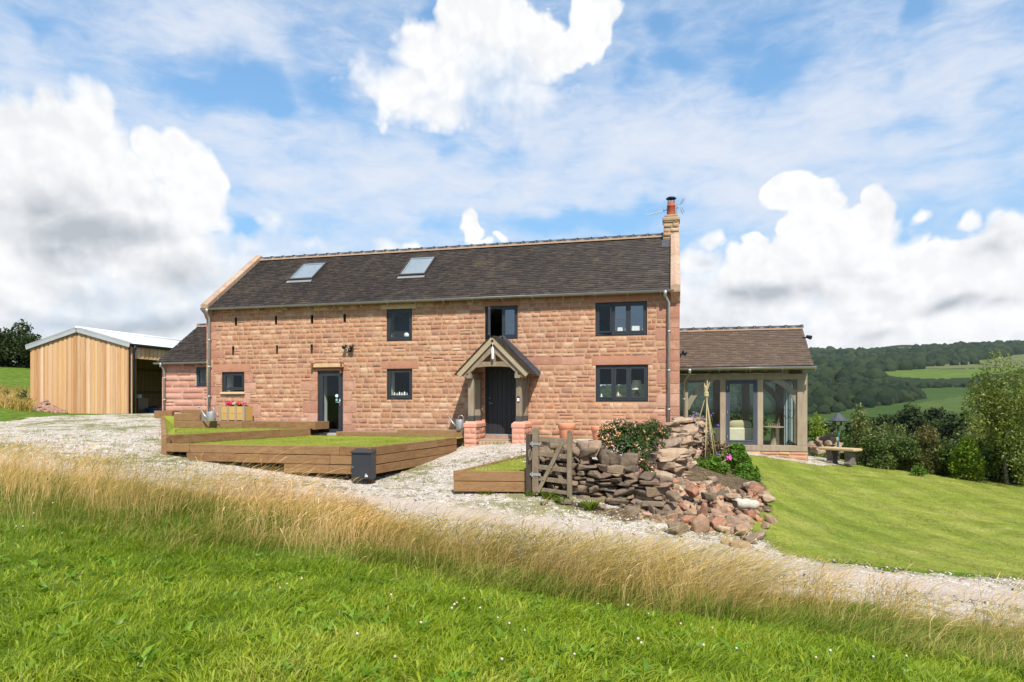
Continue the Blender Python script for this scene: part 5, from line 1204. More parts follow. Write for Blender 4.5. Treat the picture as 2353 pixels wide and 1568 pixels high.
# what is kept inside the barn
def clutter(name, label, cat, col, shape):
    mb = MB(); shape(mb); return tag(mb.build(name, simple(name+'_paint', [col, tuple(c*1.25 for c in col)], .6, 6, .2), None, False, .01), label, cat)
gy = lambda x, y: g1(x, y)
cy = 26.2; cx_ = bx0+2.4; zf_ = gy(cx_, cy)
clutter('storage_box', 'dusty brown box standing inside the barn opening', 'box', (.16,.10,.06), lambda m: (m.box(-24.6,-24.0,25.2,25.8,gy(-24.3,25.5)-.05,gy(-24.3,25.5)+.75), m.box(-24.63,-23.97,25.17,25.83,gy(-24.3,25.5)+.68,gy(-24.3,25.5)+.76)))
clutter('red_can', 'small red can behind the box in the barn', 'can', (.38,.03,.03), lambda m: (m.lathe((-24.1,26.6,gy(-24.1,26.6)), [(.13,0),(.14,.02),(.14,.30),(.10,.36),(.04,.38),(.04,.43)], 14)))
clutter('blue_crate', 'blue tub low on the barn floor', 'tub', (.02,.06,.20), lambda m: m.lathe((-23.5,25.6,gy(-23.5,25.6)), [(.30,0),(.36,.22),(.39,.23),(.39,.26),(.34,.26),(.28,.03)], 18, False))
clutter('leaning_board', 'dark plank leaning among the tools inside the barn', 'plank', (.10,.06,.035), lambda m: m.bar((-23.3,26.2,gy(-23.3,26.2)),(-23.9,26.9,gy(-23.9,26.9)+1.0), .16, .04))
clutter('white_tub', 'pale tub standing on the box in the barn', 'tub', (.45,.45,.43), lambda m: m.lathe((-24.3,25.5,gy(-24.3,25.5)+.765), [(.15,0),(.17,.14),(.18,.145),(.18,.16)], 14))
clutter('mower', 'dark wheeled machine at the back of the barn', 'machine', (.05,.05,.05), lambda m: (m.box(-23.2,-22.6,27.4,28.3,gy(-22.9,27.8)+.18,gy(-22.9,27.8)+.5), m.tube([(-23.25,27.6,gy(-23,27.6)+.17),(-23.12,27.6,gy(-23,27.6)+.17)],.17,12), m.tube([(-23.25,28.1,gy(-23,28.1)+.17),(-23.12,28.1,gy(-23,28.1)+.17)],.17,12), m.tube([(-22.9,28.2,gy(-23,28)+.5),(-22.9,28.8,gy(-23,28)+1.0)],.02,6)))

# ================================================================ oak framed garden room at the right end
YG = 21.6; YGR = 22.95; YGB = 24.3; gx0 = XR+.02; gx1 = onY(1855.3, YG); ZGE = 1.09; ZGR = 2.42
zs_t, zs_b = zof(1023.5, 3, YG), zof(1037, 3, YG); zp_t, zp_b = zof(860.5, 2, YG), zof(873, 2, YG); zbase = zof(1066, 3.5, YG)-.25
gr = thing('garden_room', ((gx0+gx1)/2, YG, zbase), 'glazed oak framed garden room with brown tiled roof at the cottage gable', 'garden room')
PT = .16
xs_ = [(onY(1570.5,YG), onY(1580.9,YG)), (onY(1654.5,YG), onY(1667.5,YG)), (onY(1740.5,YG), onY(1753.5,YG)), (onY(1832,YG), gx1)]
mb = MB(); mb.box(gx0, gx1, YG-.004, YG+PT+.02, zp_b, zp_t); mb.build('wall_plate', OAKP, gr, bevel=.008)
mb = MB(); mb.box(gx0, gx1+.004, YG-.03, YG+PT+.02, zs_b, zs_t); mb.build('sill_beam', OAKP, gr, bevel=.008)
for a, b in xs_:
    mb = MB(); mb.box(a, b, YG, YG+PT, zs_t+.002, zp_b-.002); mb.build('post', OAKP, gr, bevel=.008)
for yy in (YGR-.08, YGB-PT):
    mb = MB(); mb.box(gx1-.18, gx1, yy, yy+PT, zs_t+.002, zp_b-.002); mb.build('post', OAK, gr, bevel=.008)
for px in (1646.5, 1712.5, 1790):
    x = onY(px, YGB); mb = MB(); mb.box(x-.13, x+.13, YGB-PT, YGB, zs_t+.002, zp_b-.002); mb.build('post', OAK, gr, bevel=.008)
mb = MB(); mb.box(gx0, gx1, YGB-PT, YGB, zp_b, zp_t); mb.build('wall_plate', OAK, gr); mb = MB(); mb.box(gx0, gx1, YGB-PT, YGB, zs_b, zs_t); mb.build('sill_beam', OAK, gr)
mb = MB(); mb.box(gx1-.16, gx1-.003, YG+PT+.03, YGB-PT-.005, zp_b, zp_t); mb.build('wall_plate', OAK, gr); mb = MB(); mb.box(gx1-.16, gx1-.003, YG+PT+.03, YGB-PT-.005, zs_b, zs_t); mb.build('sill_beam', OAK, gr)
mb = MB(); mb.prism([(gx1-.14,YG+.1,zp_t+.002),(gx1-.14,YGR,ZGR-.12),(gx1-.14,YGB-.1,zp_t+.002)], (.05,0,0)); mb.build('gable_boards', OAKP, gr)
PLW = simple('plinth_stone', [(.40,.19,.12),(.46,.28,.15),(.44,.22,.15),(.52,.34,.19)], .9, 5, .85, .12, bscale=24, bstr=.6, vary=.2)
stone_obj('plinth', stone_face(lambda s, z, d: (s, YG-.005-d, z), gx0, gx1, zbase-.3, zs_b-.01, [], 71, ch=(.11,.17), sl=(.28,.6), bulge=.02), [PLW, MORTAR], gr)
stone_obj('side_plinth', stone_face(lambda s, z, d: (gx1+.005+d, s, z), YG, YGB, zbase-.3, zs_b-.01, [], 72, ch=(.11,.17), sl=(.28,.6), bulge=.02), [PLW, MORTAR], gr)
mb = MB(); mb.box(gx0, gx1-.01, YG+.02, YGB, zbase-.3, zs_b+.02); mb.build('floor', simple('stone_floor', [(.30,.25,.18),(.36,.30,.22)], .6, 2), gr)
def curved(mb, p, q, bulge, w, h):
    p, q = Vector(p), Vector(q); k = 8; d = (q-p).normalized(); n_ = Vector((0,1,0)).cross(d).normalized(); pts = [p.lerp(q, i/k)+n_*bulge*math.sin(math.pi*i/k) for i in range(k+1)]
    V = []; F = []
    for i, c in enumerate(pts):
        t = (pts[min(i+1,k)]-pts[max(i-1,0)]).normalized(); m_ = Vector((0,1,0)).cross(t)
        for sx, sy in ((-1,-1),(1,-1),(1,1),(-1,1)): V.append(c+m_*sx*h*.5+Vector((0,sy*w*.5,0)))
    for i in range(k):
        for j in range(4): F.append((i*4+j, i*4+(j+1)%4, (i+1)*4+(j+1)%4, (i+1)*4+j))
    mb.add(V, F+[(3,2,1,0),(k*4,k*4+1,k*4+2,k*4+3)])
mb = MB(); curved(mb, (xs_[0][1]-.04, YG+.11, zof(940,.5,YG)), (onY(1640,YG), YG+.11, zp_b+.05), -.12, .09, .17); mb.build('curved_brace', OAKP, gr)
mb = MB(); curved(mb, (xs_[3][0]+.05, YG+.11, zof(930,3.8,YG)), (onY(1775,YG), YG+.11, zp_b+.05), .14, .09, .18); mb.build('curved_brace', OAKP, gr)
mb = MB(); curved(mb, (onY(1793,YGB), YGB-.11, zof(930,3.8,YGB)), (onY(1735,YGB), YGB-.11, zp_b+.05), .10, .09, .18); mb.build('curved_brace', OAK, gr)
# panes
def pane(x0, x1, y, z0, z1): mb = MB(); mb.box(x0, x1, y, y+.012, z0, z1); return mb.build('pane', GLASSG, gr)
pane(xs_[0][1], xs_[1][0], YG+.05, zs_t, zp_b); pane(xs_[2][1], xs_[3][0], YG+.05, zs_t, zp_b); pane(gx0, xs_[0][0], YG+.05, zs_t, zp_b); pane(gx0, gx1-.2, YGB-.09, zs_t, zp_b)
mb = MB(); mb.box(gx1-.09, gx1-.078, YG+PT, YGB-PT, zs_t, zp_b); mb.build('pane', GLASSG, gr)
a, b = xs_[1][1]+.004, xs_[2][0]-.004; y = YG+.02; c, d = zs_t+.005, zp_b-.005
mb = MB(); e = .075
for q in ((a,b,d-e,d),(a,b,c,c+e+.02),(a,a+e,c+e+.02,d-e),(b-e,b,c+e+.02,d-e)): mb.box(q[0], q[1], y-.01, y+.07, q[2], q[3])
dr = mb.build('glazed_door', simple('slate_blue_paint', [(.055,.062,.085),(.07,.077,.10)], .5, 5, .2), gr, bevel=.005)
mb = MB(); e2 = .045
for q in ((a+e,b-e,d-e-e2,d-e-.002),(a+e,b-e,c+e+.022,c+e+.02+e2),(a+e,a+e+e2,c+e+.02+e2,d-e-e2),(b-e-e2,b-e,c+e+.02+e2,d-e-e2)): mb.box(q[0], q[1], y-.02, y+.04, q[2], q[3])
mb.build('door_leaf', dr.data.materials[0], dr, bevel=.004)
mb = MB(); mb.box(a+e+e2-.003, b-e-e2+.003, y, y+.01, c+e+e2+.017, d-e-e2+.003); mb.build('pane', GLASSG, dr)
mb = MB()
for zz in (c+.25, (c+d)/2, d-.25): mb.tube([(a+e*.6,y-.03,zz-.05),(a+e*.6,y-.03,zz+.05)], .01, 6)
mb.build('hinge', ZINC, dr)
# roof
V, F = tiles(gx0, gx1+.10, YG-.38, ZGE+.03, YGR, ZGR, 74, gauge=.105); npmesh('roof', V, [F], TILE2, gr)
V, F = tiles(gx0, gx1+.10, 2*YGR-YG+.38, ZGE+.03, YGR, ZGR, 75, gauge=.2, tw=.33); npmesh('rear_roof', V, [F], TILE2, gr)
mb = MB(); mb.prism([(gx0,YG-.36,ZGE),(gx0,YGR,ZGR-.03),(gx0,2*YGR-YG+.36,ZGE),(gx0,2*YGR-YG+.36,ZGE-.05),(gx0,YGR,ZGR-.09),(gx0,YG-.36,ZGE-.05)], (gx1-gx0+.09,0,0)); mb.build('roof_boarding', OAK, gr)
ridge_row(gx0, gx1+.09, YGR, ZGR+.03, gr, .095, .46)
k = 7
for i in range(k):
    x = gx0+.35+i*(gx1-gx0-.5)/(k-1); mb = MB(); mb.bar((x, YG-.34, ZGE-.10), (x, YG+.30, ZGE-.10+.64*.76), .07, .10); mb.build('rafter_foot', OAK, gr)
mb = MB(); mb.bar((gx0,YG-.37,ZGE-.045),(gx1+.10,YG-.37,ZGE-.045), .025, .12); mb.build('fascia', OAKP, gr)
half_gutter(gx0-.03, gx1+.16, YG-.45, ZGE-.02, gr, .06, ZINC)
mb = MB(); mb.prism([(gx0,YG-.40,ZGE+.035),(gx0,YG-.10,ZGE+.035+.30*.79+.012),(gx0,YG-.10,ZGE+.05+.30*.79+.012),(gx0,YG-.42,ZGE+.05)], (.01,0,0))
xq = onY(1572, YG-.1)
downpipe([(xq+.16,YG-.45,ZGE-.10),(xq+.16,YG-.43,ZGE-.17),(xq,YG-.12,ZGE-.42),(xq,YG-.12,zbase)], gr, .036, GUTTER, (.1,-.6))
mb = MB(); x, zz = gx1+.16, zof(776, gx1, 22.4); mb.box(gx1+.0, x, 22.4, 22.44, zz-.02, zz+.02); mb.tube([(x-.04,22.38,zz+.03),(x+.08,22.3,zz-.02)], [.05,.07], 10); mb.build('floodlight', BLACKM, gr)
# inside: settee with cushion, chess table, candle stand, curtain
fz = zs_b+.02
sx0, sx1 = onY(1640,22.1), onY(1738,22.1)
sofa = thing('settee', ((sx0+sx1)/2, 22.3, fz), 'cream settee seen from behind through the garden room door', 'settee')
mb = MB(); mb.box(sx0-.55, sx1-.02, 22.02, 22.22, fz, zof(983,1.6,22.0)); mb.build('backrest', CREAMF, sofa, bevel=.04)
mb = MB(); mb.box(sx0-.55, sx1-.02, 22.23, 22.95, fz+.02, fz+.42); mb.build('seat', CREAMF, sofa, bevel=.05)
for x in (sx0-.55, sx1-.20): mb = MB(); mb.box(x, x+.18, 22.22, 22.95, fz, fz+.62); mb.build('armrest', CREAMF, sofa, bevel=.05)
zc = zof(983,1.6,22.0); xc = onY(1700,22.15); mb = MB(); n = 14
V = []; 
for i in range(9):
    t = i/8*math.pi
    for j in range(n): u = j/n*2*math.pi; V.append((xc+.36*math.copysign(abs(math.sin(t)*math.cos(u))**.6, math.cos(u)), 22.16+.10*math.sin(t)*math.sin(u), zc+.09-.15*math.copysign(abs(math.cos(t))**.7, math.cos(t))))
mb.add(V, [(i*n+j, i*n+(j+1)%n, (i+1)*n+(j+1)%n, (i+1)*n+j) for i in range(8) for j in range(n)])
tag(mb.build('cushion', simple('sack_fabric', [(.42,.36,.22),(.50,.43,.28)], .95, 6, .2, bscale=90), None, True), 'plump beige cushion lying on the settee back', 'cushion')
tx, ty = onY(1777,22.2), 22.2; tb = thing('pedestal_table', (tx, ty, fz), 'small round pedestal table behind the right garden room pane', 'table')
tz_ = zof(980, tx, ty); mb = MB(); mb.lathe((tx,ty,tz_-.05), [(.30,0),(.34,.015),(.34,.035),(.30,.05)], 22); mb.build('tabletop', OAKP, tb, True)
mb = MB(); mb.lathe((tx,ty,fz), [(.22,0),(.22,.03),(.10,.10),(.075,.3),(.09,.45),(.06,tz_-fz-.06)], 16); mb.build('pedestal', OAKP, tb, True)
for i in range(6):
    x = tx-.16+i*.065; mb = MB(); h = (.10,.08,.12,.09,.08,.11)[i]; mb.lathe((x,ty-.12+.04*(i%2),tz_), [(.022,0),(.022,.012),(.012,.03),(.011,h*.7),(.018,h*.8),(.006,h)], 10)
    thing1('chess_piece', mb, BARGE, 'pale chess piece standing on the small pedestal table', 'chess piece', 'chess pieces on the garden room table')
tx, ty = onY(1813,22.35), 22.35; cs = thing('candle_stand', (tx, ty, fz), 'tall black wrought iron candle stand near the garden room corner post', 'candle stand')
mb = MB(); mb.tube([(tx,ty,fz),(tx,ty,zof(905,tx,ty))], .014, 8)
for k in range(3):
    t = k*2.09; mb.tube([(tx,ty,fz+.30),(tx+.14*math.cos(t),ty+.14*math.sin(t),fz+.16),(tx+.22*math.cos(t),ty+.22*math.sin(t),fz)], .013, 6)
mb.build('stem', BLACKM, cs, True); mb = MB()
for k in range(3):
    t = .4+k*2.09; z0 = zof(940,tx,ty)-.25; mb.tube([(tx,ty,z0),(tx+.10*math.cos(t),ty+.10*math.sin(t),z0-.06),(tx+.20*math.cos(t),ty+.2*math.sin(t),z0+.10),(tx+.2*math.cos(t),ty+.2*math.sin(t),z0+.2)], .010, 6)
    mb.lathe((tx+.2*math.cos(t),ty+.2*math.sin(t),z0+.2), [(.02,0),(.05,.02),(.05,.03)], 10)
mb.build('arm', BLACKM, cs, True)
tx = onY(1812, 23.9); mb = MB(); n = 24; V = []
for i in range(n+1):
    u = i/n; V += [(tx-.14+.28*u, 23.9+.03*math.sin(u*22), fz), (tx-.14+.28*u, 23.9+.03*math.sin(u*22), zp_b)]
mb.add(V, [(2*i,2*i+2,2*i+3,2*i+1) for i in range(n)]); thing1('curtain', mb, simple('panel_cloth', [(.40,.47,.47),(.48,.54,.54)], .9, 4), 'narrow pale blue curtain hanging at the back of the garden room', 'curtain')  # narrow wavy pale blue sheet, a plain upright strip behind the glass
# ================================================================ rocks
def _cube_template(n=6):
    idx = {}; V = []; F = []
    def vid(p):
        k = tuple(np.round(p, 5))
        if k not in idx: idx[k] = len(V); V.append(p)
        return idx[k]
    g = np.linspace(-1, 1, n)
    for ax in range(3):
        for sg in (-1, 1):
            for i in range(n-1):
                for j in range(n-1):
                    c = []
                    for a, b in ((i,j),(i+1,j),(i+1,j+1),(i,j+1)):
                        p = np.zeros(3); p[ax] = sg; p[(ax+1)%3] = g[a]; p[(ax+2)%3] = g[b]; c.append(vid(p))
                    F.append(c if sg > 0 else c[::-1])
    return np.array(V), np.array(F)
RV, RF = _cube_template(9)
def rock_verts(dims, seed, angular=.7, cuts=11):
    """an angular block: rounded cube, cut by random planes, roughened"""
    r = np.random.RandomState(seed); sph = unit(RV); angular = min(.97, angular+.12); v = RV*(angular) + sph*1.2*(1-angular)
    for k in range(cuts):
        n = unit(r.randn(1,3))[0]; d = r.uniform(.60, .98)+.22*(np.abs(n).sum()-1); over = np.maximum(0, v@n-d); v = v-over[:,None]*n
    sk = np.eye(3)+r.uniform(-.16,.16,(3,3)); v = v@sk
    nz = np.stack([vnoise(v[:,1]*2+seed, v[:,2]*2+i*9, 1.4, seed % 97+i) for i in range(3)], 1)-.5
    return (v+nz*.07)*np.array(dims)*.54
def rotmat(r, tilt=.5):
    a, b, c = r.uniform(0, 6.28), r.uniform(-tilt, tilt), r.uniform(-tilt, tilt)
    return np.array(Matrix.Rotation(a, 3, 'Z') @ Matrix.Rotation(b, 3, 'X') @ Matrix.Rotation(c, 3, 'Y'))
GREYST = simple('field_stone', [(.075,.057,.042),(.135,.10,.072),(.20,.145,.10),(.10,.078,.057),(.26,.19,.13),(.18,.115,.08),(.17,.135,.095)], .95, 5, .8, .12, bscale=18, bstr=.7, bdist=.02, vary=.28, stain=(4,.56,(.165,.135,.05),.6))
REDST = simple('red_rubble', [(.19,.108,.070),(.32,.175,.11),(.26,.17,.11),(.38,.25,.165),(.15,.098,.07),(.37,.155,.088),(.23,.14,.092)], .95, 5, .85, .12, bscale=18, bstr=.6, bdist=.02, vary=.26, stain=(4,.63,(.50,.38,.28),.5))
PALER = simple('pale_rubble', [(.28,.195,.13),(.38,.275,.185),(.32,.215,.148),(.22,.155,.11),(.44,.335,.235)], .95, 5, .85, .12, bscale=18, bstr=.6, bdist=.02, vary=.26, stain=(4,.60,(.22,.18,.07),.45))
def rocks_mesh(name, lst, mat, parent):
    """several stones bonded into one walling mesh: (centre, dims, seed, matrix)"""
    V = []; F = []; n = 0
    for c, d, sd, M in lst: v = rock_verts(d, sd, .86, 7)@np.asarray(M).T+np.array(c); V.append(v); F.append(RF+n); n += len(v)
    return npmesh(name, np.concatenate(V), [np.concatenate(F)], mat, parent)
def rock(name, c, dims, seed, mat, label=None, cat=None, group=None, tilt=.5, parent=None, angular=.7):
    r = random.Random(seed*7+1); v = rock_verts(dims, seed, angular)@rotmat(r, tilt).T
    if parent is None:
        o = npmesh(name, v, [RF], mat); o.location = c; return tag(o, label, cat, group)
    return npmesh(name, v+np.array(c), [RF], mat, parent)
def align(d):                                         # matrix whose first axis follows the horizontal direction d
    t = math.atan2(d[1], d[0]); return np.array(Matrix.Rotation(t, 3, 'Z'))

# ---------------------------------------------------------------- dry stone wall behind the gate
wa, wb = P(1222,1100,13.25), P(1502,1100,12.15); wd = (wb-wa).normalized(); WL = (Vector((wb.x-wa.x, wb.y-wa.y, 0))).length
wh = Vector((wb.x-wa.x, wb.y-wa.y, 0)).normalized(); wn = Vector((wh.y, -wh.x, 0))         # along, and out towards the viewer
dsw = thing('dry_stone_wall', (wa.x+wh.x*WL/2, wa.y+wh.y*WL/2, -1.9), 'lichened dry stone wall with upright cap stones behind the small gate', 'wall')
rw_ = random.Random(4); lst = []
def wtop(s): return -.93 if s < 1.25 else (-1.16 if s < 2.0 else -1.16-(s-2.0)*.55)
z0 = -2.25; M = align(wh)
z = z0
while z < -.95:
    h = rw_.uniform(.07, .16); s = -.05
    while s < WL+.1:
        L = rw_.uniform(.12, .36); p = wa+wh*(s+L/2)+wn*rw_.uniform(-.03,.045)
        if z+h*.6 < wtop(s+L/2) and z+h > g1(p.x, p.y)-.1:
            lst.append(((p.x-wn.x*.14, p.y-wn.y*.14, z+h/2), (L*1.03, .42, h*1.06), rw_.randrange(9999), M@np.array(Matrix.Rotation(rw_.uniform(-.10,.10), 3, 'Y')@Matrix.Rotation(rw_.uniform(-.12,.12), 3, 'Z'))))
        s += L
    z += h*.97
rocks_mesh('wall_stones', lst, GREYST, dsw)
mb = MB(); p, q = wa-wn*.25, wb-wn*.25; mb.prism([(p.x,p.y,-2.3),(q.x,q.y,-2.3),(q.x,q.y,-1.45),(wa.x+wh.x*1.3-wn.x*.25,wa.y+wh.y*1.3-wn.y*.25,-1.17),(p.x,p.y,-.98)], -wn*.25); mb.build('wall_core', simple('wall_core', [(.03,.024,.018),(.05,.04,.03)], 1), dsw)
for s, zt, w_ in [(-.02,-.93,.22),(.22,-.93,.2),(.44,-.93,.24),(.69,-.93,.27),(.93,-.93,.26),(1.17,-.95,.24),(1.40,-1.13,.20),(1.63,-1.16,.24),(1.90,-1.17,.2)]:
    p = wa+wh*(s+w_/2)-wn*.12; rock('cap_stone', (p.x, p.y, zt+.045), (w_*.98, .36, .26), int(s*100)+50, PALER if .6 < s < 1.3 else GREYST, parent=dsw, tilt=.10, angular=.72)
    o_ = None
# the fix of the cap stones' heading: they follow the wall
# ---------------------------------------------------------------- tumbled end of the wall running back to the house
pts = [(1506,1052,13.6),(1522,1046,14.0),(1535,1030,14.6),(1545,1012,15.2),(1556,992,16.0),(1570,976,16.7),(1583,963,17.3),(1590,960,17.8)]
tw_ = thing('tumbled_wall', tuple(P(1545,1060,15.2)), 'pale broken wall of flat stones stepping up towards the cottage corner', 'wall')
lst = []; r = random.Random(12)
for i in range(len(pts)-1):
    a, b = P(*pts[i]), P(*pts[i+1]); seg = b-a
    for u in (0, .5):
        c = a.lerp(b, u); zt = c.z; zb = g1(c.x, c.y)-.15; z = zb
        while z < zt-.02:
            h = r.uniform(.06,.14)
            for lat in (-.30, -.05, .22):
                if r.random() < .85: lst.append(((c.x+lat+r.uniform(-.06,.06), c.y+r.uniform(-.12,.12), z+h/2), (r.uniform(.22,.42), r.uniform(.25,.5), h*1.15), r.randrange(9999), rotmat(r, .10)))
            z += h*.9
rocks_mesh('wall_stones', lst, PALER, tw_)
for (px, py, d, dm) in [(1528,1040,13.9,(.62,.5,.13)),(1540,1017,14.7,(.5,.45,.16)),(1535,1062,13.7,(.36,.3,.14)),(1570,968,16.9,(.46,.4,.12))]: rock('slab', tuple(P(px,py,d)), dm, px, PALER, parent=tw_, tilt=.15, angular=.85)

# ---------------------------------------------------------------- fallen stones
def pile(u, v): # u across, v down the face of the spill, as seen in the photograph
    tl, tr, bl, br = np.array([1500,1092,13.3]), np.array([1752,1140,13.6]), np.array([1448,1195,11.9]), np.array([1705,1238,11.0])
    q = (tl*(1-u)+tr*u)*(1-v)+(bl*(1-u)+br*u)*v; return P(*q)
r = random.Random(31); placed = []
def put(px, py, d, dims, mat, label, seed, group=None, tilt=.45, name='fallen_stone', ang=.78):
    dims = tuple(.70*q for q in dims)
    p = P(px, py, d); placed.append((p.x, p.y, max(dims)*.5)); return rock(name, (p.x, p.y, max(p.z, g1(p.x,p.y)+dims[2]*.25)), dims, seed, mat, label, 'stone', group, tilt, angular=ang)
put(1518,1099,12.75,(.60,.38,.34),PALER,'largest boulder of the fallen stones, buff with a spotted top',201,tilt=.3)
put(1541,1138,12.1,(.56,.22,.17),GREYST,'long grey slab lying aslant at the top of the fallen stones',202,tilt=.35)
put(1556,1212,11.0,(.42,.36,.34),GREYST,'mossy yellow grey boulder at the front foot of the stone pile',203)
put(1609,1203,11.1,(.36,.32,.36),REDST,'upright pale pink block at the front of the stone pile',204,tilt=.25)
put(1617,1172,11.8,(.28,.22,.34),REDST,'bright red wedge standing in the middle of the pile',205,tilt=.3)
put(1704,1222,11.0,(.38,.30,.20),REDST,'flat topped red brown block at the lower right of the pile',206,tilt=.25)
put(1632,1141,12.4,(.42,.32,.22),GREYST,'dark round grey stone at the upper middle of the pile',207,tilt=.2)
put(1685,1141,12.7,(.44,.30,.16),PALER,'broad flat tan slab behind the white log',208,tilt=.15)
put(1636,1131,12.75,(.26,.18,.24),REDST,'pink pointed stone at the top middle of the pile',209)
put(1636,1102,14.3,(.28,.24,.20),PALER,'single pink stone lying on the bare soil of the flower bed',210,tilt=.25)
put(1650,1205,11.3,(.34,.3,.24),REDST,'red sandstone chunk with a sloping face near the front of the pile',211)
put(1500,1170,12.1,(.34,.3,.32),GREYST,'square dark grey block at the left of the stone pile',212,tilt=.2)
put(1472,1176,12.2,(.18,.2,.30),GREYST,'narrow upright grey stone at the left edge of the pile',213,tilt=.15)
put(1592,1128,12.5,(.36,.3,.26),REDST,'brown red stone above the spill beside the soil',214)
GRP = 'loose stones fallen from the wall'
mats = [REDST, REDST, GREYST, PALER, REDST]
k = 0; tries = 0
while k < 265 and tries < 16000:
    tries += 1; u, v = r.random(), r.random()
    big = r.random() < .48; s = r.uniform(.14,.22) if big else r.uniform(.07,.13)
    p = pile(u, v)
    if any((p.x-a)**2+(p.y-b)**2 < (.30*(s*.5+c))**2 for a, b, c in placed): continue
    placed.append((p.x, p.y, s*.5)); dims = (s*r.uniform(.9,1.4), s*r.uniform(.7,1.0), s*r.uniform(.6,.95))
    mt = GREYST if (u < .33 and r.random() < .7) else mats[r.randrange(5)]
    nm = {'field_stone':'grey','red_rubble':'red','pale_rubble':'pale buff'}[mt.name]; sz = 'big' if big else 'small'
    rock('fallen_stone', (p.x, p.y, max(p.z, g1(p.x,p.y)+dims[2]*.2)), dims, 300+k, mt, sz+' loose '+nm+' stone in the pile fallen from the broken wall', 'stone', sz+' '+nm+' '+GRP, .6); k += 1
for i, (px, py, d) in enumerate([(1700,1256,10.5),(1674,1252,10.6),(1722,1248,10.8),(1740,1238,11.0),(1760,1214,11.6),(1772,1200,12.0),(1745,1200,11.6),(1765,1178,12.6),(1430,1167,12.3),(1380,1170,12.3),(1345,1166,12.5),(1300,1160,12.6),(1250,1160,12.4),(1410,1150,12.4)]):
    p = G(px, py); s = r.uniform(.10,.20); rock('fallen_stone', (p.x, p.y, p.z+.03), (s*1.4,s,s*.7), 600+i, mats[i % 5] if i < 8 else GREYST, 'single stone lying on the ground at the edge of the gravel track', 'stone', 'single stones at the edge of the track', .3)
for i, (px, py, d) in enumerate([(1720,1118,14.2),(1735,1122,14.0),(1748,1128,14.0),(1757,1137,13.6),(1765,1148,13.3),(1730,1130,13.8)]):
    s = r.uniform(.16,.30); p = P(px,py,d); rock('fallen_stone', (p.x,p.y,max(p.z,g1(p.x,p.y)+.04)), (s*1.3,s,s*.7), 700+i, REDST if i % 2 else PALER, 'stone on the right hand rim of the flower bed above the lawn', 'stone', 'stones on the rim of the flower bed', .35)
# small broken pieces filling the gaps of the spill
V = []; F = []; nn_ = 0; tv, tf = _cube_template(3)
for i in range(900):
    u, v_ = r.uniform(-.04,1.04), r.uniform(-.03,1.05); p = pile(u, v_); s = r.uniform(.03,.09); rs = np.random.RandomState(4000+i)
    q = (tv*.75+unit(tv)*.3+rs.uniform(-.2,.2,tv.shape))*np.array((s*1.4,s,s*.8))*.5@rotmat(r,.7).T+np.array((p.x,p.y,max(p.z,g1(p.x,p.y))+s*.15-.01)); V.append(q); F.append(tf+nn_); nn_ += len(q)
tag(npmesh('stone_chips', np.concatenate(V), [np.concatenate(F)], REDST), 'small broken chips of stone between the fallen stones', 'stone chips', kind='stuff')
# white log among the stones
a, b = P(1690,1157,12.2), P(1741,1161,12.3); mb = MB(); n = 9; pts = [a.lerp(b, i/n)+Vector((0,0,.012*math.sin(i*1.7))) for i in range(n+1)]; mb.tube(pts, [.085,.095,.098,.092,.10,.097,.09,.093,.085,.07], 12)
lg = thing('log', tuple(a.lerp(b,.5)), 'weathered white log lying across the fallen stones', 'log'); mb.build('bark', simple('bleached_bark', [(.36,.31,.235),(.48,.44,.36),(.27,.21,.15)], .9, 7, .1, bscale=24, bstr=.5, vary=.2, stretch=(1,4,4)), lg, True)
mb = MB(); d_ = (a-b).normalized(); mb.tube([a+d_*.001, a+d_*.012], [.084,.078], 12); mb.build('cut_end', GREYST, lg)

# ---------------------------------------------------------------- raised lawns held by timber sleepers
def sleeper_row(parent, a, b, z0, z1, seed, thick=.11, joints=None, nrm=None, name='sleeper'):
    a, b = Vector((a[0],a[1],0)), Vector((b[0],b[1],0)); L = (b-a).length; e = (b-a)/L; r = random.Random(seed)
    cuts = [0]+(joints if joints is not None else [])+[L]
    if joints is None:
        s = r.uniform(.8, 2.2); cuts = [0]
        while s < L-.5: cuts.append(s); s += r.uniform(1.6, 2.6)
        cuts.append(L)
    n = Vector((-e.y, e.x, 0)) if nrm is None else nrm
    for s, t in zip(cuts[:-1], cuts[1:]):
        o = n*r.uniform(-.006,.006); dz = r.uniform(-.004,.004); p, q = a+e*(s+.003)+o, a+e*(t-.003)+o
        mb = MB(); mb.add([(p.x,p.y,z0+.003+dz),(q.x,q.y,z0+.003+dz),(q.x+n.x*thick,q.y+n.y*thick,z0+.003+dz),(p.x+n.x*thick,p.y+n.y*thick,z0+.003+dz),
                           (p.x,p.y,z1-.003+dz),(q.x,q.y,z1-.003+dz),(q.x+n.x*thick,q.y+n.y*thick,z1-.003+dz),(p.x+n.x*thick,p.y+n.y*thick,z1-.003+dz)],
                          [(0,3,2,1),(4,5,6,7),(0,1,5,4),(1,2,6,5),(2,3,7,6),(3,0,4,7)])
        mb.build(name, SLEEPER, parent, bevel=.009)
def turf(name, poly, parent, mat=None, dens=900, seed=1, h=.035):
    """flat lawn with its own short blades"""
    c = np.array([tuple(p) for p in poly]); mb = MB(); mb.add([tuple(p) for p in c], [tuple(range(len(c)))]); o = mb.build(name, TURF, parent)
    return o
TURF = None
m, n, out = matnew('turf'); v = n.new('ShaderNodeTexCoord').outputs['Object']
f = n.math('ADD', n.math('MULTIPLY', n.noise(n.vmath('MULTIPLY', v, (.5,1.6,1)), 2.4, 6, .65), .6), n.math('MULTIPLY', n.noise(v, 40, 4, .6), .4))
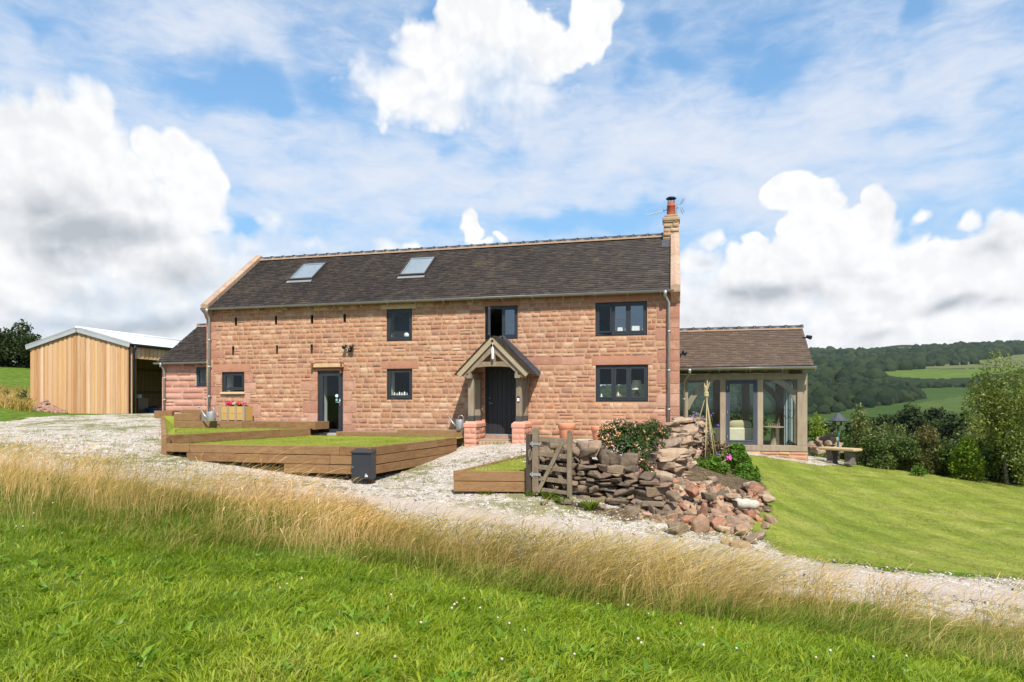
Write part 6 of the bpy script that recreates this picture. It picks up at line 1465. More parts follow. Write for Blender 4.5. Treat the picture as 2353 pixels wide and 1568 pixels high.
principled(n, out, n.ramp(f, [(.25,(.13,.17,.016)),(.45,(.20,.24,.028)),(.6,(.26,.28,.045)),(.78,(.34,.32,.09))]), .95, .1, 0, n.noise(v, 60, 4, .7), .9, .02); TURF = m
def turf_blades(poly, zf_, n, seed, name, label, h0=.012, h1=.018):
    r = np.random.RandomState(seed); c = np.array([tuple(p)[:2] for p in poly]); lo_, hi_ = c.min(0), c.max(0); x = lo_[0]+(hi_[0]-lo_[0])*r.rand(n); y = lo_[1]+(hi_[1]-lo_[1])*r.rand(n)
    k = sdist(x, y, c) > .02; x, y = x[k], y[k]; n = len(x)
    edge = np.exp(-sdist(x, y, c)/.12)
    V, q, t3 = blades(np.stack([x, y, zf_(x, y)-.004], 1), (h0+h1*r.rand(n))*(1+edge*1.1), .005+.005*r.rand(n), r.randn(n,2)*.6, .2*np.ones(n), seed, nseg=2)
    return tag(npmesh(name, V, [q, t3], MOWN), label, 'grass', kind='stuff')
low = thing('raised_lawn', tuple((bA+bB)/2+Vector((0,0,-.7))), 'large lower raised lawn with three courses of brown timber sleepers in front', 'raised bed')
ZL = -.99
A2, B2, C2, E2 = [Vector((p.x,p.y,0)) for p in (bA,bB,bC,bE)]
nf = Vector((0,1,0))
def pAt(px): # point along the front face under a pixel column
    lo_, hi_ = 0, 1
    for _ in range(40):
        t = (lo_+hi_)/2; p = B2.lerp(A2, t); lo_, hi_ = (t, hi_) if toimg((p.x,p.y,-1))[0] < px else (lo_, t)
    return p
FLn = (A2-B2).length
sleeper_row(low, B2, A2, ZL-.20, ZL, 1, joints=[(pAt(435)-B2).length, (pAt(652)-B2).length, (pAt(780)-B2).length])
sleeper_row(low, pAt(428), A2, ZL-.41, ZL-.205, 2, joints=[(pAt(540)-pAt(428)).length,(pAt(758)-pAt(428)).length])
sleeper_row(low, pAt(652), A2, ZL-.62, ZL-.415, 3)
dAC = (C2-A2).normalized(); nAC = Vector((-dAC.y, dAC.x, 0))
for i, (jn, s0) in enumerate((([1.5,3.0],0),([1.9],0),([1.2,2.6],0))): sleeper_row(low, A2+dAC*.0, C2, ZL-.20-.207*i, ZL-.207*i, 5+i, joints=jn, nrm=nAC)
mb = MB(); mb.box(A2.x-.095, A2.x+.012, A2.y-.085, A2.y-.003, -1.95, ZL+.004); mb.build('corner_post', SLEEPER, low, bevel=.008)
turf('lawn_turf', [(p.x,p.y,ZL-.035) for p in (B2, A2, C2, Vector((C2.x,18.2,0)), Vector((-10.8,18.2,0)), E2)], low)
turf_blades([B2+Vector((.1,.12,0)), A2+Vector((-.05,.12,0)), C2+Vector((-.12,0,0)), (C2.x-.1,18.15), (-10.7,18.15), E2], lambda x, y: np.full(len(x), ZL-.035), 42000, 91, 'raised_lawn_grass', 'short bright turf on the lower raised lawn')
upl = thing('raised_lawn', tuple(B2.lerp(E2,.5)+Vector((0,0,-1.0))), 'narrow upper raised lawn above a single sleeper edge at the left', 'raised bed')
ZU = -.785
dBE = (E2-B2).normalized(); nBE = Vector((-dBE.y, dBE.x, 0))
sleeper_row(upl, B2+dBE*.12, E2, ZL-.03, ZU, 11, joints=[2.2,3.6], nrm=nBE)
T2 = Vector((-17.15,19.0,0)); dBT = (T2-B2).normalized(); nBT = Vector((dBT.y,-dBT.x,0))
sleeper_row(upl, B2, T2, ZL-.40, ZL-.2, 13, nrm=nBT); 
mb = MB(); nB = nBT
for s0, s1, a0, a1 in ((0,.5,-.0,0),):
    pass
# sloping top sleepers on the left edge
k = 3
for i in range(k):
    p, q = B2.lerp(T2, i/k), B2.lerp(T2, (i+1)/k-.002); zA, zB = ZU+.02+.28*(i/k), ZU+.02+.28*((i+1)/k)
    mb = MB(); mb.add([(p.x,p.y,zA-.42),(q.x,q.y,zB-.42),(q.x+nB.x*.11,q.y+nB.y*.11,zB-.42),(p.x+nB.x*.11,p.y+nB.y*.11,zA-.42),(p.x,p.y,zA),(q.x,q.y,zB),(q.x+nB.x*.11,q.y+nB.y*.11,zB),(p.x+nB.x*.11,p.y+nB.y*.11,zA)],
        [(0,3,2,1),(4,5,6,7),(0,1,5,4),(1,2,6,5),(2,3,7,6),(3,0,4,7)]); mb.build('sleeper', SLEEPER, upl, bevel=.008)
mb = MB(); mb.box(B2.x-.01, B2.x+.13, B2.y-.012, B2.y+.13, -1.6, ZU+.012); mb.build('corner_post', SLEEPER, upl, bevel=.008)
turf('lawn_turf', [(B2.x,B2.y+.05,ZU-.03),(E2.x,E2.y,ZU-.03),(-10.9,18.05,ZU-.03),(-15.76,18.05,ZU-.03)], upl)
turf('lawn_bank', [(B2.x,B2.y+.05,ZU-.031),(-15.76,18.05,ZU-.031),(-15.9,19.5,-.50),(-17.3,19.3,-.48)], upl)
turf_blades([B2+Vector((.15,.2,0)), E2+Vector((-.1,.1,0)), (-10.9,18.0), (-15.7,18.0)], lambda x, y: np.full(len(x), ZU-.03), 26000, 92, 'upper_lawn_grass', 'short bright turf on the upper raised lawn')
# terrace wall behind, holding the strip along the cottage front
ter = thing('sleeper_wall', (-13.3,18.1,-.8), 'low sleeper wall in front of the cottage left of the glazed door', 'retaining wall')
x0, x1, xs2 = onY(399,18.0), onY(724,18.0), onY(457,18.0)
sleeper_row(ter, (x0,18.0), (x1,18.0), ZU-.03, -.595, 21, joints=[2.55, 3.9], nrm=nf); sleeper_row(ter, (x0,18.0), (onY(458,18),18.0), -.592, -.36, 22, joints=[], nrm=nf)
sleeper_row(ter, (x1-.115,18.0), (x1-.115,18.85), ZU-.06, -.595, 23, joints=[], nrm=Vector((1,0,0))); sleeper_row(ter, (x0,18.115), (x0,19.9), -.60, -.36, 24, joints=[], nrm=Vector((1,0,0)))
mb = MB(); mb.box(x0+.11, x1-.12, 18.11, 19.0, -.80, -.612); mb.build('slate_fill', simple('slate_chips', [(.10,.09,.10),(.17,.155,.165),(.25,.23,.23)], .9, 40, .0, bscale=60, bstr=.8, vary=.3), ter)
mb = MB(); mb.box(x0+.112, XL, 18.115, 20.45, -.62, -.40); mb.build('upper_fill', simple('gravel_fill', [(.25,.23,.21),(.42,.39,.36)], .95, 40, 0, bscale=60, bstr=.8, vary=.3), ter)
an2 = thing('sleeper_edging', (-17.6,19.9,-.5), 'short row of sleepers at the foot of the annexe wall', 'edging')
sleeper_row(an2, (onY(354,19.6),19.6), (onY(396,19.6),19.6), -.62, -.30, 25, joints=[.75], nrm=nf); sleeper_row(an2, (onY(416,20.0),20.0), (onY(476,20.0),20.0), -.50, -.26, 26, joints=[], nrm=nf)
ter2 = thing('sleeper_wall', (-8.0,18.25,-1.1), 'low sleeper wall between the glazed door and the porch', 'retaining wall')
xa_, xb_, xc_ = onY(772,18.25), onY(913,18.2), onY(1069,18.2)
sleeper_row(ter2, (xa_,18.25), (xb_,18.25), -1.03, -.90, 27, joints=[], nrm=nf); sleeper_row(ter2, (xb_,18.2), (xc_,18.2), -1.03, -.815, 28, joints=[], nrm=nf); sleeper_row(ter2, (xb_-.2,18.205), (xc_,18.205), -1.35, -1.035, 29, joints=[], nrm=nf)
mb = MB(); mb.box(xc_-.001, xc_+.012, 18.21, 18.30, -1.34, -.82); mb.build('end_grain', SLEEPEND, ter2)
mb = MB(); mb.box(xa_+.02, xb_, 18.36, 19.0, -1.2, -.905); mb.box(xb_+.004, xc_, 18.31, 19.0, -1.2, -.835); mb.build('slate_fill', bpy.data.materials['slate_chips'], ter2)
rb = thing('raised_lawn', tuple((rF1+rF2)/2+Vector((0,0,-.4))), 'small triangular raised lawn with two courses of sleepers beside the gate', 'raised bed')
R1, R2, R3 = [Vector((p.x,p.y,0)) for p in (rF1,rF2,rF3)]
sleeper_row(rb, R1, R2, -1.565, -1.362, 31, joints=[]); sleeper_row(rb, R1, R2, -1.775, -1.57, 32, joints=[])
e_ = (R3-R1).normalized(); n_ = Vector((e_.y,-e_.x,0)); sleeper_row(rb, R1+e_*.115, R3, -1.60, -1.365, 33, nrm=n_)
q_ = (R2-R1).normalized(); nn = Vector((q_.y,-q_.x,0)); mb = MB(); mb.prism([R1+Vector((0,0,-1.562))+nn*.004, R1+q_*.10+Vector((0,0,-1.562))+nn*.004, R1+q_*.10+Vector((0,0,-1.366))+nn*.004, R1+Vector((0,0,-1.366))+nn*.004], -nn*.006); mb.build('end_grain', SLEEPEND, rb)
poly = [(R1.x+.1,R1.y+.1),(R2.x,R2.y+.1),(-2.55,13.2),(-2.4,16.5),(R3.x+.1,R3.y)]
turf('lawn_turf', [(a,b,-1.40) for a,b in poly], rb)
turf_blades(poly, lambda x, y: np.full(len(x), -1.40), 24000, 93, 'small_lawn_grass', 'short bright turf on the small triangular raised lawn')

# ---------------------------------------------------------------- letter box on the corner
bx = A2.x-.10-.52; by = A2.y-.02; lb = thing('parcel_box', (bx+.26, by-.15, -1.62), 'anthracite metal parcel box hung on the sleeper corner', 'letter box')
zt_, zb_ = zof(1036, bx+.26, by-.28), zof(1101, bx+.26, by-.28); w0, w1 = onY(806, by-.28), onY(853, by-.28)
mb = MB(); mb.box(w0+.012, w1-.012, by-.28, by-.012, zb_, zt_-.04); mb.build('body', ANTH, lb, bevel=.012)
mb = MB(); mb.prism([(w0,by-.31,zt_-.055),(w0,by-.31,zt_-.02),(w0,by-.012,zt_+.035),(w0,by-.012,zt_-.055)], (w1-w0,0,0)); mb.build('lid', ANTH, lb, bevel=.01)
mb = MB(); mb.box(w0+.03, w1-.03, by-.289, by-.2815, zb_+.03, zt_-.09); mb.build('door', ANTH, lb, bevel=.003)
zl = zb_+(zt_-zb_)*.42; mb = MB(); mb.tube([(w0+.055,by-.289,zl),(w0+.055,by-.302,zl)], .012, 12); mb.build('lock', ZINC, lb, True)
mb = MB(); ex, ez = w1-.115, zb_+.075                # small pale emblem: a bird over a line of lettering
for k_ in range(5): mb.box(ex-.03+k_*.0145, ex-.0185+k_*.0145, by-.2915, by-.2895, ez-.012, ez+.012)
mb.box(ex-.032, ex+.042, by-.2915, by-.2895, ez-.022, ez-.017); mb.prism([(ex-.022,by-.2915,ez+.030),(ex+.016,by-.2915,ez+.026),(ex-.004,by-.2915,ez+.052)], (0,.002,0)); mb.build('emblem', WHITEP, lb)

# ---------------------------------------------------------------- gate
gl, gr_ = P(1231,1135,12.75), P(1309,1142,12.5); gx = Vector((gr_.x-gl.x, gr_.y-gl.y, 0)); GLn = gx.length; ge = gx.normalized(); gn = Vector((ge.y,-ge.x,0))
gate = thing('wicket_gate', (gl.x, gl.y, gl.z), 'small grey wooden garden gate with crossed braces against the stone wall', 'gate')
def gp(s, z): return Vector((gl.x, gl.y, 0))+ge*s+Vector((0,0,z))
ztl, ztr = -.49, -.53; zbl, zbr = gl.z, gr_.z
def stile(s, z0, z1, w, th):
    mb = MB(); k = 8; p = gp(s, 0); pr = [(-w/2, z0), (w/2, z0)]+[(w/2*math.cos(t), z1-w/2+w/2*math.sin(t)) for t in np.linspace(0, math.pi, k)]
    mb.prism([p+ge*u+Vector((0,0,z))+gn*th/2 for u, z in pr], -gn*th); return mb
stile(.0, zbl-.02, ztl, .125, .09).build('stile', GATEW, gate, bevel=.006); stile(GLn, zbr, ztr, .085, .08).build('stile', GATEW, gate, bevel=.006)
sl_ = (ztr-ztl)/GLn
for py, h in ((1008.5,.10),(1043,.085),(1073.5,.09),(1100,.085),(1125,.07)):
    z = (HY-py)*12.7/FL; mb = MB(); mb.bar(gp(.06,z), gp(GLn-.04,z+sl_*GLn*1.1), .045, h); mb.build('rail', GATEW, gate, bevel=.005)
mb = MB(); mb.bar(gp(.06,(HY-1131)*12.7/FL)+gn*.045, gp(GLn-.13,(HY-1016)*12.6/FL)+gn*.045, .035, .075); mb.build('brace', GATEW, gate, bevel=.004)
mb = MB(); mb.bar(gp(.14,(HY-1014)*12.7/FL)-gn*.045, gp(GLn-.10,(HY-1120)*12.6/FL)-gn*.045, .035, .075); mb.build('brace', GATEW, gate, bevel=.004)
for zz in ((HY-1020)*12.75/FL, (HY-1090)*12.75/FL): mb = MB(); mb.bar(gp(-.10,zz)+gn*.05, gp(.12,zz)+gn*.05, .012, .05); mb.tube([gp(-.05,zz-.05)+gn*.055, gp(-.05,zz+.05)+gn*.055], .018, 8); mb.build('hinge', ZINC, gate)
mb = MB()
for t in (.25,.5,.75): mb.lathe(tuple(gp(GLn*t,(HY-1131+115*t)*12.65/FL)+gn*.068), [(.012,-.01),(.012,.01)], 8)
mb.build('bolt', ZINC, gate)
gpst = gp(-.145, 0)-gn*.02; mb = MB(); mb.box(gpst.x-.055, gpst.x+.055, gpst.y-.055, gpst.y+.055, -1.95, -.62); tag(mb.build('gate_post', simple('dark_post', [(.045,.032,.022),(.075,.055,.04)], .9, 4, .2, bscale=16, bstr=.4, stretch=(3,3,.6)), None, bevel=.01), 'dark square timber post the small gate hangs on', 'post')
mb = MB(); c = gp(-.10,-1.02)+gn*.075
for k in range(3): mb.tube([c+ge*(.025*math.cos(t)+.012*k)+Vector((0,0,  .10*math.sin(t)))+gn*(.012*k) for t in np.linspace(.3+k*.4, 6.2+k*.4, 20)], .004, 6)
tag(mb.build('rope', simple('rope', [(.25,.20,.13),(.32,.27,.18)], .95, 9), None, True), 'pale loop of rope hanging from the gate hinge', 'rope')

# ---------------------------------------------------------------- pots, cans, crates, bench, bird table, canes
def pot(px, py, d, r0, h):
    p = P(px, py, d); mb = MB(); k = r0; mb.lathe((p.x,p.y,p.z), [(k*.66,0),(k*.90,h*.72),(k*.95,h*.80),(k*1.02,h*.82),(k*1.04,h*.97),(k*1.0,h),(k*.88,h),(k*.82,h*.6),(k*.62,.04)], 28); return p, mb
p, mb = pot(1302,1018+16,18.5,.235,.75); thing1('terracotta_pot', mb, TERRA, 'taller terracotta pot by the cottage wall right of the porch', 'pot')
p, mb = pot(1378,1022+18,18.0,.23,.72); thing1('terracotta_pot', mb, TERRA, 'terracotta pot half hidden by the flowering honeysuckle', 'pot')
def can(px, py, d, label, rz, mat, s=1.0):
    p = P(px, py, d); t = thing('watering_can', tuple(p), label, 'watering can', rz=rz); o = rootloc(t)
    mb = MB(); mb.lathe(tuple(p), [(.13*s,0),(.135*s,.01),(.135*s,.29*s),(.13*s,.30*s),(.12*s,.295*s),(.12*s,.02)], 22); b = mb.build('body', mat, t, True)
    mb = MB(); mb.tube([p+Vector((-.12*s,0,.06*s)), p+Vector((-.24*s,0,.18*s)), p+Vector((-.40*s,0,.40*s))], [.032*s,.024*s,.017*s], 10); mb.build('spout', mat, t, True)
    mb = MB(); mb.tube([p+Vector((-.42*s,0,.42*s)), p+Vector((-.445*s,0,.445*s))], [.02*s,.045*s], 12); mb.build('rose', mat, t, True)
    mb = MB(); mb.tube([p+Vector((.03*s+.10*s*math.cos(a_),0,.29*s+.15*s*math.sin(a_))) for a_ in np.linspace(0, math.pi, 12)], .011*s, 8); mb.tube([p+Vector((.12*s,0,.25*s)), p+Vector((.24*s,0,.24*s)), p+Vector((.24*s,0,.10*s)), p+Vector((.12*s,0,.06*s))], .011*s, 8); mb.build('handle', mat, t, True)
    return t
can(485,968,20.6,'galvanised watering can standing under the left downpipe',0,ZINC,1.0)
can(1057,985.5,19.15,'galvanised watering can in the porch shadow on the sleeper wall',0,ZINC,.9)
# slatted planter of three bays with geraniums
pc = P(534,968.5,20.55); plt = thing('wooden_planter', tuple(pc), 'honey coloured three bay wooden planter under the small left window', 'planter')
WOODY = simple('planter_wood', [(.44,.26,.075),(.52,.33,.11)], .8, 3, .4, .2, bscale=16, bstr=.3, vary=.15, stretch=(1,3,3)); GREYW = simple('planter_frame', [(.26,.20,.14),(.34,.28,.21)], .9, 3, .3)
x0 = onY(506,18.35); x1 = onY(560,18.35); H = .47
for i in range(4):
    x = x0+(x1-x0)*i/3; mb = MB(); mb.box(x-.035, x+.035, 18.33, 18.40, pc.z, pc.z+H+.02); mb.build('upright', GREYW, plt, bevel=.004)
for i in range(3):
    a = x0+(x1-x0)*i/3+.037; b = x0+(x1-x0)*(i+1)/3-.037
    for j in range(2): mb = MB(); mb.box(a-.001, b+.001, 18.345, 18.375, pc.z+.02+j*.225, pc.z+.238+j*.225); mb.build('board', WOODY, plt, bevel=.004)
mb = MB(); mb.box(x0-.03, x1+.03, 18.74, 18.77, pc.z, pc.z+H); mb.box(x0-.03, x0+.0, 18.40, 18.74, pc.z, pc.z+H); mb.box(x1, x1+.03, 18.40, 18.74, pc.z, pc.z+H); mb.build('back_panel', WOODY, plt)
mb = MB(); mb.box(x0, x1, 18.38, 18.74, pc.z+.1, pc.z+H-.05); mb.build('soil', simple('soil', [(.03,.02,.012),(.05,.035,.02)], 1, 20), plt)
LEAFG = leafmat('bedding_leaf', [(.03,.07,.012),(.06,.12,.02),(.09,.15,.03)], .3)
def petals(name, cols): return simple(name, cols, .6, 9, .8, .2, bstr=0, vary=.05)
FLR = {'red': petals('red_petal', [(.62,.02,.09),(.70,.04,.13)]), 'white': petals('white_petal', [(.70,.66,.58),(.75,.72,.66)]), 'orange': petals('orange_petal', [(.60,.06,.03),(.66,.12,.05)]), 'pink': petals('pink_petal', [(.62,.10,.24),(.70,.18,.32)])}
for i, (u, cl, nb) in enumerate(((.20,'red',1),(.30,'red',.8),(.52,'white',.6),(.62,'orange',.8),(.74,'orange',.5),(.90,'pink',.6))):
    x = x0+(x1-x0)*u; b = (x, 18.55, pc.z+H-.05); t = thing('geranium', b, {'red':'crimson','white':'cream','orange':'scarlet','pink':'pink'}[cl]+' bedding flower in the wooden planter, '+['first from the left','second from the left','third from the left','fourth from the left','fifth from the left','last at the right'][i], 'flower', 'bedding flowers in the planter')
    pts, d = crown_points(70, [(x,18.55,pc.z+H-.01,.10,.10,.07)], 40+i); v, f = leaves(pts, .06, d*.5+np.array([0,0,.5]), i); npmesh('leaves', v, [f], LEAFG, t)
    pts, d = crown_points(int(60*nb), [(x,18.50,pc.z+H+.09,.075,.06,.05*nb+.02)], 50+i); v, f = leaves(pts, .045, d, i+9, .9); npmesh('blooms', v, [f], FLR[cl], t)
# stone bench
bc = P(1930,1067,20.4); bench = thing('stone_bench', tuple(bc), 'stone bench with lichened top on two scrolled grey pedestals', 'bench', rz=0)
R_ = Matrix.Rotation(math.radians(-42), 3, 'Z'); CONC = simple('weathered_concrete', [(.085,.07,.06),(.14,.115,.10),(.19,.16,.14)], .95, 6, .2, bscale=30, bstr=.5, vary=.25); TOPST = simple('lichen_stone', [(.36,.27,.15),(.44,.33,.17),(.40,.30,.20)], .95, 4, .2, bscale=26, bstr=.4, vary=.2)
mb = MB(); mb.box(-.58, .58, -.25, .25, .43, .515); mb.v = [tuple(R_@Vector(v)+bc) for v in mb.v]; mb.build('seat', TOPST, bench, bevel=.025)
for s in (-.29, .29):
    prof = [(-.175,0),(.17,0),(.185,.05),(.15,.10),(.12,.19),(.135,.27),(.175,.34),(.18,.43),(-.18,.43),(-.175,.34),(-.135,.27),(-.12,.19),(-.15,.10),(-.185,.05)]
    mb = MB(); mb.prism([(u, s-.07+.0, z) for u, z in prof], (0,.20,0)); R2_ = R_@Matrix.Rotation(math.radians(0), 3, 'Z')
    mb.v = [tuple(R_@Vector((v[1], v[0], v[2]))+bc) for v in mb.v]; mb.v = mb.v; mb.build('pedestal', CONC, bench, bevel=.012, fixn=True)
# bird table
bt = P(1926,1047,22.6); bird = thing('bird_table', tuple(bt), 'bird table with conical lead grey roof on a thin post', 'bird table')
zr = zof(967,bt.x,bt.y); zp = zof(948,bt.x,bt.y); ztb = zof(978,bt.x,bt.y)
mb = MB(); mb.lathe((bt.x,bt.y,zr), [(.315,-.02),(.32,0),(.16,(zp-zr)*.52),(.02,zp-zr),(.015,zp-zr-.02),(.30,-.03)], 12); mb.build('roof', LEAD, bird)
mb = MB(); mb.lathe((bt.x,bt.y,ztb), [(.20,-.025),(.21,-.02),(.21,.015),(.19,.015),(.18,0)], 6); mb.build('tray', GATEW, bird)
for k in range(4): t = k*1.571+.5; mb = MB(); mb.bar((bt.x+.13*math.cos(t),bt.y+.13*math.sin(t),ztb),(bt.x+.13*math.cos(t),bt.y+.13*math.sin(t),zr+.02), .035, .035, (0,1,0)); mb.build('roof_post', SLEEPEND, bird)
mb = MB(); mb.bar((bt.x,bt.y,bt.z-.3),(bt.x,bt.y,ztb-.02), .06, .06, (0,1,0)); mb.build('post', SLEEPER, bird)
mb = MB(); mb.tube([(bt.x-.01,bt.y-.045,bt.z),(bt.x-.01,bt.y-.045,ztb-.18)], .022, 8); mb.build('blue_sleeve', simple('turquoise_tape', [(.02,.13,.17),(.03,.17,.2)], .5), bird)
mb = MB(); mb.lathe((bt.x-.06,bt.y-.12,bt.z+.48), [(.03,0),(.04,.02),(.04,.14),(.02,.16)], 10); mb.build('feeder', BARGE, bird, True)
# bean canes tied into a wigwam
ap = P(1623,905,16.3); wig = thing('cane_wigwam', tuple(P(1622,1056,16.3)), 'wigwam of bean canes tied near the top in the flower bed', 'cane wigwam'); CANE = simple('cane', [(.36,.28,.14),(.46,.37,.2),(.30,.22,.11)], .8, 8, .4)
for px, py, d, ext in ((1581,1060,16.6,.30),(1620,1054,15.9,.34),(1625,1058,16.6,.18),(1644,1055,16.1,.26),(1636,1056,16.9,.22),(1650,1054,16.5,.12)):
    b = P(px,py,d); b.z = g1(b.x,b.y)-.05; u = (ap-b).normalized(); mb = MB(); o_ = Vector((rnd.uniform(-.02,.02), rnd.uniform(-.02,.02), 0)); mb.tube([b, b.lerp(ap,.5)+o_*.5, ap+o_, ap+u*ext+o_], [.014,.013,.012,.009], 7); mb.build('cane', CANE, wig, True)
mb = MB(); mb.lathe((ap.x,ap.y,ap.z-.07), [(.055,0),(.062,.03),(.055,.06),(.06,.09),(.05,.12)], 12); mb.build('binding', CANE, wig)
# ================================================================ shrubs, hedge, trees, woods
HED1 = leafmat('hedge_leaf', [(.035,.065,.012),(.065,.105,.018),(.11,.145,.032),(.19,.205,.06)], .3, .5, 1.4, .35, .38)
HED2 = leafmat('yellow_hedge_leaf', [(.07,.14,.010),(.14,.22,.018),(.22,.27,.025),(.34,.26,.04)], .35, .5, 1.4, .3, .38)
HED3 = leafmat('pale_hedge_leaf', [(.06,.085,.02),(.105,.135,.034),(.18,.20,.065),(.30,.28,.11)], .3, .5, 1.6, .3, .38)
HED4 = leafmat('russet_hedge_leaf', [(.04,.06,.013),(.085,.10,.022),(.15,.11,.03),(.12,.145,.03)], .3, .5, 1.6, .3, .38)
TREEL = leafmat('hawthorn_leaf', [(.060,.095,.014),(.115,.155,.025),(.185,.215,.042),(.29,.29,.085)], .35, .45, .9, .35)
DARKT = leafmat('dark_tree_leaf', [(.012,.022,.006),(.024,.040,.009),(.045,.062,.014),(.075,.085,.022)], .25, .6, .6, .2)
VALL = leafmat('valley_leaf', [(.020,.034,.011),(.034,.052,.016),(.052,.070,.022),(.075,.090,.030)], .2, .8, .25, .1)
BRIGHT = leafmat('bright_leaf', [(.035,.095,.008),(.07,.16,.012),(.115,.21,.02),(.16,.23,.03)], .4, .45, 2, .3)
HONEY = leafmat('honeysuckle_leaf', [(.020,.045,.010),(.04,.075,.016),(.07,.11,.025),(.11,.13,.04)], .3, .5, 3, .3)
def bush(px, pbase, ptop, d, wpx, mat, nleaf, size, label, seed, group=None, name='hedge_shrub', nclump=12, depth=.8, cat='shrub', up=.3, flat=1.0):
    b = P(px, pbase, d); b.z = min(b.z, g1(b.x, b.y)) if d < 30 else b.z
    h = (HY-ptop)*d/FL-b.z; w = wpx*d/FL*.5
    return tree(name, tuple(b), (b.x, b.y, b.z+h*.44), (w*1.12, w*depth*1.1, h*.60), int(nleaf*1.5), size, mat, label, cat, nclump+8, seed, .03, group, False, up)
HG = 'shrubs of the garden hedge'
bush(1988,1066,925,21.2,70,HED3,2600,.085,'tall pale green upright shrub behind the stone bench',1,HG)
bush(1945,1062,985,23.5,60,HED1,1500,.08,'dark shrub behind the bird table post',2,HG)
bush(2020,1078,990,20.8,80,HED1,3600,.075,'dark glossy hedge shrub just right of the stone bench',3,HG)
bush(2072,1088,998,20.8,90,HED1,4000,.075,'dense dark hedge shrub with rounded top at the lawn edge',4,HG)
bush(2128,1096,990,20.6,95,HED4,4000,.075,'russet tinted hedge shrub at the lawn edge',5,HG)
bush(2182,1100,1004,20.4,80,HED1,3400,.075,'dark hedge shrub between the russet and the yellow ones',6,HG)
bush(2214,1100,1012,19.7,86,HED2,4200,.08,'yellow green leafy hedge shrub with reddish tips',7,HG)
bush(2290,1110,1008,20.0,100,HED1,4200,.075,'dark hedge shrub at the foot of the tall hawthorn',8,HG)
bush(2350,1114,1005,19.8,100,HED4,3800,.075,'russet hedge shrub at the right edge of the picture',9,HG)
bush(2430,1118,990,19.8,110,HED1,3000,.08,'hedge shrub beyond the right edge of the picture',10,HG)
bush(2055,1056,975,25.5,100,HED3,3000,.095,'pale bushy hedge shrub standing behind the dark ones',11,HG)
bush(2150,1060,982,25.5,120,HED1,3400,.095,'broad dark shrub in the back row of the hedge',12,HG)
bush(2250,1062,990,25.0,120,HED3,3400,.095,'pale shrub in the back row of the hedge near the hawthorn',13,HG)
bush(1880,1040,940,27,56,HED2,1600,.09,'yellowing bush beside the garden room corner',14)
bush(2110,1092,1070,19.6,34,BRIGHT,420,.07,'small bright green shrub at the foot of the hedge',15)
b = P(2312,1100,19.4)
tree('hawthorn_tree', (b.x,b.y,g1(b.x,b.y)), (b.x-.05,b.y,-.85), (1.45,1.4,2.25), 17000, .072, TREEL, 'tall loose hawthorn tree rising above the hedge at the right', 'tree', 40, 4, .055, None, True, .25, .35, .24)
b = P(2360,1100,19.8)
tree('hawthorn_tree', (b.x,b.y,g1(b.x,b.y)), (b.x+.25,b.y,-.6), (1.4,1.3,2.3), 12000, .072, TREEL, 'hawthorn tree cut by the right edge of the picture', 'tree', 34, 6, .055, None, True, .25, .35, .24)
# left-hand tree beyond the barn, scrub on the bank
b = P(10,855,50)
tree('field_tree', (b.x,b.y,g1(b.x,b.y)-.2), (b.x+.1,b.y,b.z+1.9), (3.4,2.2,2.3), 10000, .24, DARKT, 'dark spreading tree in the field behind the barn', 'tree', 22, 9, .22, None, True, .3, .5, .33)
b = P(-90,852,52)
tree('field_tree', (b.x,b.y,g1(b.x,b.y)-.2), (b.x,b.y,b.z+2.2), (2.8,2.2,2.5), 5000, .26, DARKT, 'dark tree cut by the left edge of the picture', 'tree', 18, 10, .22, None, True, .3, .5, .33)
bush(54,935,897,27.2,34,HED1,700,.10,'dark thistle like bush on the bank at the left barn corner',16,None,'bank_shrub')
bush(10,930,900,29,50,HED4,500,.10,'brownish scrub on the bank at the left edge of the picture',17,None,'bank_shrub')
# tall grass on the bank left of the barn
r = np.random.RandomState(77); n = 13000; px = r.uniform(-160,72,n); d = r.uniform(25.6,36,n); xi = (px-CX)/FL*d; x = xi*ca-d*sa; y = xi*sa+d*ca
V, q, t3 = blades(np.stack([x,y,gz(x,y)],1), .25+.45*r.rand(n), .02+.02*r.rand(n), r.randn(n,2)*.35+np.array([.2,0]), .2*np.ones(n), 8, nseg=2)
tag(npmesh('bank_grass', V, [q, t3], STRAWG), 'rough yellow grass on the bank left of the barn', 'grass', kind='stuff')
# heap of pink stone chippings against the barn
hc = P(104,950,27.2); lst = []; rr = random.Random(5); PINKR = simple('pink_chippings', [(.28,.155,.11),(.35,.21,.155),(.23,.125,.09),(.39,.27,.20)], .95, 6, .9, .1, vary=.2)
for i in range(520):
    u, t = rr.random()**.5, rr.uniform(0, 6.283); s = rr.uniform(.05,.11); x, y = hc.x+.85*u*math.cos(t), hc.y+.1+.45*u*math.sin(t); z = g1(hc.x,hc.y)-.06+.52*.72*(1-u**1.6)*(1.0-.35*math.cos(t)); lst.append(((x,y,z), (s*1.5,s,s*.7), 1000+i, rotmat(rr,.7)))
V = []; F = []; nn_ = 0; tv, tf = _cube_template(3)
for c, dm, sd, M in lst:
    rs = np.random.RandomState(sd); v = (tv*.75+unit(tv)*.3+rs.uniform(-.15,.15,tv.shape))*np.array(dm)*.5@np.asarray(M).T+np.array(c); V.append(v); F.append(tf+nn_); nn_ += len(v)
o = npmesh('chippings_heap', np.concatenate(V), [np.concatenate(F)], PINKR); tag(o, 'heap of pink sandstone chippings against the barn front', 'heap', kind='stuff')
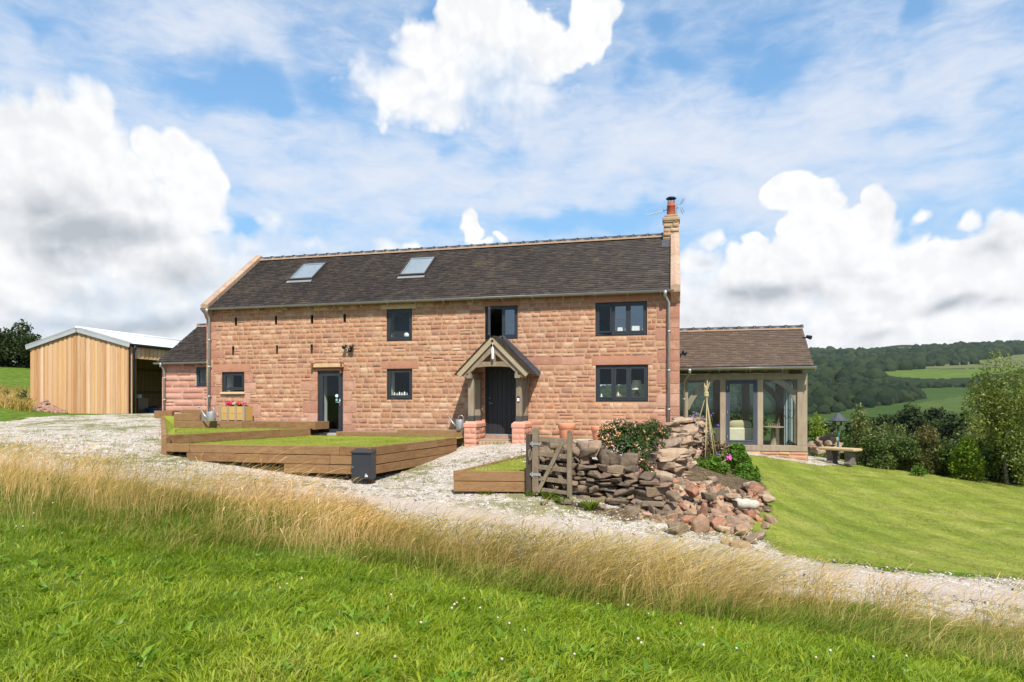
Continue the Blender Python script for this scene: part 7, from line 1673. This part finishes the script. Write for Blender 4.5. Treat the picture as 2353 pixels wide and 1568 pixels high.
# stone heap by the hedge
hc = P(1897,1024,23.2); t = thing('stone_heap', tuple(hc), 'heap of pale walling stones behind the stone bench', 'stone heap'); lst = []
for i in range(60):
    u, a = rr.random()**.5, rr.uniform(0, 6.283); s = rr.uniform(.14,.32); x, y = hc.x+.45*u*math.cos(a), hc.y+.3*u*math.sin(a); z = hc.z-.15+.52*(1-u**2)*rr.random()**.5; lst.append(((x,y,z), (s*1.3,s,s*.6), 1700+i, rotmat(rr,.4)))
rocks_mesh('heaped_stones', lst, PALER, t)

# ---------------------------------------------------------------- flower bed
def clumpy(name, clumps, base, n, size, mat, label, cat, seed, up=.3, extra=None, stem=True):
    root = thing(name, base, label, cat); pts, d = crown_points(n, clumps, seed, .5); k = pts[:,2] > base[2]-.4; pts, d = pts[k], d[k]
    v, f = leaves(pts, size, d*.7+np.array([0,0,up]), seed+1); npmesh('foliage', v, [f], mat, root)
    if stem: mb = MB(); limbs(mb, base, clumps[:9], .02, seed, (base[0],base[1],base[2]+.25)); mb.build('stem', BARK, root, True)
    return root
def cl(lst):  # clumps from pixel, pixel, distance, radius px across, radius px up
    return [(*P(px,py,d), rx*d/FL, rx*d/FL*.7, ry*d/FL) for px, py, d, rx, ry in lst]
hs = cl([(1400,1000,13.3,28,30),(1422,982,13.4,24,20),(1450,995,13.3,34,28),(1480,1000,13.4,30,26),(1500,985,13.6,26,22),(1520,995,13.8,22,16),(1392,1022,13.2,22,20),(1430,1022,13.1,34,24),(1465,1030,13.0,32,24),(1500,1020,13.3,26,18),
   (1475,1062,12.75,16,26),(1490,1085,12.6,16,22),(1486,1110,12.5,14,16),(1462,1048,12.8,22,16),(1385,1040,13.0,14,10)])
hb = P(1450,1060,13.1); hon = clumpy('honeysuckle', hs, tuple(hb), 9500, .052, HONEY, 'honeysuckle with pink and apricot flowers sprawling over the stone wall', 'flowering shrub', 5)
rr_ = np.random.RandomState(9); V = []; F = []; mi = []
FL1 = petals('apricot_petal', [(.66,.30,.10),(.74,.44,.20),(.70,.26,.18)]); FL2 = petals('rose_petal', [(.62,.16,.18),(.72,.36,.32),(.74,.50,.40)])
sites = []; 
for i in range(150):
    c = hs[rr_.choice(13)]; d_ = unit(np.array([rr_.randn(), -abs(rr_.randn())-.5, rr_.randn()*.9+.25])[None])[0]; sites.append(np.array(c[:3])+d_*np.array(c[3:])*1.02)
for i, s_ in enumerate(sites[:100]):
    v, f = leaves(s_+rr_.randn(10,3)*.020, .042, None, 30+i, .5); npmesh('flower_cluster', v, [f], FL1 if i % 2 else FL2, hon)
bs = cl([(1700,1062,16.2,26,26),(1680,1050,16.3,22,18),(1715,1085,15.8,26,20),(1695,1032,16.5,18,14),(1732,1098,15.6,16,14),(1705,1100,15.5,22,12)])
clumpy('leafy_shrub', bs, tuple(P(1705,1108,15.9)), 4200, .075, BRIGHT, 'bright green leafy shrub at the corner of the flower bed', 'shrub', 6)
bs = cl([(1600,1068,15.7,22,14),(1628,1072,15.5,24,14),(1655,1076,15.4,22,14),(1580,1075,15.5,14,10),(1640,1058,15.9,20,12)])
clumpy('ground_leaves', bs, tuple(P(1620,1085,15.6)), 2400, .07, BRIGHT, 'low bright leaves under the cane wigwam', 'plant', 7)
bs = cl([(1590,1020,16.9,20,34),(1612,1035,16.7,22,26),(1640,1030,16.8,20,24),(1665,1035,16.8,18,20),(1605,1000,17.2,16,18)])
rs_ = clumpy('rose_bush', bs, tuple(P(1625,1060,16.7)), 2300, .055, leafmat('rose_leaf', [(.035,.05,.012),(.08,.07,.02),(.14,.055,.03),(.06,.09,.02)], .3), 'reddish leaved rose bush behind the cane wigwam', 'rose bush', 8)
pts = np.concatenate([np.array(P(*q))+rr_.randn(9,3)*.03 for q in [(1605,985,16.6),(1610,1005,16.5),(1600,1020,16.4),(1612,1030,16.3),(1590,1010,16.5)]]); v, f = leaves(pts, .06, None, 44, .8); npmesh('pink_flowers', v, [f], FL2, rs_)
bs = cl([(1600,965,17.6,14,18),(1618,980,17.5,16,22),(1632,1000,17.4,14,18),(1590,985,17.6,12,20)])
bd = clumpy('butterfly_bush', bs, tuple(P(1612,1040,17.5)), 750, .085, leafmat('buddleia_leaf', [(.10,.13,.07),(.15,.19,.10),(.20,.24,.14)], .3), 'airy butterfly bush with purple flower spikes by the garden room', 'flowering shrub', 9)
pts = []
for q in [(1600,950,17.4),(1592,957,17.4),(1634,953,17.4),(1653,978,17.2),(1630,1005,17.0),(1652,1042,16.6),(1615,960,17.4)]:
    c = np.array(P(*q)); pts.append(c+rr_.randn(16,3)*np.array([.035,.03,.022]))
v, f = leaves(np.concatenate(pts), .035, None, 45, .9); npmesh('purple_flowers', v, [f], petals('purple_petal', [(.16,.07,.42),(.22,.11,.52)]), bd)
pf = P(1673,1052,15.7); t = thing('pink_bloom', (pf.x,pf.y,g1(pf.x,pf.y)), 'single bright pink bloom above the leafy shrub', 'flower')
mb = MB(); mb.tube([(pf.x-.3,pf.y+.1,g1(pf.x,pf.y)), P(1650,1070,15.6), P(1668,1056,15.7), pf], .008, 6); mb.build('stem', CANE, t, True)
pts = np.array(pf)+rr_.randn(40,3)*np.array([.03,.03,.045]); v, f = leaves(pts, .05, None, 46, .9); npmesh('bloom', v, [f], petals('magenta_petal', [(.72,.08,.36),(.78,.16,.44)]), t)
WEED = leafmat('weed_leaf', [(.06,.11,.010),(.12,.19,.016),(.20,.26,.03),(.28,.28,.07)], .4, .5, 4, .25)
# broad leaved weeds at the foot of the wall
for i, (px, py, d, w, h, lab) in enumerate([(1225,1140,12.5,24,10,'dock leaves growing at the foot of the gate'),(1262,1146,12.4,26,14,'thick weed clump in front of the gate rails'),(1355,1172,12.1,20,18,'fern like weed clump growing in the gravel by the wall'),(1290,1156,12.3,18,9,'low weeds right of the gate foot'),(1120,1134,12.8,40,7,'low weeds along the small sleeper bed')]):
    b = G(px, py); rs2 = np.random.RandomState(i+60); n = 130; a = rs2.rand(n)*6.283; rad = rs2.rand(n)**.8*w*d/FL*.62
    base = np.stack([b.x+rad*np.cos(a), b.y+rad*np.sin(a)*.8, np.full(n, b.z-.01)], 1); base[:,2] = gz(base[:,0], base[:,1])
    V, q, t3 = blades(base, (.5+.7*rs2.rand(n))*h*d/FL*1.7, .018+.02*rs2.rand(n), np.stack([np.cos(a), np.sin(a)], 1)*(.35+.9*rs2.rand(n))[:,None], .3*np.ones(n), i+3, nseg=3)
    o = npmesh('weed_clump', V-np.array([b.x,b.y,b.z]), [q, t3], WEED); o.location = b; tag(o, lab, 'weed')
# white clover heads in the meadow
ch = MB(); ch.lathe((0,0,.09), [(.003,-.009),(.008,-.005),(.010,.001),(.008,.007),(.003,.010)], 8); cst = MB(); cst.tube([(0,0,-.02),(.004,0,.08)], .0015, 5)
CLOV = petals('clover_petal', [(.46,.35,.27),(.55,.48,.40),(.42,.28,.22)]); proto = None
pos = [(70,1195),(38,1222),(55,1228),(150,1172),(160,1188),(205,1130),(222,1135),(222,1145),(250,1128),(243,1160),(275,1165),(280,1150),(118,1178),(140,1240),(455,1240),(505,1290),(560,1204),(545,1208),(525,1210),(612,1208),(655,1375),(640,1386),(685,1365),(740,1398),(968,1468),(1055,1405),(1068,1408),(1080,1412),(1050,1418),(1105,1422),(1142,1440),(1175,1438),(1172,1458),(1045,1430),(890,1402),(905,1396),(1210,1485),(1445,1348),(1380,1405),(1390,1442),(1445,1420),(1490,1430),(1560,1466),(1600,1468),(1640,1478),(1460,1518),(1475,1525),(1550,1500),(1610,1525),(1690,1532),(1905,1530),(1960,1528),(2010,1536),(2080,1545),(1870,1545),(1940,1505),(1150,1560),(900,1545),(1330,1540),(330,1400),(820,1500),(1360,1300)]
rc = random.Random(2)
pos = [q for i, q in enumerate(pos) if i % 4 != 3]
for i, (px, py) in enumerate(pos):
    g_ = G(px, py+14*rc.random())
    if proto is None:
        proto = thing('clover_flower', (0,0,0), 'white clover flower standing in the meadow grass', 'flower', 'white clover flowers in the meadow'); ch.build('flower_head', CLOV, proto, True); cst.build('stem', BRIGHT, proto); o = proto
    else: o = copy_tree(proto)
    o.location = (g_.x, g_.y, g_.z+rc.uniform(.02,.06)); o.rotation_euler = (rc.uniform(-.3,.3), rc.uniform(-.3,.3), rc.uniform(0,6)); s = rc.uniform(.75,1.1); o.scale = (s,s,s)
# ---------------------------------------------------------------- trees across the valley
VL = 'trees along the valley bottom'
vt = [(2095,1012,938,95,90,'round dark valley tree above the middle of the hedge'),(2138,1005,934,100,60,'taller dark tree peeping over the hedge'),(2180,1020,950,90,80,'brownish green tree in the valley beyond the hedge'),(2225,1025,948,85,80,'valley tree seen left of the hawthorn'),
      (2048,1015,955,98,80,'low spreading valley tree above the pale shrub'),(2005,1005,962,100,70,'small valley tree between the bird table and the hedge'),(1965,1010,968,95,70,'low valley tree behind the bird table'),(2275,1030,950,88,80,'valley tree half hidden by the hawthorn'),(1890,1015,972,90,70,'low valley tree at the right of the garden room'),(1820,1020,955,90,110,'valley tree seen through the garden room glass'),(1720,1020,940,95,120,'broad valley tree seen through the glazed door'),(1640,1020,935,95,110,'valley tree seen through the left garden room pane'),(2340,1030,955,86,80,'valley tree at the right edge of the picture')]
for i, (px, pb, pt_, d, w, lab) in enumerate(vt):
    b = P(px, pb, d); h = (HY-pt_)*d/FL-b.z; wr = w*d/FL*.5
    tree('valley_tree', tuple(b), (b.x,b.y,b.z+h*.55), (wr,wr,h*.48), 1500, .55, VALL, lab, 'tree', 13, 200+i, .2, VL, True, .45, .5, .36)
def crowns(name, cs, mat, label, seed, sub=2):
    """leafy crowns of a far wood in one mesh: knobbly domes made of many small facets"""
    import bmesh
    bm = bmesh.new(); bmesh.ops.create_icosphere(bm, subdivisions=sub, radius=1.0); tv = np.array([v.co[:] for v in bm.verts]); tf = np.array([[v.index for v in f.verts] for f in bm.faces]); bm.free()
    up_ = tv[:,2] > -.55; keep = up_[tf].all(1); tf = tf[keep]; used, inv = np.unique(tf, return_inverse=True); tf = inv.reshape(-1,3); tv = tv[used]
    r = np.random.RandomState(seed); c = np.array(cs); n = len(c); m = len(tv); kk = r.rand(n,3)*60
    A_ = lambda sc, o: vnoise((tv[None,:,0]*sc+kk[:,None,0]+tv[None,:,2]*o).ravel(), (tv[None,:,1]*sc+kk[:,None,1]-tv[None,:,2]*o).ravel(), 1.0, 3, 2).reshape(n, m)
    v = tv[None]*((.66+.50*A_(1.7, 1.0)+.30*A_(5.0, 3.0))*(1+.10*(r.rand(n,m)-.5)*2))[:,:,None]*np.stack([c[:,3], c[:,3], c[:,4]], 1)[:,None,:]
    v = v + np.stack([c[:,0], c[:,1], c[:,2]+c[:,4]*.55], 1)[:,None,:]
    F = (np.arange(n)[:,None,None]*m+tf[None]).reshape(-1, 3)
    return tag(npmesh(name, v.reshape(-1,3), [F], mat), label, 'wood', kind='stuff')
def wood():
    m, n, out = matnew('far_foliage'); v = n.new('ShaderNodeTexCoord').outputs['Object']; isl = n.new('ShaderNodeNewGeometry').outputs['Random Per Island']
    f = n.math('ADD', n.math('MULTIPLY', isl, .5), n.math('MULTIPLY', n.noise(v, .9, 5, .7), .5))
    principled(n, out, n.ramp(f, [(.1,(.013,.024,.015)),(.4,(.022,.036,.018)),(.65,(.034,.050,.022)),(.95,(.056,.070,.028))]), 1.0, .03, 0, n.noise(v, 1.3, 5, .75), 1.0, 1.2)  # cloud shadow over the hillside is put into these dark greens
    r = np.random.RandomState(8); polys = [FIELDS[k] for k in FIELDS]; near = []; far = []
    n = 60000; px = r.uniform(1380, 2750, n); d = np.sqrt(r.uniform(300**2, 1180**2, n)); py = hill_py(px, d); keep = np.ones(n, bool)
    for k in FIELDS: keep &= sdist(px+(vnoise(px,py,.03,4)-.5)*14, py+(vnoise(px,py,.05,6)-.5)*4, FIELDS[k]) < 0
    cellmap = {}; opened = [FIELDS[k] for k in ('bright','pale','glade','strip','crop')]
    pk, dk, yk = px[keep], d[keep], py[keep]; hid = np.zeros(len(pk), bool); low = np.zeros(len(pk), bool)
    for f in opened[:4]:
        for e in (4.2, 2.0): hid |= sdist(pk, yk-e*FL/dk, f) > 0
        for e in (9.0, 6.0): low |= sdist(pk, yk-e*FL/dk, f) > 0
    for a, dd, pp, lw in zip(pk[~hid], dk[~hid], yk[~hid], low[~hid]):
        p = P(a, pp, dd); R = (2.7 if dd < 520 else 2.4+dd/450.)*(.6+.95*r.rand()**1.6)*(1.15 if math.sin(p.x*.021+1.3*math.sin(p.y*.017))*math.cos(p.y*.013) > 0 else .85); R = min(R, 2.5) if lw else R; h = R*(.9 if lw else r.uniform(.9,1.25)); key = (int(p.x/(R*1.3)), int(p.y/(R*1.3)))
        if key in cellmap: continue
        cellmap[key] = 1; (near if dd < 520 else far).append((p.x, p.y, p.z-1.0, R, h))
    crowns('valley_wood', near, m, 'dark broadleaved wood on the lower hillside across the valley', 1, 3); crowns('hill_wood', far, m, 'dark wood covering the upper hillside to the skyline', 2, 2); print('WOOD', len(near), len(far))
    cs = [(2065,844,700,3),(2085,843,700,3.5),(2098,843,700,4),(2120,842,705,4.5),(2136,842,705,4),(2160,842,705,3.5),(2192,842,710,4),(2215,841,710,3.5),(2240,840,715,4)]
    for i, (a, b, dd, R) in enumerate(cs):
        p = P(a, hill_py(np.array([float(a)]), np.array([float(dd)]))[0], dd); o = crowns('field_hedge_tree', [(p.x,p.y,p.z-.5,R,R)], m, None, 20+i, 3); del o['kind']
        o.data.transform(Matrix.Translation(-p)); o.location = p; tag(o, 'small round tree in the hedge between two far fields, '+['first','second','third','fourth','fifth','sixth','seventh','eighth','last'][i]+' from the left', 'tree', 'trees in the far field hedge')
wood()

# ---------------------------------------------------------------- the air of the valley
def haze():
    m, n, out = matnew('valley_air'); v = n.new('ShaderNodeVolumePrincipled'); v.inputs['Color'].default_value = (.86,.92,1,1); v.inputs['Density'].default_value = HAZE; v.inputs['Anisotropy'].default_value = .2
    n.l.new(v.outputs[0], out.inputs['Volume']); mb = MB(); mb.box(-2700, 2700, -80, 1850, -60, 185); tag(mb.build('haze', m), kind='stuff')
HAZE = .00006
haze()
